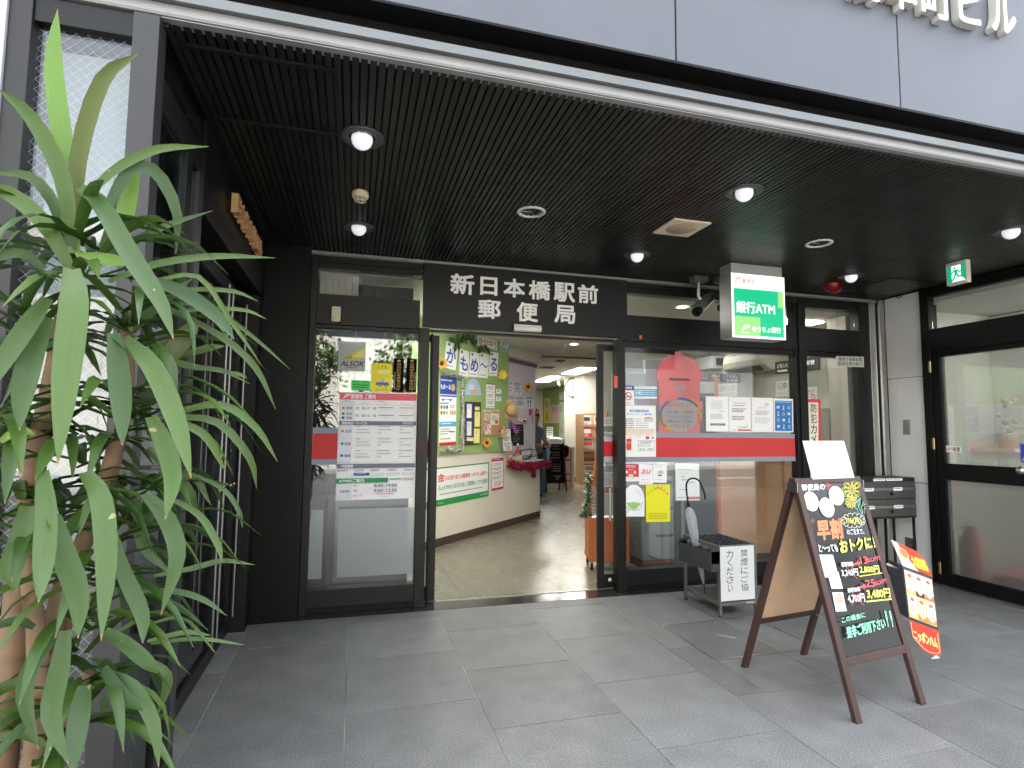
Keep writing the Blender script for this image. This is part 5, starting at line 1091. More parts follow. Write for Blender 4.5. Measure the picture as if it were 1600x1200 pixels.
sign1((256, 230), (352, 262), (248, 505), 'も', 'white sheet with the blue letter も at the left end of the joined row'); sign1((366, 262), (462, 278), (350, 522), 'め', 'white sheet with the blue letter め between two others of the joined row'); sign1((466, 272), (560, 290), (452, 530), '～', 'white sheet with the blue wave mark, second from the right end of the row', 2.5, KB, None, (.1, .42, .9, .58)); sign1((570, 262), (658, 276), (556, 512), 'る', 'white sheet with the blue letter る below the ivy, right end of the row')
s = CS(c1(440, 92), c1(642, 152), c1(440, 195)); s.base(PAPER).text(.04, .12, .78, .88, P('#a8485a'), '受付中', .8).text(.88, .12, .93, .88, P('#a8485a'), '!', .8).done('paper_sign', 'white tilted sheet with red characters at the top of the green board', 'paper sign')
LEAFM = mat('ivy_leaf', (.03, .075, .025), .5, var=.3, vscale=20)
iv = thing('ivy_garland', 'dark green artificial leaf garland along the top of the green board', 'garland', cw(.4, 2.5)); r_ = random.Random(4)
pts = [(215, 90), (150, 140), (205, 170), (190, 225), (270, 120), (320, 110), (300, 150), (370, 105), (380, 180), (375, 150), (430, 235), (470, 230), (500, 225), (540, 260), (450, 255), (230, 200), (400, 165), (250, 150)]
b = MB(); b.tube([cw(*cc(*c1(x, y), .012), .014) for x, y in ((150, 120), (215, 130), (290, 120), (370, 140), (420, 220), (545, 255))], .006, LEAFM, 5); b.build('stem', iv)
for x, y in pts:
    s0, z0 = cc(*c1(x, y)); a = r_.uniform(0, 6.28); L_ = r_.uniform(.055, .085); d0 = r_.uniform(.02, .05); b = MB(); ux = ce*math.cos(a)+V((0, 0, math.sin(a))); uy = ce*-math.sin(a)+V((0, 0, math.cos(a))); c_ = cw(s0, z0, d0)
    b.add([c_-ux*L_, c_-ux*L_*.3+uy*L_*.5, c_+ux*L_*.4+uy*L_*.38, c_+ux*L_, c_+ux*L_*.4-uy*L_*.38, c_-ux*L_*.3-uy*L_*.5, c_+cn*.012], [(0, 5, 6), (5, 4, 6), (4, 3, 6), (3, 2, 6), (2, 1, 6), (1, 0, 6)], LEAFM); b.build('leaf', iv)
def sunflower(px, rad, lab, pm, cmid, d=.05, n=14, plane=0):
    s0, z0 = cc(*px, plane+d); c_ = cw(s0, z0, plane+d); t = thing('sunflower', lab, 'artificial flower', c_); r2 = random.Random(int(px[0]))
    fn = ((EYE-c_).normalized()*.7+cn*.5).normalized(); rx = V((0, 0, 1)).cross(fn).normalized(); uz = fn.cross(rx)
    for i in range(n):
        a = 6.2832*i/n+r2.uniform(-.1, .1); L_ = rad*r2.uniform(.85, 1.1); b = MB(); u = rx*math.cos(a)+uz*math.sin(a); v = rx*-math.sin(a)+uz*math.cos(a); lift = fn*r2.uniform(.0, .02)
        b.add([c_+u*rad*.25-v*rad*.1, c_+u*L_*.65-v*rad*.17+lift, c_+u*L_+lift*1.4, c_+u*L_*.65+v*rad*.17+lift, c_+u*rad*.25+v*rad*.1, c_+u*L_*.6+fn*.012+lift], [(0, 1, 5), (1, 2, 5), (2, 3, 5), (3, 4, 5), (4, 0, 5)], pm); b.build('petal', t)
    b = MB(); b.lathe(c_, [(rad*.34, -.006), (rad*.34, .012), (rad*.2, .02), (0, .02)], cmid, 14, fn); b.build('centre', t)
SFO = mat('petal_orange', (.72, .38, .06), .6, var=.15, vscale=30); SFY = mat('petal_yellow', (.78, .66, .10), .6, var=.15, vscale=30); SFC = mat('flower_centre', (.06, .03, .02), .9)
sunflower(c1(66, 385), .085, 'orange sunflower at the left edge of the green board', SFO, SFC); sunflower(c1(702, 505), .085, 'bright yellow sunflower at the right edge of the green board', SFY, SFY); sunflower(c3(537, 345), .075, 'orange sunflower under the cork board', SFO, SFC)
sunflower(c1(968, 630), .085, 'large orange sunflower on the lilac panel', SFO, SFC, .05, 16, LD)
# round fan, half fan, lists, cards
s = CS(c1(662, 105), c1(785, 105), c1(662, 275), .006, .002); s.base(P('#8ac4d8'), [(.5+.5*math.cos(6.2832*i/24), .5+.5*math.sin(6.2832*i/24)) for i in range(24)]); s.poly([(.12, .12), (.75, .1), (.92, .5), (.7, .8), (.1, .55)], PAPER).grey(.25, .3, .75, .6, SLATE, 3, 4).oval(.45, .88, .25, .08, P('#e0b088')); o = s.done('paper_fan', 'round light blue paper fan at the top right of the green board', 'fan')
s = CS(c1(310, 535), c1(480, 545), c1(305, 715), .006, .002); s.base(P('#a8c4e4'), [(.5-.5*math.cos(math.pi*i/16), 1-.98*math.sin(math.pi*i/16)) for i in range(17)]); s.oval(.55, .82, .25, .12, P('#d8a878')).grey(.25, .4, .75, .7, WHITEP, 3, 4, .6); s.done('paper_fan', 'half-round pale blue paper fan in the middle of the green board', 'fan')
s = CS(c1(533, 588), c1(622, 598), c1(528, 848)); s.base(PAPER).rect(0, 0, 1, .05, P('#a84a4a'))
for y in (.12, .44, .72): s.grey(.12, y, .88, y+.16, SLATE, 3, int(y*90)).rect(.05, y+.22, .95, y+.235, KB)
s.done('price_list', 'tall white price list with blue rules on the green board', 'notice')
for (x, y, w_, h_, lab) in ((632, 648, 62, 60, 'upper small white card right of the tall price list'), (628, 726, 64, 60, 'lower small white card right of the tall price list')):
    s = CS(c1(x, y), c1(x+w_, y+3), c1(x-2, y+h_)); s.base(P('#6ab0c0')).rect(.06, .06, .94, .86, PAPER).grey(.2, .2, .8, .7, SLATE, 2, x); s.done('small_card', lab, 'card')
# blue summer-card poster
s = CS(c1(52, 512), c1(225, 530), c3(38, 378)); s.base(PAPER); NB = P('#2a4a9c')
s.rect(0, 0, 1, .265, NB).grey(.05, .05, .9, .09, PALE, 1, 3).text(.03, .12, .62, .19, WHITEP, 'もめ～る', 1.5).oval(.78, .16, .12, .055, P('#d8a868')).rect(0, .275, 1, .30, KB).grey(.08, .33, .92, .36, SLATE, 1, 3).oval(.18, .345, .05, .02, KB).oval(.62, .345, .05, .02, KB)
s.rect(0, .40, .52, .64, P('#eef2ee')).rect(.0, .385, .52, .40, KB)
for i, c in enumerate(('#d84a3a', '#3aa85a', '#2a6ac8', '#d84a3a', '#3aa8a8', '#e0c04a')): s.oval(.10+.16*(i % 3), .45+.08*(i//3), .07, .03, P(c))
for i in range(3): s.rect(.62+.12*i, .5, .70+.12*i, .56, P('#b8804a'))
s.grey(.6, .42, .95, .47, SLATE, 2, 3).rect(0, .66, 1, .73, P('#58a8d8')).grey(.1, .68, .85, .71, WHITEP, 1, 3).grey(.05, .76, .95, .86, GREYINK, 3, 3, .5).rect(.58, .80, .92, .815, NB).grey(.05, .90, .8, .925, INK, 1, 5).rect(0, .955, 1, 1, P('#c83040'))
s.done('summer_card_poster', 'tall blue-topped summer card poster framed by silver tinsel', 'poster')
def tinsel(path, rad, n, mats_, name, lab, seed, d=.03, plane=0, drop=0):
    t = thing(name, lab, 'garland', cw(*cc(*path[0], plane), d+plane)); rr = random.Random(seed); q = [cw(*cc(*p, plane), d+plane) for p in path]; b = MB(); b.tube(q, rad*.18, mats_[0], 6); b.build('core', t)
    b = MB(); L_ = [(q[i+1]-q[i]).length for i in range(len(q)-1)]; tot = sum(L_)
    for k_ in range(n):
        u = rr.uniform(0, tot); i = 0
        while u > L_[i] and i < len(L_)-1: u -= L_[i]; i += 1
        p = q[i].lerp(q[i+1], min(1, u/L_[i])); dv = V((rr.gauss(0, 1), rr.gauss(0, 1), rr.gauss(0, 1))).normalized(); L2 = rad*rr.uniform(.6, 1.15); sd2 = dv.orthogonal().normalized()*rad*.09
        b.add([p-sd2, p+sd2, p+dv*L2+sd2*.6, p+dv*L2-sd2*.6], [(0, 1, 2, 3)], rr.choice(mats_))
    o = b.build('strands', t); o['kind'] = 'stuff'; return t
SIL = mat('tinsel_silver', (.75, .76, .74), .2, .9); SIL2 = mat('tinsel_pale', (.55, .60, .55), .35, .3); MAR = mat('tinsel_maroon', (.34, .015, .06), .28, .5); MAR2 = mat('tinsel_pink', (.45, .05, .14), .4, .3); GRT = mat('tinsel_green', (.03, .09, .03), .3, .4)
tinsel([c1(60, 482), c1(150, 500), c1(285, 535)], .05, 260, [SIL, SIL2], 'silver_tinsel', 'silver tinsel strand along the top of the blue poster', 1); tinsel([c1(272, 560), c1(262, 700), c1(270, 850), c1(262, 1000), c3(255, 250), c3(262, 400)], .05, 620, [SIL, SIL2], 'silver_tinsel', 'long silver tinsel strand hanging down the right side of the blue poster', 2); tinsel([c3(45, 425), c3(110, 395), c3(175, 425), c3(255, 405)], .05, 240, [SIL, SIL2], 'silver_tinsel', 'silver tinsel strand under the blue poster', 3)
# brown rack of blue and yellow cards
rk = thing('card_rack', 'dark brown rack with blue-edged and yellow cards on the green board', 'card rack', cw(*cc(*c1(390, 1000)), .01))
s = CS(c1(308, 783), c1(470, 790), c3(302, 372), .002, .012); s.base(mat('rack_brown', (.08, .035, .025), .6, var=.2)); s.done('board', None, None, None, rk)
for (a, b_, c_, m1, hd) in ((c1(322, 798), c1(392, 800), c1(320, 965), '#2a4a9c', 0), (c1(322, 980), c1(390, 982), c1(320, 1150), '#2a4a9c', 0), (c1(410, 885), c1(468, 888), c1(408, 1048), '#e8d84a', 1), (c1(404, 1062), c1(466, 1064), c3(400, 352), '#e8d84a', 1), (c1(415, 835), c1(462, 838), c1(413, 872), '#e8e8e4', 1), (c3(330, 288), c3(398, 292), c3(328, 325), '#e8e8e4', 1)):
    s = Sheet(CA, cn, a, b_, c_, .001, .016); s.base(P(m1)); s.rect(.12 if not hd else .08, .06, .82 if not hd else .92, .93, P('#f4f4ee') if not hd else P('#f6f0b0')).grey(.3, .15, .6, .4, SLATE, 3, int(a[0]*7)); s.done('card', None, None, None, rk)
ck2 = thing('cork_board', 'small cork board with pinned cards on the green board', 'cork board', cw(*cc(*c1(585, 1000)), .01)); s = CS(c1(496, 878), c1(680, 890), c1(488, 1140), .002, .012); s.base(mat('cork', (.50, .28, .14), .8, var=.3, vscale=60)); s.frame(.035, P('#c88a58')); s.done('board', None, None, None, ck2)
for x, y, w_, h_, c in ((510, 905, 55, 75, '#d8d0c8'), (575, 905, 90, 120, '#e6e2d0'), (505, 1005, 35, 80, '#d89aa8'), (545, 1020, 40, 70, '#e8e4dc'), (520, 1090, 60, 30, '#f0ece4'), (500, 868, 170, 24, '#d8cdb0')):
    s = Sheet(CA, cn, c1(x, y), c1(x+w_, y+4), c1(x-3, y+h_), .001, .017); s.base(P(c)).grey(.15, .2, .85, .7, P('#8a8478'), 3, x, .6); s.rect(.55, .55, .9, .9, P(('#d8b84a', '#6aa86a', '#c85a4a')[x % 3])); s.done('pinned_card', None, None, None, ck2)
STR = mat('straw', (.58, .40, .20), .8, var=.2, vscale=60, bump=.3, bscale=200)
sh2 = thing('straw_hat', 'straw hat with a red ribbon hung at the right edge of the green board', 'hat', cw(*cc(*c1(765, 870)), .05)); s0, z0 = cc(*c1(762, 872)); axh = (cn*.9-ce*.45+V((0, 0, .08))).normalized(); c_ = cw(s0, z0, .03)
b = MB(); b.lathe(c_, [(.155, -.004), (.15, .008), (.095, .012), (.09, .07), (.07, .10), (0, .11)], STR, 26, axh); b.build('crown_and_brim', sh2); b = MB(); b.lathe(c_, [(.097, .012), (.096, .042)], P('#c8372a'), 26, axh); b.build('ribbon', sh2)
TED = mat('teddy_fur', (.50, .30, .14), .9, var=.15, vscale=50, bump=.4, bscale=120); s0, z0 = cc(*c1(662, 1092)); td = thing('plush_bear', 'small tan plush bear sitting beside the leaflet holder', 'soft toy', cw(s0, z0, .05))
b = MB(); b.ball(cw(s0, z0-.05, .06), .05, TED, 12, 8, (1, 1, 1.1)); b.ball(cw(s0, z0+.025, .07), .042, TED, 12, 8); 
for sg in (-1, 1): b.ball(cw(s0+.03*sg, z0+.06, .065), .016, TED, 8, 5); b.ball(cw(s0+.045*sg, z0-.04, .085), .02, TED, 8, 5); b.ball(cw(s0+.035*sg, z0-.09, .10), .024, TED, 8, 5)
b.ball(cw(s0, z0+.015, .108), .016, mat('teddy_muzzle', (.62, .44, .26), .9), 8, 5); b.build('body', td)
# leaflet holder and display on the ledge
lh = thing('leaflet_holder', 'clear leaflet holder with white calendars at the corner of the green board', 'leaflet holder', cw(*cc(*c3(730, 320)), .08)); s = Sheet(CA+cn*.09, cn, c3(692, 195), c3(778, 192), c3(712, 432), .004); s.base(PAPER).rect(0, 0, 1, .05, P('#a84a58'))
for y in (.1, .4, .68): s.grey(.12, y, .9, y+.2, SLATE, 3, int(y*60)).rect(.08, y+.25, .92, y+.265, KB)
s.rect(.35, .84, .9, .98, P('#d8c08a')); s.done('calendar_sheet', None, None, None, lh); b = MB(); q = [cut(*c3(*p), CA+cn*.07, cn) for p in ((678, 280), (715, 440), (835, 445), (800, 330))]; b.prism(q, cn*-.05, film('holder_plastic', '#cfe0dc', .35, .4)); b.build('case', lh)
tinsel([c3(715, 560), c3(800, 580), c3(900, 595), c3(960, 590), c3(1050, 575), c3(1130, 560)], .085, 1500, [MAR, MAR, MAR2], 'maroon_tinsel', 'thick maroon tinsel garland along the edge of the service ledge', 5, .10); tinsel([c3(955, 590), c3(960, 640), c3(962, 700)], .055, 260, [MAR, MAR2], 'maroon_tinsel', 'short maroon tinsel tail hanging from the ledge garland', 6, .11)
bk = [((875, 425), (990, 405), (905, 530), '#3a3f5a', 'dark blue booklet leaning on the service ledge'), ((985, 415), (1040, 400), (1015, 520), '#8a8a92', 'grey and white magazine leaning on the service ledge'), ((790, 500), (900, 470), (800, 560), '#d8cba8', 'cream leaflet stack on the service ledge'), ((985, 500), (1050, 490), (990, 540), '#7a9ad0', 'light blue booklet in front of the magazines'), ((748, 470), (800, 455), (752, 530), '#d88a3a', 'orange leaflet at the left end of the service ledge'), ((945, 315), (1035, 400), (955, 350), '#a8c0d0', 'pale blue tilted card above the magazines')]
for i, (a, b_, c_, col, lab) in enumerate(bk):
    s = Sheet(CA+cn*(-.02+.012*i), cn, c3(*a), c3(*b_), c3(*c_), .008); s.base(P(col)).rect(.1, .12, .9, .55, P('#e4e2dc')).grey(.15, .62, .85, .9, P('#e4e2dc'), 2, i, .6).grey(.2, .2, .8, .5, SLATE, 2, i+5, .6); s.done('booklet', lab, 'booklet')
fg = thing('gift_figure', 'small red and white wrapped ornament standing on the service ledge', 'ornament', cw(*cc(*c3(845, 420)), .0)); s0, z0 = cc(*c3(842, 455)); b = MB(); b.lathe(cw(s0, z0, .03), [(0, 0), (.035, .0), (.03, .05), (.012, .075), (.02, .09), (.0, .12)], P('#c84a32'), 14); b.build('body', fg); b = MB(); b.ball(cw(s0, z0+.135, .03), .022, WHITEP, 10, 6); b.build('top', fg)
mb2 = thing('small_chalkboard', 'small black chalkboard propped on the ledge against the lilac panel', 'chalkboard', cw(*cc(*c1(855, 1100), LD+.02), LD)); s = Sheet(CA+cn*(LD+.012), cn, c1(785, 1020), c1(915, 1020), c3(790, 375), .008); s.base(BOARD).grey(.2, .1, .9, .45, P('#8a8a86'), 4, 3, .7).grey(.15, .55, .85, .9, P('#7a7a76'), 3, 8, .6); s.done('board', None, None, None, mb2)
pfw = thing('purple_orchid', 'purple orchid stem in front of the small chalkboard', 'artificial flower', cw(*cc(*c3(850, 350), LD+.06), LD+.06)); PUR = mat('orchid_purple', (.48, .14, .52), .6, var=.2, vscale=30)
b = MB(); b.tube([cw(*cc(*c3(848, 380), LD+.06), LD+.06), cw(*cc(*c3(842, 260), LD+.06), LD+.06), cw(*cc(*c1(790, 1000), LD+.06), LD+.06)], .003, LEAFM, 5); b.build('stem', pfw)
for x, y in ((790, 1005), (812, 1022), (800, 1045), (830, 1050), (822, 1075), (850, 1085), (842, 1105), (778, 1020)):
    s0, z0 = cc(*c1(x, y), LD+.07)
    for k_ in range(5):
        a = 1.2566*k_+x; u = ce*math.cos(a)+V((0, 0, math.sin(a))); v = ce*-math.sin(a)+V((0, 0, math.cos(a))); c_ = cw(s0, z0, LD+.07); b = MB(); b.add([c_, c_+u*.022-v*.014+cn*.008, c_+u*.04, c_+u*.022+v*.014+cn*.008], [(0, 1, 2, 3)], PUR); b.build('petal', pfw)
s = Sheet(CA+cn*(LD+.02), cn, c1(858, 928), c1(968, 962), c1(842, 985), .004); s.base(P('#d8707c'), [(.06, 0), (.94, 0), (1, .1), (1, .9), (.94, 1), (.06, 1), (0, .9), (0, .1)]).rect(.06, .1, .94, .9, PAPER).oval(.72, .62, .18, .2, INK).grey(.15, .25, .6, .7, P('#c88a90'), 3, 4); s.done('pink_label', 'pink-edged tilted label on the lilac panel', 'label')
def LSH(tl, tr, bl, ch, lab, box=(.2, .3, .85, .8), m=P('#4a4a68')):
    s = Sheet(CA+cn*(LD+.001), cn, c1(*tl), c1(*tr), c1(*bl), .001); s.base(P('#ecebf6')); s.rect(.08, .04, .92, .24, P('#a8b0d0')).text(*box, m, ch, 1.2); s.done('lettered_sheet', lab, 'paper sign', 'pale lettered sheets on the lilac panel')
LSH((805, 575), (900, 580), (806, 715), '元', 'pale sheet with the character 元 beside the large orange sunflower'); LSH((772, 725), (828, 728), (774, 858), '付', 'pale half-hidden sheet at the left of the lower lettered row', (.1, .3, .8, .8)); LSH((834, 728), (922, 732), (836, 862), '中', 'pale sheet with the character 中, centre of the lower lettered row'); LSH((932, 725), (1025, 728), (934, 856), '!!', 'pale sheet with two exclamation marks on the lilac panel', (.3, .3, .7, .85)); LSH((770, 570), (800, 572), (771, 712), '二', 'narrow half-hidden pale sheet in the upper lettered row', (.1, .4, .9, .7))
gm = thing('party_glasses', 'red flower-rimmed party glasses on a stick at the edge of the lilac panel', 'party glasses', cw(*cc(*c1(1030, 890), LD+.03), LD+.03))
for x in (995, 1062):
    s0, z0 = cc(*c1(x, 892), LD+.03); b = MB(); n = 24; ring = [cw(s0+(.042+.008*math.cos(6*q))*math.cos(q), z0+(.042+.008*math.cos(6*q))*math.sin(q), LD+.03) for q in [6.2832*i/n for i in range(n+1)]]; b.tube(ring, .010, P('#b81c38'), 6, False); b.build('rim', gm); b = MB(); b.lathe(cw(s0, z0, LD+.03), [(.034, 0), (0, .002)], PINKP, 18, cn); b.build('lens', gm)
b = MB(); b.tube([cw(*cc(*c1(1010, 930), LD+.03), LD+.03), cw(*cc(*c1(1018, 1005), LD+.03), LD+.03)], .004, INK, 5); b.build('stick', gm)
# banner and red poster on the counter front
s = Sheet(CA, cn, c3(-100, 618), c3(560, 548), c3(-110, 1038), .0015, .003); GB = P('#18824a'); s.base(PAPER, [(0, 0), (1, 0), (1, 1), (0, 1)])
s.rect(0, .0, 1, .035, GB).rect(.985, .035, 1, .86, GB).rect(0, .86, 1, 1, P('#2a9c48')).rect(0, .835, 1, .86, P('#1e8a78')).text(.17, .17, .265, .37, P('#e0502a'), '金', 3).text(.275, .24, .98, .36, P('#e0683a'), 'のお受け取りは郵便局・ゆうちょ銀行へ', 2.4).text(.18, .47, .985, .60, P('#2a9460'), 'ちょATMならお引き出し手数料いつでも無料！', 1.8).grey(.2, .69, .92, .745, P('#5a8a78'), 1, 4, .95).text(.85, .885, .98, .945, WHITEP, 'JP ゆうちょ銀行', .8).text(.18, .90, .26, .95, WHITEP, 'ゆうちょ', .6)
s.done('counter_banner', 'white banner with orange and green lettering and a green edge on the counter front', 'banner')
s = Sheet(CA, cn, c3(587, 512), c3(712, 498), c3(585, 848), .001, .003); s.base(PAPER); MG = P('#b8305a'); s.rect(0, 0, 1, .1, MG).rect(0, .93, 1, 1, MG).frame(.04, MG).grey(.1, .03, .9, .08, P('#e8b8c8'), 1, 3)
for y in (.16, .3, .44, .58): s.grey(.12, y, .9, y+.1, P('#8a5a70'), 2, int(y*80)).rect(.1, y+.115, .9, y+.12, PINKP)
s.grey(.2, .74, .9, .9, P('#9a6a7c'), 3, 5); s.done('red_list_poster', 'narrow white poster with magenta bands on the counter front', 'poster')

# far end: walls, clock, rack, menu board, trolley
fw = thing('clock_wall', 'cream projecting wall that carries the oval clock at the far end', 'wall', (6.2, 14.6, 0)); b = MB(); b.box(6.2, 9.3, 14.68, 16.2, .081, 2.989, CREAM); b.build('wall', fw); b = MB(); b.box(6.185, 9.3, 14.665, 16.2, .001, .08, BASEB); b.build('baseboard', fw)
b = MB(); b.box(6.9, 7.0, 16.2, 20.3, .7, 2.97, GREEN); fg2 = b.build('far_notice_board'); tag(fg2, 'far green notice board behind the counter at the end of the office', 'notice board')
b = MB(); b.box(5.0, 7.6, 20.3, 20.4, 0, 2.989, CREAM); b.box(7.0, 7.6, 16.2, 20.3, 0, 2.989, CREAM); tag(b.build('back_wall'), kind='structure')
for (u0, v0, u1, v1, col, lab) in ((850, 623, 860, 661, '#e8e0a0', 'tall pale notice with a yellow foot on the far green board'), (860.5, 633, 873.5, 661, '#e8c8c0', 'pink sheet on the far green board'), (874, 614, 881, 625, '#e8e0d8', 'small white sheet at the top right of the far green board'), (874, 629, 881.5, 667, '#e4e8d8', 'tall white strip on the far green board'), (874, 668, 881.5, 690, '#e4e4e0', 'lower white strip on the far green board')):
    s = Sheet((6.895, 0, 0), (-1, 0, 0), (u0, v0), (u1, v0-1), (u0, v1), .004); s.base(P(col)).grey(.15, .12, .85, .4, SLATE, 4, u1*3)
    if v0 == 623: s.rect(.05, .55, .95, .97, P('#f0d83a')).rect(.4, .6, .6, .9, P('#a86a2a'))
    s.done('far_notice', lab, 'notice')
ckk = thing('wall_clock', 'oval-looking white wall clock on the far cream wall', 'clock', (6.15, 15.5, 2.7)); pc_ = onx(895.5, 605.5, 6.19); b = MB(); cax = V((.82, .57, 0)).normalized(); b.lathe(pc_, [(0, -.02), (.24, -.02), (.255, -.035), (.285, -.045), (.30, -.02), (.29, .02), (.0, .3)], mat('clock_rim', (.16, .16, .155), .4), 30, cax); b.build('rim', ckk); b = MB(); b.lathe(pc_-cax*.0215, [(.238, 0), (0, -.001)], WHITEP, 28, cax); b.build('face', ckk)
cr_ = V((cax.y, -cax.x, 0)); up3 = V((0, 0, 1)); b = MB(); b.obox(pc_-cax*.03-cr_*.012, cr_*.024, up3*.15, cax*.003, INK); b.obox(pc_-cax*.034-up3*.012, cr_*.20, up3*.024, cax*.003, INK)
for i in range(12): q = 6.2832*i/12; c_ = pc_-cax*.026+cr_*(.19*math.cos(q))+up3*(.19*math.sin(q)); b.obox(c_-cr_*.009-up3*.014, cr_*.018, up3*.028, cax*.002, INK)
b.build('hands_and_marks', ckk)
RW = mat('rack_wood', (.60, .36, .20), .5, var=.1, vscale=3, stretch=(1, 1, .15))
br = thing('brochure_rack', 'tall light wood brochure rack with leaflets at the far right of the office', 'brochure rack', (6.3, 14.3, 0)); rx0 = ony(906, 700, 14.2).x; zt_ = ony(905, 647, 14.2).z
b = MB(); b.box(rx0, rx0+.04, 14.0, 14.5, .001, zt_, RW); b.box(rx0+.9, rx0+.94, 14.0, 14.5, .001, zt_, RW); b.build('side_panel', br); b = MB(); b.obox((rx0+.04, 14.08, .02), (.86, 0, 0), (0, .40, zt_-.06), (0, .02, -.01), RW); b.build('sloping_back', br); b = MB(); b.box(rx0, rx0+.94, 13.99, 14.0, zt_-.03, zt_+.012, RW); b.build('top_rail', br)
cols = [('#d8d8d4', '#3a3a3c'), ('#e0dcd8', '#a8504a'), ('#c83848', '#f0e0dc'), ('#c83848', '#f0e0dc'), ('#b8cdb8', '#5a9a4a'), ('#cfd8b8', '#6a9a5a'), ('#5a3020', '#8a5a3a'), ('#d0d4cc', '#8a9a8a'), ('#dcdcd8', '#8a6a6a'), ('#d8d8d0', '#9a8a8a')]
for j in range(5):
    z = zt_-.32-.33*j; fr_ = (z+.02)/(zt_-.06); y = 14.07+.40*fr_-.012
    for i in range(2):
        if j == 3 and i == 1: continue
        a, b2 = cols[(2*j+i) % len(cols)]; x = rx0+.10+.42*i; o0_ = V((x, y, z+.27)); s = Sheet(o0_, (0, -1, .22), V((x, y+.05, z+.27)), V((x+.32, y+.05, z+.27)), V((x, y-.01, z)), .01); s.base(P(a)).rect(.08, .08, .92, .5, P(b2) if j != 2 else P('#d8505a')).grey(.1, .58, .9, .9, P(b2), 3, i+j, .7); s.done('leaflet', None, None, None, br)
    b = MB(); b.box(rx0+.041, rx0+.899, y-.05, y-.04, z-.02, z+.05, RW); b.build('shelf_lip', br)
mbd = thing('menu_board', 'black A-frame menu board with white writing standing inside near the worker', 'menu board', (4.6, 12.6, 0)); bx0, bx1 = ony(852, 700, 12.6).x, ony(885, 700, 12.6).x; zt2 = ony(868, 694, 12.6).z; zb2 = ony(868, 755, 12.6).z
b = MB(); b.obox((bx0, 12.6, zb2), (bx1-bx0, 0, 0), (0, .16, zt2-zb2), (0, .02, -.003), BOARD); b.build('panel', mbd)
for x in (bx0, bx1-.035): b = MB(); b.bar((x+.018, 12.55, 0.001), (x+.018, 12.60+.165, zt2+.02), .035, .03, WOOD); b.build('leg', mbd); b = MB(); b.bar((x+.018, 13.05, 0.001), (x+.018, 12.80, zt2), .035, .03, WOOD); b.build('leg', mbd)
s = Sheet((0, 12.6, zb2), V((0, -(zt2-zb2), .16)), V((bx0+.03, 12.755, zt2-.02)), V((bx1-.03, 12.755, zt2-.02)), V((bx0+.03, 12.605, zb2+.03)), .002, .004)
for i, (y, c) in enumerate(((.03, '#b8a878'), (.10, '#b8a878'), (.2, '#b8b8b4'), (.27, '#b8b8b4'), (.34, '#b8b8b4'), (.52, '#c86a6a'), (.58, '#b8b8b4'), (.64, '#b8b8b4'), (.70, '#b8b8b4'), (.84, '#b8b8b4'))): s.grey(.3+.1*(i % 2), y, .92, y+.04, P(c), 1, i+70, .8)
s.ring(.6, .9, .08, .05, .02, P('#b8b8b4'), 12); s.done('writing', None, None, None, mbd)
pb_ = thing('plastic_bag', 'pale blue plastic wrapping hung on the left of the menu board', 'plastic bag', (4.4, 12.5, 1)); b = MB(); c_ = ony(856, 706, 12.5); b.lathe(c_+V((0, 0, -.22)), [(.01, 0), (.04, .06), (.06, .2), (.04, .34), (.01, .42)], film('bag_blue', '#a8c0dc', .7, .3), 9); b.build('bag', pb_)
wb = thing('white_box', 'white crumpled package on the desk behind the menu board', 'package', (4.9, 13.6, 1.1)); c_ = ony(866, 690, 13.6); b = MB(); b.box(c_.x-.28, c_.x+.22, 13.4, 13.8, 1.02, 1.22, WHITEP); b.ball(c_+V((0, -.05, .02)), .2, WHITEP, 9, 5, (1.1, .6, .5)); b.build('package', wb)
dk = MB(); dk.box(c_.x-1.0, c_.x+.45, 13.35, 14.1, .0, 1.02, CREAM); tag(dk.build('far_desk'), 'cream desk behind the menu board', 'desk')
st_ = Sheet((0, 13.7, 0), (0, -1, 0), (854, 667), (864, 667), (854, 684), .01); st_.base(PAPER).grey(.1, .1, .9, .9, SLATE, 4, 4); st_.done('desk_sign', 'white desk sign by the far green board', 'sign')
ORG = mat('orange_paint', (.62, .17, .045), .4, var=.06)
tr = thing('orange_trolley', 'orange folding hand trolley leaning at the far wall behind the menu board', 'trolley', (5.1, 13.0, 0)); q = [ony(*p, 13.0) for p in ((881, 697), (889, 698), (892, 703), (892, 749))]; b = MB(); b.tube(q+[V((q[-1].x, 13.0, .03))], .018, ORG, 8); b.tube([q[0], q[0]-V((.0, 0, 1.0))], .018, ORG, 8); b.build('handle', tr)
b = MB()
for z in (.22, .38, .72): b.bar((q[0].x, 13.0, z), (q[-1].x, 13.0, z), .02, .04, ORG)
b.build('cross_bar', tr)
jk = thing('black_bag', 'black bag hung on the orange trolley handle', 'bag', (5.0, 12.9, .8)); b = MB(); c_ = ony(884, 705, 12.9); b.ball(c_, .12, BLACK, 10, 7, (.7, .5, 1.3)); b.build('bag', jk)
bb = thing('blue_case', 'tall narrow blue case standing between the counter end and the menu board', 'case', (4.25, 12.64, 0)); p0, p1 = ony(845, 745, 12.5), ony(851, 745, 12.5); b = MB(); b.box(p0.x-.12, p1.x+.03, 12.5, 12.7, .001, 1.0, mat('case_blue', (.08, .22, .32), .5)); b.build('body', bb, bevel=.02); b = MB(); b.box(p0.x-.12, p1.x+.03, 12.49, 12.71, 1.001, 1.03, BLACK); b.build('lid', bb)
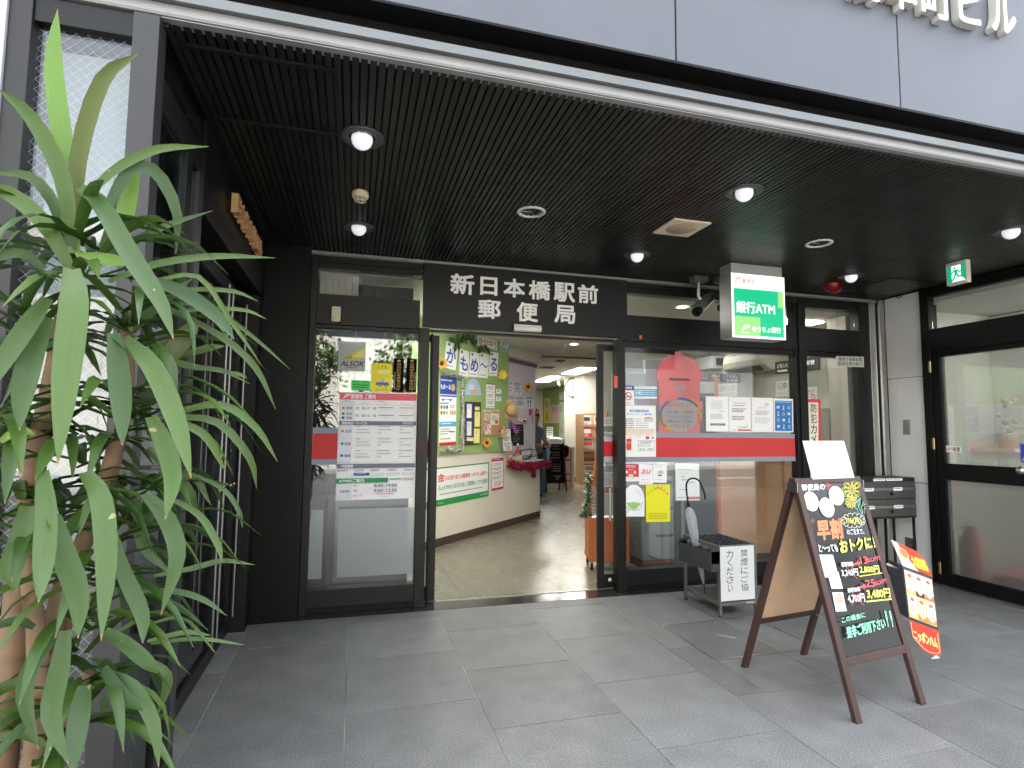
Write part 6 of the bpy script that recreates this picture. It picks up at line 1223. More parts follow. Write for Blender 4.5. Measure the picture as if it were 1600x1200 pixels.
# ceiling panels and vents
def lamp(quad, z, lab, m=LAMP):
    q = [onz(*p, z) for p in quad]; t = thing('ceiling_light', lab, 'ceiling light', q[0], 0, 'fluorescent ceiling lights in the office'); b = MB(); b.prism(q, V((0, 0, -.012)), m); b.build('diffuser', t); return t
lamp(((836, 596), (857, 588.5), (876, 588.5), (858, 596)), 2.985, 'farther bright rectangular ceiling light in the office'); lamp(((878, 584), (905, 575), (933, 575.5), (902, 584.5)), 2.985, 'nearer bright rectangular ceiling light in the office')
for i, (x, y) in enumerate(((.9, 5.75), (2.3, 5.85))):  # two unseen lights added to brighten the front of the office
    t = thing('ceiling_light', ['lit ceiling light hidden above the left of the doorway', 'lit ceiling light hidden above the right of the doorway'][i], 'ceiling light', (x, y, 2.74)); b = MB(); b.box(x-.15, x+.15, y-.6, y+.6, 2.735, 2.749, LAMP); b.build('diffuser', t)
for (u, v, lab) in ((897, 538, 'small lit round ceiling downlight just inside the doorway'), (1066, 480, 'lit round downlight seen through the transom right of the name board')):
    q = onz(u, v, 2.745); t = thing('ceiling_downlight', lab, 'downlight', q); b = MB(); b.lathe(q, [(0, 0), (.05, 0)], mat('lamp_small', (1, .93, .8), .5, emit=3), 24); b.build('bulb', t); b = MB(); b.lathe(q, [(.076, .004), (.085, -.006), (.10, 0)], WHITE, 24); b.build('ring', t)
for (quad, lab) in ((((866, 565), (872, 562), (884, 563), (879, 566)), 'dark ceiling vent nearer the doorway'), (((840, 575), (850, 572.5), (868, 573), (862, 576)), 'long dark ceiling vent farther in')):
    q = [onz(*p, 2.985) for p in quad]; b = MB(); b.prism(q, V((0, 0, -.008)), mat('vent_dark', (.09, .06, .045), .7)); tag(b.build('ceiling_vent'), lab, 'vent')
cm = thing('office_camera', 'small beige ceiling camera in front of the far green board', 'camera', onz(873, 594, 2.985)); q = onz(873, 594, 2.98); b = MB(); b.lathe(q, [(.05, 0), (.05, -.08), (.0, -.09)], CRM, 14); b.tube([q+V((0, 0, -.06)), q+V((-.02, -.12, -.16))], .04, CRM, 8); b.build('body', cm)

# orange display cart at the right of the doorway
ct = thing('orange_cart', 'orange display cart on casters with a green garland just inside the doorway', 'display cart', (2.62, 5.55, 0)); cx0 = 2.405; cw_ = .42; cy0 = 5.56; cdir = V((1, -.28, 0)).normalized(); cdp = V((.28, 1, 0)).normalized()
def co(a, d, z): return V((cx0, cy0, 0))+cdir*a+cdp*d+V((0, 0, z))
b = MB(); b.obox(co(0, 0, .085), cdir*cw_, cdp*.40, V((0, 0, .05)), ORG); b.build('base', ct, bevel=.004); b = MB(); b.obox(co(.03, -.002, .136), cdir*(cw_-.06), cdp*.02, V((0, 0, .40)), ORG); b.obox(co(.005, .02, .136), cdir*.02, cdp*.36, V((0, 0, .40)), ORG); b.build('panel', ct)
for a in (0, cw_-.028): b = MB(); b.obox(co(a, 0, .136), cdir*.028, cdp*.028, V((0, 0, .64)), ORG); b.build('post', ct, bevel=.003)
b = MB(); b.bar(co(.02, .16, .72), co(.20, .05, 1.65), .03, .03, ORG); b.bar(co(.30, .16, .72), co(.40, .05, 1.65), .03, .03, ORG); b.build('upright', ct)
for a in (.03, cw_-.03):
    for d in (.03, .36): b = MB(); c_ = co(a, d, .032); b.lathe(c_, [(0, -.012), (.03, -.012), (.032, 0), (.03, .012), (0, .012)], BLACK, 16, cdir); b.lathe(c_-cdir*.0125, [(0, 0), (.013, 0)], WHITE, 12, cdir); b.build('caster', ct); b = MB(); b.box(c_.x-.01, c_.x+.01, c_.y-.01, c_.y+.01, .06, .086, STEEL); b.build('caster_stem', ct)
b = MB(); b.obox(co(.03, .03, .5), cdir*.36, cdp*.3, V((0, 0, .012)), PAPER); b.build('shelf', ct)
for i, z in enumerate((.78, 1.0, 1.22, 1.42)):
    p = co(.12, .0, z); s = Sheet(p, -cdp+V((0, 0, .2)), co(.14, .02, z+.17), co(.34, .02, z+.17), co(.14, .0, z), .004); s.base(P(('#d8d4dc', '#e0d4d4', '#d4d8dc', '#dcdcd0')[i])).rect(.08, .55, .92, .92, P(('#a8687a', '#8a90b8', '#b84a58', '#7a8a6a')[i])).grey(.1, .1, .9, .5, SLATE, 4, i); s.done('leaflet', None, None, None, ct)
def tin3(path, rad, n, mats_, name, lab, seed):
    t = thing(name, lab, 'garland', path[0]); rr = random.Random(seed); b = MB(); b.tube(path, rad*.15, mats_[0], 5); b.build('core', t); b = MB()
    for k_ in range(n):
        i = rr.randrange(len(path)-1); p = path[i].lerp(path[i+1], rr.random()); dv = V((rr.gauss(0, 1), rr.gauss(0, 1), rr.gauss(0, 1))).normalized(); L2 = rad*rr.uniform(.6, 1.15); s2 = dv.orthogonal().normalized()*rad*.12; b.add([p-s2, p+s2, p+dv*L2+s2*.6, p+dv*L2-s2*.6], [(0, 1, 2, 3)], rr.choice(mats_))
    o = b.build('strands', t); o['kind'] = 'stuff'
tin3([ony(*p, 5.52) for p in ((921, 738), (918, 760), (919, 780), (915, 795), (914, 806))], .05, 420, [GRT, GRT, SIL2, mat('tinsel_lime', (.10, .2, .06), .35, .3)], 'green_tinsel', 'green and silver tinsel hanging on the orange cart', 8); tin3([ony(*p, 5.50) for p in ((908, 805), (915, 806), (926, 805))], .04, 160, [GRT, SIL], 'green_tinsel', 'short tinsel clump at the foot of the green strand on the cart', 9)
MP = mat('rail_maroon', (.12, .03, .03), .5); b = MB(); q0, q1 = ony(955, 600, 5.1), ony(955, 760, 5.1)

# right-hand bay: grey panels and drawers built in place of reflections, ATM corner
GP = mat('reflection_grey', (.20, .205, .21), .5, var=.06); gp = thing('reflection_panels', 'grey panelled partition with drawer fronts behind the left part of the right window', 'partition', (3.3, 5.8, 0))
for i, (x0, x1, zt3) in enumerate(((2.80, 3.19, 2.10), (3.194, 3.60, 2.26))):
    for z0, z1 in ((.10, .95), (.954, 1.6), (1.604, zt3)): b = MB(); b.box(x0, x1, 5.78, 5.83, z0, z1, GP); b.build('panel', gp, bevel=.003)
b = MB(); b.box(2.80, 3.60, 5.80, 5.84, .001, .098, BLACK); b.build('plinth', gp)
dcb = thing('reflection_drawers', 'low grey drawer unit with dark pull slots behind the right window', 'drawer unit', (3.15, 5.6, 0)); b = MB(); b.box(2.95, 3.45, 5.43, 5.77, .10, .95, GP); b.build('case', dcb); b = MB(); b.box(2.97, 3.43, 5.46, 5.76, .001, .099, P('#7a2a1c')); b.build('plinth', dcb)
for k_ in range(3): b = MB(); b.box(2.955, 3.445, 5.415, 5.429, .11+.28*k_, .385+.28*k_, GP); d_ = b.build('drawer', dcb, bevel=.002); b = MB(); b.box(3.10, 3.30, 5.411, 5.4145, .335+.28*k_, .36+.28*k_, BLACK); b.build('pull_slot', d_)
dc = MB(); dc.box(3.62, 3.98, 5.62, 5.9, .001, 2.05, mat('cabinet_charcoal', (.035, .037, .04), .4, var=.1)); tag(dc.build('dark_cabinet', bevel=.004), 'tall charcoal cabinet beside the orange-edged wooden booth', 'cabinet')
bt = thing('atm_booth', 'light wood ATM booth partition with an orange edge behind the right window', 'partition', (4.5, 5.65, 0)); b = MB(); b.box(3.985, 4.015, 5.58, 5.66, .06, 2.07, ORG); b.build('edge_strip', bt)
BW = mat('booth_wood', (.66, .38, .22), .45, var=.08, vscale=2.5, stretch=(.4, 1, 2)); b = MB(); b.box(3.99, 5.7, 5.60, 5.70, .001, .058, BASEB); b.build('plinth', bt)
for (x0, x1, z0, z1, y0) in ((4.016, 4.88, .06, .80, 5.60), (4.016, 4.62, .804, 1.10, 5.61), (4.624, 4.88, .804, 1.10, 5.615), (4.016, 4.88, 1.104, 1.42, 5.612), (4.90, 5.05, .06, 1.42, 5.59), (5.055, 5.7, .06, 1.42, 5.63)): b = MB(); b.box(x0, x1, y0, 5.66, z0, z1, BW); b.build('panel', bt, bevel=.002)
AWL = mat('atm_wall', (.52, .50, .45), .6, var=.06); aw = MB(); aw.box(5.78, 5.85, 4.9, 8.6, 0, 2.75, AWL); aw.box(3.8, 5.78, 8.4, 8.46, 0, 2.75, AWL); tag(aw.build('atm_room_wall'), kind='structure')
ac = thing('air_conditioner', 'cream wall air conditioner seen through the top of the right window', 'air conditioner', (5.6, 7.1, 2.5)); ACM = mat('ac_cream', (.66, .62, .52), .45); prof = [(5.775, 2.33), (5.60, 2.33), (5.50, 2.40), (5.48, 2.48), (5.50, 2.58), (5.56, 2.63), (5.775, 2.63)]
b = MB(); b.prism([(x, 6.66, z) for x, z in prof], (0, .84, 0), ACM); b.build('body', ac, bevel=.004); b = MB(); b.prism([(x*1+.0, 6.60, z) for x, z in prof], (0, .058, 0), mat('ac_end', (.72, .70, .64), .4)); b.build('end_cap', ac); b = MB(); b.obox((5.49, 6.70, 2.385), (0, .76, 0), (.09, 0, -.06), (-.006, 0, -.008), BASEB); b.build('louvre', ac)
ua = thing('air_unit', 'white box with a dark opening left of the air conditioner', 'vent unit', (5.0, 7.9, 2.4)); b = MB(); q0, q1 = ony(1112, 556, 7.9), ony(1134, 576, 7.9); b.box(q0.x, q1.x, 7.9, 8.38, q1.z, q0.z, WHITE); b.build('case', ua); b = MB(); q0, q1 = ony(1119, 559, 7.895), ony(1131, 571, 7.895); b.box(q0.x, q1.x, 7.885, 7.899, q1.z, q0.z, BLACK); b.build('opening', ua)
SGN = mat('sign_charcoal', (.05, .052, .055), .4)
s = Sheet((0, 7.3, 0), (0, -1, 0), (1107, 583), (1155, 585), (1107, 597), .03); s.base(SGN).text(.06, .12, .34, .45, WHITEP, 'お預入れ', .8).text(.54, .12, .92, .45, WHITEP, 'お引出し', .8).text(.06, .55, .34, .9, WHITEP, 'お振込み', .8).text(.54, .55, .92, .9, WHITEP, 'お振替', .8); s.done('service_sign', 'dark sign with white lettering over the far ATM, left of the air conditioner', 'sign')
s = Sheet((5.5, 0, 0), (-1, 0, 0), (1214, 566), (1282, 557), (1214, 585), .03); s.base(SGN).text(.05, .2, .32, .55, WHITEP, 'お預入れ', 1).text(.38, .2, .56, .55, WHITEP, 'お引出し', 1).text(.62, .2, .92, .55, WHITEP, 'お振替', 1).rect(.06, .7, .3, .85, WHITEP); s.done('service_sign', 'dark sign with white lettering over the near ATM, across the mullion at the right', 'sign')
for i, (u0, v0, u1, v1, lab) in enumerate(((1122, 601, 1137, 622, 'white notice on the ATM room wall, left of two'), (1138, 600, 1152, 620, 'white notice on the ATM room wall, right of two'), (1212, 596, 1232, 620, 'white notice with a red mark on the ATM wall by the mullion'), (1254, 606, 1277, 632, 'white notice with a red ring on the wall behind the narrow pane'))):
    s = Sheet((5.77, 0, 0), (-1, 0, 0), (u0, v0), (u1, v0-2), (u0, v1), .002); s.base(PAPER).grey(.1, .15, .9, .6, GREYINK, 5, i+2).rect(.1, .7, .9, .9, PALE)
    if i >= 2: s.ring(.75, .3 if i == 2 else .6, .12, .18, .05, P('#b83848'))
    s.done('wall_notice', lab, 'notice')
atm = thing('atm_machine', 'grey ATM machine standing against the wall of the ATM corner', 'ATM', (5.4, 6.1, 0)); b = MB(); b.prism([(5.775, 5.75, .001), (5.30, 5.75, .001), (5.30, 5.75, .95), (5.45, 5.75, 1.05), (5.55, 5.75, 1.75), (5.775, 5.75, 1.75)], (0, .8, 0), mat('atm_grey', (.42, .42, .40), .45)); b.build('case', atm, bevel=.006); b = MB(); b.obox((5.468, 5.85, 1.12), (0, .4, 0), (.045, 0, .32), (-.004, 0, .0006), BLACK); b.build('screen', atm)
t = thing('ceiling_light', 'bright ceiling light strip seen at the top of the right window', 'ceiling light', (4.0, 6.9, 2.74)); q = [onz(*p, 2.745) for p in ((1074, 545), (1080, 540), (1116, 540), (1112, 546))]; b = MB(); b.prism(q, V((0, 0, -.012)), mat('lamp_strip', (1, .97, .9), .5, emit=1.5)); b.build('diffuser', t)
t = thing('ceiling_light', 'ceiling light over the ATM corner hidden behind the shopfront header', 'ceiling light', (4.9, 5.6, 2.74)); b = MB(); b.box(4.5, 5.3, 5.35, 5.55, 2.736, 2.749, mat('atm_fill_light', (1, .96, .88), .5, emit=3.5)); b.build('diffuser', t)  # added out of sight to light the booth wood
tc = MB(); tc.box(5.2, 5.35, 4.95, 5.2, 0.001, 2.74, mat('concrete_column', (.45, .42, .37), .7, var=.12, vscale=3)); tag(tc.build('concrete_column'), 'bare concrete column behind the narrow right pane', 'column')
pr_ = Sheet((0, 4.83, 0), (0, -1, 0), (1079, 596), (1117, 597), (1079, 614), .003); pr_.base(mat('dull_film', (.40, .40, .39), .5)).poly([(.62, .3), (.75, .25), (.72, .9), (.6, .85)], P('#c8b070')); pr_.done('window_strip', 'dull grey strip with a yellow mark behind the glass above the four sheets', 'sticker')

# postal worker, mostly hidden behind the lilac panel
SHIRT = mat('shirt_blue', (.24, .29, .37), .8, var=.06, bump=.2, bscale=60); TROU = mat('trousers_dark', (.02, .021, .026), .8); SKIN = mat('skin', (.55, .33, .23), .55); HAIR = mat('hair', (.015, .012, .010), .5)
def body(verts, edges, radii, lab, loc):
    me = bpy.data.meshes.new('body'); me.from_pydata(verts, edges, []); o = bpy.data.objects.new('body', me); C.objects.link(o); md = o.modifiers.new('skin', 'SKIN'); md.use_smooth_shade = True; sv = me.skin_vertices[0].data
    for i, r in enumerate(radii): sv[i].radius = r if isinstance(r, tuple) else (r, r)
    sv[0].use_root = True; su = o.modifiers.new('sub', 'SUBSURF'); su.levels = su.render_levels = 2
    bpy.context.view_layer.update(); dg = bpy.context.evaluated_depsgraph_get(); m2 = bpy.data.meshes.new_from_object(o.evaluated_get(dg)); bpy.data.objects.remove(o)
    for m in (SHIRT, TROU, SKIN): m2.materials.append(m)
    return m2
PX, PY = 3.74, 11.5
vv = [(0, 0, .95), (0, .0, 1.10), (0, .0, 1.28), (0, .01, 1.42), (0, .0, 1.53), (0, -.02, 1.60),
      (.16, 0, 1.44), (.24, -.05, 1.22), (.20, -.22, 1.13), (.10, -.34, 1.12), (-.16, 0, 1.44), (-.24, -.04, 1.22), (-.19, -.22, 1.12), (-.08, -.34, 1.12),
      (.10, 0, .88), (.11, .0, .5), (.11, .02, .10), (.12, -.12, .05), (-.10, 0, .88), (-.11, .0, .5), (-.11, .02, .10), (-.12, -.12, .05), (0, -.02, 1.70), (0, -.03, 1.79)]
ee = [(0, 1), (1, 2), (2, 3), (3, 4), (4, 5), (3, 6), (6, 7), (7, 8), (8, 9), (3, 10), (10, 11), (11, 12), (12, 13), (0, 14), (14, 15), (15, 16), (16, 17), (0, 18), (18, 19), (19, 20), (20, 21), (5, 22), (22, 23)]
rr_ = [(.17, .12), (.155, .11), (.17, .115), (.13, .10), .055, .055, .072, .052, .042, .026, .072, .052, .042, .026, .095, .062, .045, .04, .095, .062, .045, .04, .085, .075]
bm_ = body(vv, ee, rr_, '', None)
for p in bm_.polygons:
    c = p.center
    if c.z < .96: k_ = 1
    elif c.z > 1.535: k_ = 2
    elif abs(c.x) > .16 and c.z < 1.245 or c.y < -.13: k_ = 2
    else: k_ = 0
    p.material_index = k_
per = thing('person', 'postal worker in a blue-grey short-sleeved shirt and dark trousers, mostly hidden behind the lilac panel', 'person', (PX, PY, 0), math.radians(25))
o = bpy.data.objects.new('body', bm_); C.objects.link(o); o.parent = per
b = MB(); b.ball((0, .005, 1.745), .098, HAIR, 16, 10, (.92, 1.05, 1.0)); b.build('hair', per, True); b = MB(); b.ball((0, -.10, 1.70), .014, SKIN, 8, 6, (.8, 1, 1.3))
b.build('nose', per, True); b = MB()
for sg in (-1, 1): b.ball((.032*sg, -.095, 1.725), .009, INK, 8, 6)
b.box(-.022, .022, -.103, -.095, 1.662, 1.668, P('#8a4a44')); b.build('face', per, True)
b = MB(); b.obox((.10, -.06, 1.47), (.10, 0, -.03), (0, .10, 0), (.006, 0, .02), TROU); b.build('epaulette', per, True)
for sg in (-1, 1):
    b = MB(); hx = .10*sg if sg > 0 else -.08
    for f in range(4): b.tube([(hx*.9, -.345-.004*f, 1.135-.014*f), (hx*.55, -.385, 1.132-.014*f), (hx*.2, -.40, 1.125-.013*f), (hx*.05, -.385, 1.11-.012*f)], [.009, .009, .008, .006], SKIN, 6)
    b.tube([(hx, -.33, 1.14), (hx*.7, -.35, 1.165), (hx*.45, -.37, 1.17)], [.011, .01, .007], SKIN, 6); b.build('fingers', per, True)
# ------------------------------------------------------------------ tall potted plant in the left foreground
LF = bpy.data.materials.new('plant_leaf'); LF.use_nodes = True; t = LF.node_tree; N = t.nodes; L = t.links; B_ = N['Principled BSDF']
uv = N.new('ShaderNodeUVMap'); sep = N.new('ShaderNodeSeparateXYZ'); L.new(uv.outputs[0], sep.inputs[0]); oi = N.new('ShaderNodeObjectInfo'); tcx = N.new('ShaderNodeTexCoord')
mp = N.new('ShaderNodeMapping'); mp.inputs['Scale'].default_value = (70, 2.5, 1); L.new(uv.outputs[0], mp.inputs[0]); nz = N.new('ShaderNodeTexNoise'); nz.inputs['Scale'].default_value = 1; nz.inputs['Detail'].default_value = 3; L.new(mp.outputs[0], nz.inputs['Vector'])
r1_ = N.new('ShaderNodeValToRGB'); e = r1_.color_ramp.elements; e[0].position = 0; e[0].color = (.036, .096, .016, 1); e[1].position = 1; e[1].color = (.105, .195, .032, 1); L.new(oi.outputs['Random'], r1_.inputs[0])
mx = N.new('ShaderNodeMix'); mx.data_type = 'RGBA'; mx.blend_type = 'MULTIPLY'; mx.inputs['Factor'].default_value = .5; L.new(r1_.outputs[0], mx.inputs['A']); L.new(nz.outputs['Fac'], mx.inputs['B'])
tip = N.new('ShaderNodeMapRange'); tip.inputs[1].default_value = .965; tip.inputs[2].default_value = .99; L.new(sep.outputs['Y'], tip.inputs[0])
mx2 = N.new('ShaderNodeMix'); mx2.data_type = 'RGBA'; mx2.inputs['B'].default_value = (.32, .17, .07, 1); L.new(tip.outputs[0], mx2.inputs['Factor']); L.new(mx.outputs['Result'], mx2.inputs['A'])
n2 = N.new('ShaderNodeTexNoise'); n2.inputs['Scale'].default_value = 26; L.new(tcx.outputs['Object'], n2.inputs['Vector']); sp_ = N.new('ShaderNodeMapRange'); sp_.inputs[1].default_value = .735; sp_.inputs[2].default_value = .76; sp_.inputs[4].default_value = .8; L.new(n2.outputs['Fac'], sp_.inputs[0])
mx3 = N.new('ShaderNodeMix'); mx3.data_type = 'RGBA'; mx3.inputs['B'].default_value = (.38, .34, .14, 1); L.new(sp_.outputs[0], mx3.inputs['Factor']); L.new(mx2.outputs['Result'], mx3.inputs['A']); L.new(mx3.outputs['Result'], B_.inputs['Base Color'])
B_.inputs['Roughness'].default_value = .27; B_.inputs['Specular IOR Level'].default_value = .5
tl_ = N.new('ShaderNodeBsdfTranslucent'); ms = N.new('ShaderNodeMixShader'); ms.inputs[0].default_value = .15; L.new(mx3.outputs['Result'], tl_.inputs[0]); L.new(B_.outputs[0], ms.inputs[1]); L.new(tl_.outputs[0], ms.inputs[2]); L.new(ms.outputs[0], N['Material Output'].inputs[0])
bp_ = N.new('ShaderNodeBump'); bp_.inputs['Strength'].default_value = .25; bp_.inputs['Distance'].default_value = .002; L.new(nz.outputs['Fac'], bp_.inputs['Height']); L.new(bp_.outputs[0], B_.inputs['Normal'])
def leafcopy(name, c0, c1_):
    m = LF.copy(); m.name = name; e = [n for n in m.node_tree.nodes if n.type == 'VALTORGB'][0].color_ramp.elements; e[0].color = (*c0, 1); e[1].color = (*c1_, 1); return m
LFY = leafcopy('young_leaf', (.17, .34, .035), (.24, .40, .06)); LFO = leafcopy('olive_leaf', (.11, .16, .03), (.15, .19, .04))
BARK = mat('plant_bark', (.21, .135, .08), .85, var=.28, vscale=9, bump=.6, bscale=40, stretch=(1, 1, 2.2))
pl_ = thing('tall_plant', 'tall dracaena plant with long strap leaves and bare tan trunks in the left foreground', 'plant', (-.62, 1.5, 0))
def prof(t): return (.58+.42*math.sin(math.pi*min(1, t/.46)/2)) if t < .46 else max(.012, 1-((t-.46)/.54)**2.3)
def leaf_mesh(pts, w, face, m=None, n=9, crease=.16, tw=0):
    c = spline(pts, n); vs = []; uvs = []
    for i, p in enumerate(c):
        t = i/n; tg = (c[min(i+1, n)]-c[max(i-1, 0)]).normalized(); nn = (face-tg*face.dot(tg)); nn = nn.normalized() if nn.length > 1e-3 else tg.orthogonal().normalized()
        if tw: nn = Matrix.Rotation(tw*t, 3, tg) @ nn
        s = tg.cross(nn).normalized(); h = w*.5*prof(t); vs += [p-s*h, p-nn*(h*crease*2), p+s*h]; uvs += [(0, t), (.5, t), (1, t)]
    fs = []
    for i in range(n): fs += [(3*i, 3*i+1, 3*i+4, 3*i+3), (3*i+1, 3*i+2, 3*i+5, 3*i+4)]
    me = bpy.data.meshes.new('leaf'); off = pl_.location; me.from_pydata([tuple(V(v)-off) for v in vs], [], fs); ul = me.uv_layers.new(name='UVMap')
    for lp in me.loops: ul.data[lp.index].uv = uvs[lp.vertex_index]
    me.polygons.foreach_set('use_smooth', [True]*len(me.polygons)); me.materials.append(m or LF); o = bpy.data.objects.new('leaf', me); C.objects.link(o); o.parent = pl_; return o
PD = 1.45
def key(pxs, w, d0=0.0, d1=0.0, m=None, tw=0):
    n = len(pxs); pts = [ony(u, v, PD+d0+(d1-d0)*(i/(n-1))) for i, (u, v) in enumerate(pxs)]
    toward = (EYE-pts[n//2]).normalized(); face = (toward+V((0, 0, .25))).normalized(); leaf_mesh(pts, .73*w*(pts[n//2]-EYE).dot(FW)/F_PX, face, m, tw=tw)
K = [([(116, 395), (103, 260), (84, 110), (90, 14)], 37, 0, .03, LFY), ([(116, 390), (122, 250), (160, 125), (216, 84)], 32, .01, -.04, LFO), ([(112, 390), (98, 280), (50, 185), (-4, 138)], 34, 0, -.1, None), ([(108, 400), (85, 320), (45, 275), (-20, 270)], 24, .05, .02, None), ([(110, 420), (70, 350), (10, 300), (-40, 300)], 36, -.02, -.08, None),
     ([(140, 300), (190, 258), (250, 232), (327, 229)], 19, .03, .1, None), ([(165, 330), (205, 262), (245, 270), (276, 330), (275, 396)], 27, .05, .12, None), ([(188, 395), (196, 330), (217, 264)], 34, .1, .12, LFY), ([(150, 420), (178, 340), (180, 275)], 22, .12, .15, None), ([(122, 292), (155, 315), (205, 400), (250, 470), (271, 530)], 40, -.05, -.22, None), ([(140, 420), (190, 388), (260, 352), (333, 329)], 15, .02, .1, None),
     ([(170, 440), (245, 412), (340, 400), (431, 403)], 15, 0, .12, None), ([(232, 436), (285, 456), (340, 495), (366, 530)], 31, -.02, -.08, None), ([(112, 418), (116, 470), (103, 590), (90, 728)], 56, -.12, -.28, None), ([(75, 465), (45, 505), (8, 560), (-25, 620)], 38, -.1, -.2, None), ([(76, 495), (52, 545), (36, 610), (30, 673)], 46, -.08, -.2, None), ([(178, 520), (184, 570), (190, 635), (191, 697)], 42, -.08, -.16, None), ([(192, 528), (238, 572), (275, 655), (299, 748)], 44, -.06, -.2, None),
     ([(260, 480), (345, 525), (400, 575), (431, 640)], 15, .04, .1, None), ([(235, 440), (310, 432), (360, 500), (409, 571)], 11, .05, .12, None), ([(240, 470), (330, 482), (400, 530), (453, 577)], 9, .08, .15, None), ([(230, 458), (300, 452), (365, 455), (404, 471)], 10, .06, .14, None), ([(250, 490), (330, 482), (385, 485), (417, 499)], 9, .08, .14, None), ([(230, 545), (290, 572), (345, 578), (391, 600)], 11, .05, .1, None), ([(265, 560), (320, 575), (375, 585), (386, 592)], 9, .1, .12, None),
     ([(270, 645), (345, 632), (400, 668), (434, 722)], 17, .02, .08, None), ([(270, 650), (340, 660), (390, 715), (401, 764)], 17, .02, .08, None), ([(265, 655), (320, 680), (353, 738)], 18, 0, .05, None), ([(235, 650), (255, 690), (270, 745), (258, 812)], 39, -.08, -.18, None), ([(226, 770), (260, 810), (277, 870), (251, 962)], 36, -.08, -.16, None), ([(265, 778), (312, 805), (340, 850), (347, 878)], 15, 0, -.04, None), ([(300, 740), (350, 765), (374, 800), (379, 825)], 10, .05, .05, None),
     ([(240, 900), (300, 888), (350, 876), (399, 883)], 12, .05, .12, None), ([(215, 925), (275, 924), (320, 938), (354, 962)], 13, .04, .06, None), ([(66, 735), (72, 800), (68, 880), (60, 942)], 42, -.16, -.3, None), ([(42, 790), (30, 850), (18, 890), (25, 924)], 44, -.12, -.2, None), ([(84, 806), (98, 860), (122, 930), (122, 998)], 46, -.1, -.24, None), ([(132, 736), (158, 780), (166, 880), (158, 1002)], 44, -.14, -.3, None), ([(181, 855), (198, 905), (222, 960), (223, 1006)], 32, -.08, -.16, None),
     ([(163, 985), (195, 1005), (230, 1035), (246, 1052)], 30, -.05, -.1, None), ([(84, 995), (52, 1035), (38, 1090), (60, 1172)], 33, -.08, -.16, None), ([(102, 985), (92, 1050), (80, 1120), (107, 1194)], 40, -.12, -.2, None), ([(132, 1070), (122, 1130), (112, 1215)], 40, -.1, -.2, None), ([(158, 1050), (205, 1072), (240, 1130), (248, 1200)], 29, -.05, -.12, None), ([(162, 1042), (190, 1085), (226, 1111)], 26, -.06, -.12, None),
     ([(54, 980), (25, 970), (-25, 985)], 20, -.05, -.1, None), ([(36, 1063), (5, 1075), (-30, 1100)], 24, -.02, -.06, None), ([(78, 1166), (30, 1148), (-30, 1158)], 16, -.04, -.08, None), ([(230, 1002), (290, 988), (330, 993)], 11, .05, .1, None), ([(235, 1006), (310, 998), (384, 1008)], 9, .06, .12, None), ([(230, 975), (290, 968), (341, 1026)], 7, .06, .1, None), ([(180, 990), (240, 958), (290, 975)], 12, .08, .1, None),
     ([(230, 700), (290, 760), (300, 790), (305, 800)], 22, .06, .08, None), ([(255, 570), (285, 530), (310, 500)], 40, .1, .1, LFO), ([(200, 630), (240, 615), (280, 580)], 26, .1, .12, None), ([(270, 560), (320, 545), (352, 540)], 16, .12, .16, None), ([(200, 520), (240, 480), (300, 435)], 28, .08, .14, None), ([(70, 420), (30, 395), (-20, 410)], 22, .0, -.04, None), ([(120, 400), (170, 405), (215, 412)], 26, -.04, -.02, LFY), ([(115, 790), (140, 760), (175, 715)], 26, .1, .1, None), ([(0, 690), (30, 672), (55, 680)], 18, -.1, -.1, LFY),
     ([(215, 780), (222, 850), (272, 900)], 20, .06, .1, None), ([(245, 760), (300, 745), (330, 790)], 16, .08, .1, None), ([(160, 1090), (175, 1130), (240, 1135)], 18, .08, .1, None), ([(230, 1030), (262, 1060), (245, 1120)], 20, .06, .06, None)]
for k_ in K: key(*k_)
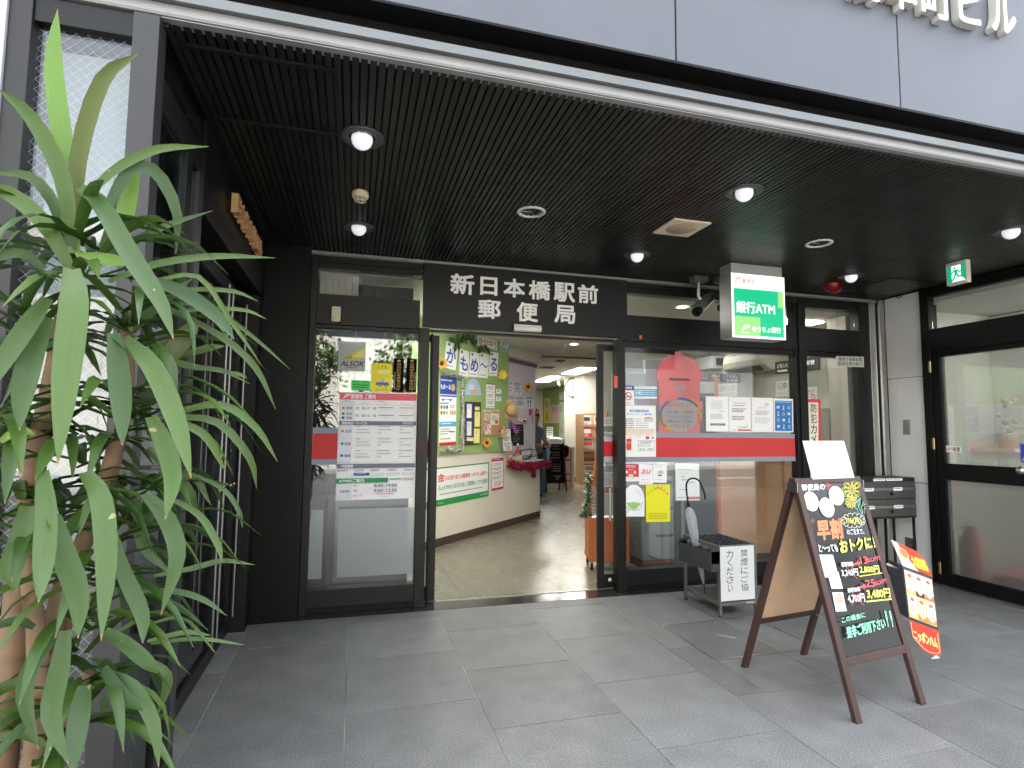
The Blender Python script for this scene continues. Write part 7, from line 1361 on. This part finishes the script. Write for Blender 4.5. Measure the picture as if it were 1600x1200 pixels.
# fill of ordinary arching leaves on four rosettes
rp = random.Random(21)
ROS = [((122, 400), .04, 26, .34, .9), ((195, 500), .06, 24, .32, .6), ((50, 500), .02, 22, .32, .6), ((205, 640), .06, 24, .32, .5), ((120, 700), .05, 16, .30, .5), ((200, 790), .06, 18, .30, .5), ((50, 800), .0, 20, .32, .6), ((30, 640), .0, 16, .32, .5), ((170, 860), .03, 16, .32, .4), ((90, 1120), .03, 16, .30, .5), ((150, 930), .05, 18, .28, .5), ((130, 1060), .03, 24, .28, .5), ((60, 960), .0, 16, .30, .4), ((150, 1150), .02, 14, .26, .6), ((20, 1000), .05, 8, .26, .5)]
for (u, v), d, n, Lm, el in ROS:
    c = ony(u, v, PD+d)
    n = int(n*1.04)
    for i in range(n):
        a = 6.2832*i/n*2.618+rp.uniform(-.3, .3); ln = Lm*rp.uniform(.7, 1.1); e0 = rp.uniform(.15, 1.0)*el; h = V((math.cos(a), math.sin(a), 0))
        pts = []; p = c+V((rp.gauss(0, .02), rp.gauss(0, .02), rp.uniform(-.08, .05))); th_ = e0; pts.append(p)
        for s_ in range(3): p = p+(h*math.cos(th_)+V((0, 0, math.sin(th_))))*ln/3; th_ -= rp.uniform(.35, .85); pts.append(p)
        if len(pl_.children) > 294 or pts[-1].y < 1.2: continue
        if min((q-EYE).dot(FW) for q in pts) < .7: continue
        leaf_mesh(pts, rp.uniform(.020, .032), (V((0, 0, 1))+h*.25), None, 7, .2, rp.uniform(-.5, .5))
def trunk(pxs, r0, r1, d):
    q = spline([ony(u, v, PD+d) for u, v in pxs], 10); b = MB(); n = len(q); b.tube(q, [r0+(r1-r0)*i/(n-1)+rp.uniform(-.002, .002) for i in range(n)], BARK, 12); b.build('trunk', pl_)
trunk([(-40, 1700), (-4, 1240), (24, 1000), (36, 850), (62, 690), (112, 430)], .034, .016, .06); trunk([(-30, 1700), (48, 1220), (60, 1040), (46, 900), (40, 780)], .024, .014, .02); trunk([(-10, 1700), (62, 1210), (85, 960), (130, 850), (165, 755), (196, 640), (200, 510)], .026, .014, .08); trunk([(10, 1700), (75, 1215), (105, 1120), (140, 1050)], .02, .012, .05); trunk([(0, 1700), (70, 1230), (86, 1010), (150, 930)], .02, .012, .1)
pot = thing('plant_pot', 'dark round pot under the tall plant, just below the picture', 'plant pot', (-.70, 1.5, 0)); POT = mat('pot_glaze', (.05, .05, .05), .35); b = MB(); q = ony(-15, 1650, PD+.06); b.lathe((q.x, q.y, 0), [(0, .002), (.14, .002), (.19, .32), (.20, .34), (.18, .34), (.17, .30), (0, .30)], POT, 28); b.build('pot', pot); b = MB(); b.lathe((q.x, q.y, .301), [(.165, 0), (0, .01)], mat('soil', (.05, .035, .025), .95, var=.4, vscale=40, bump=.8), 20); o = b.build('soil', pot)
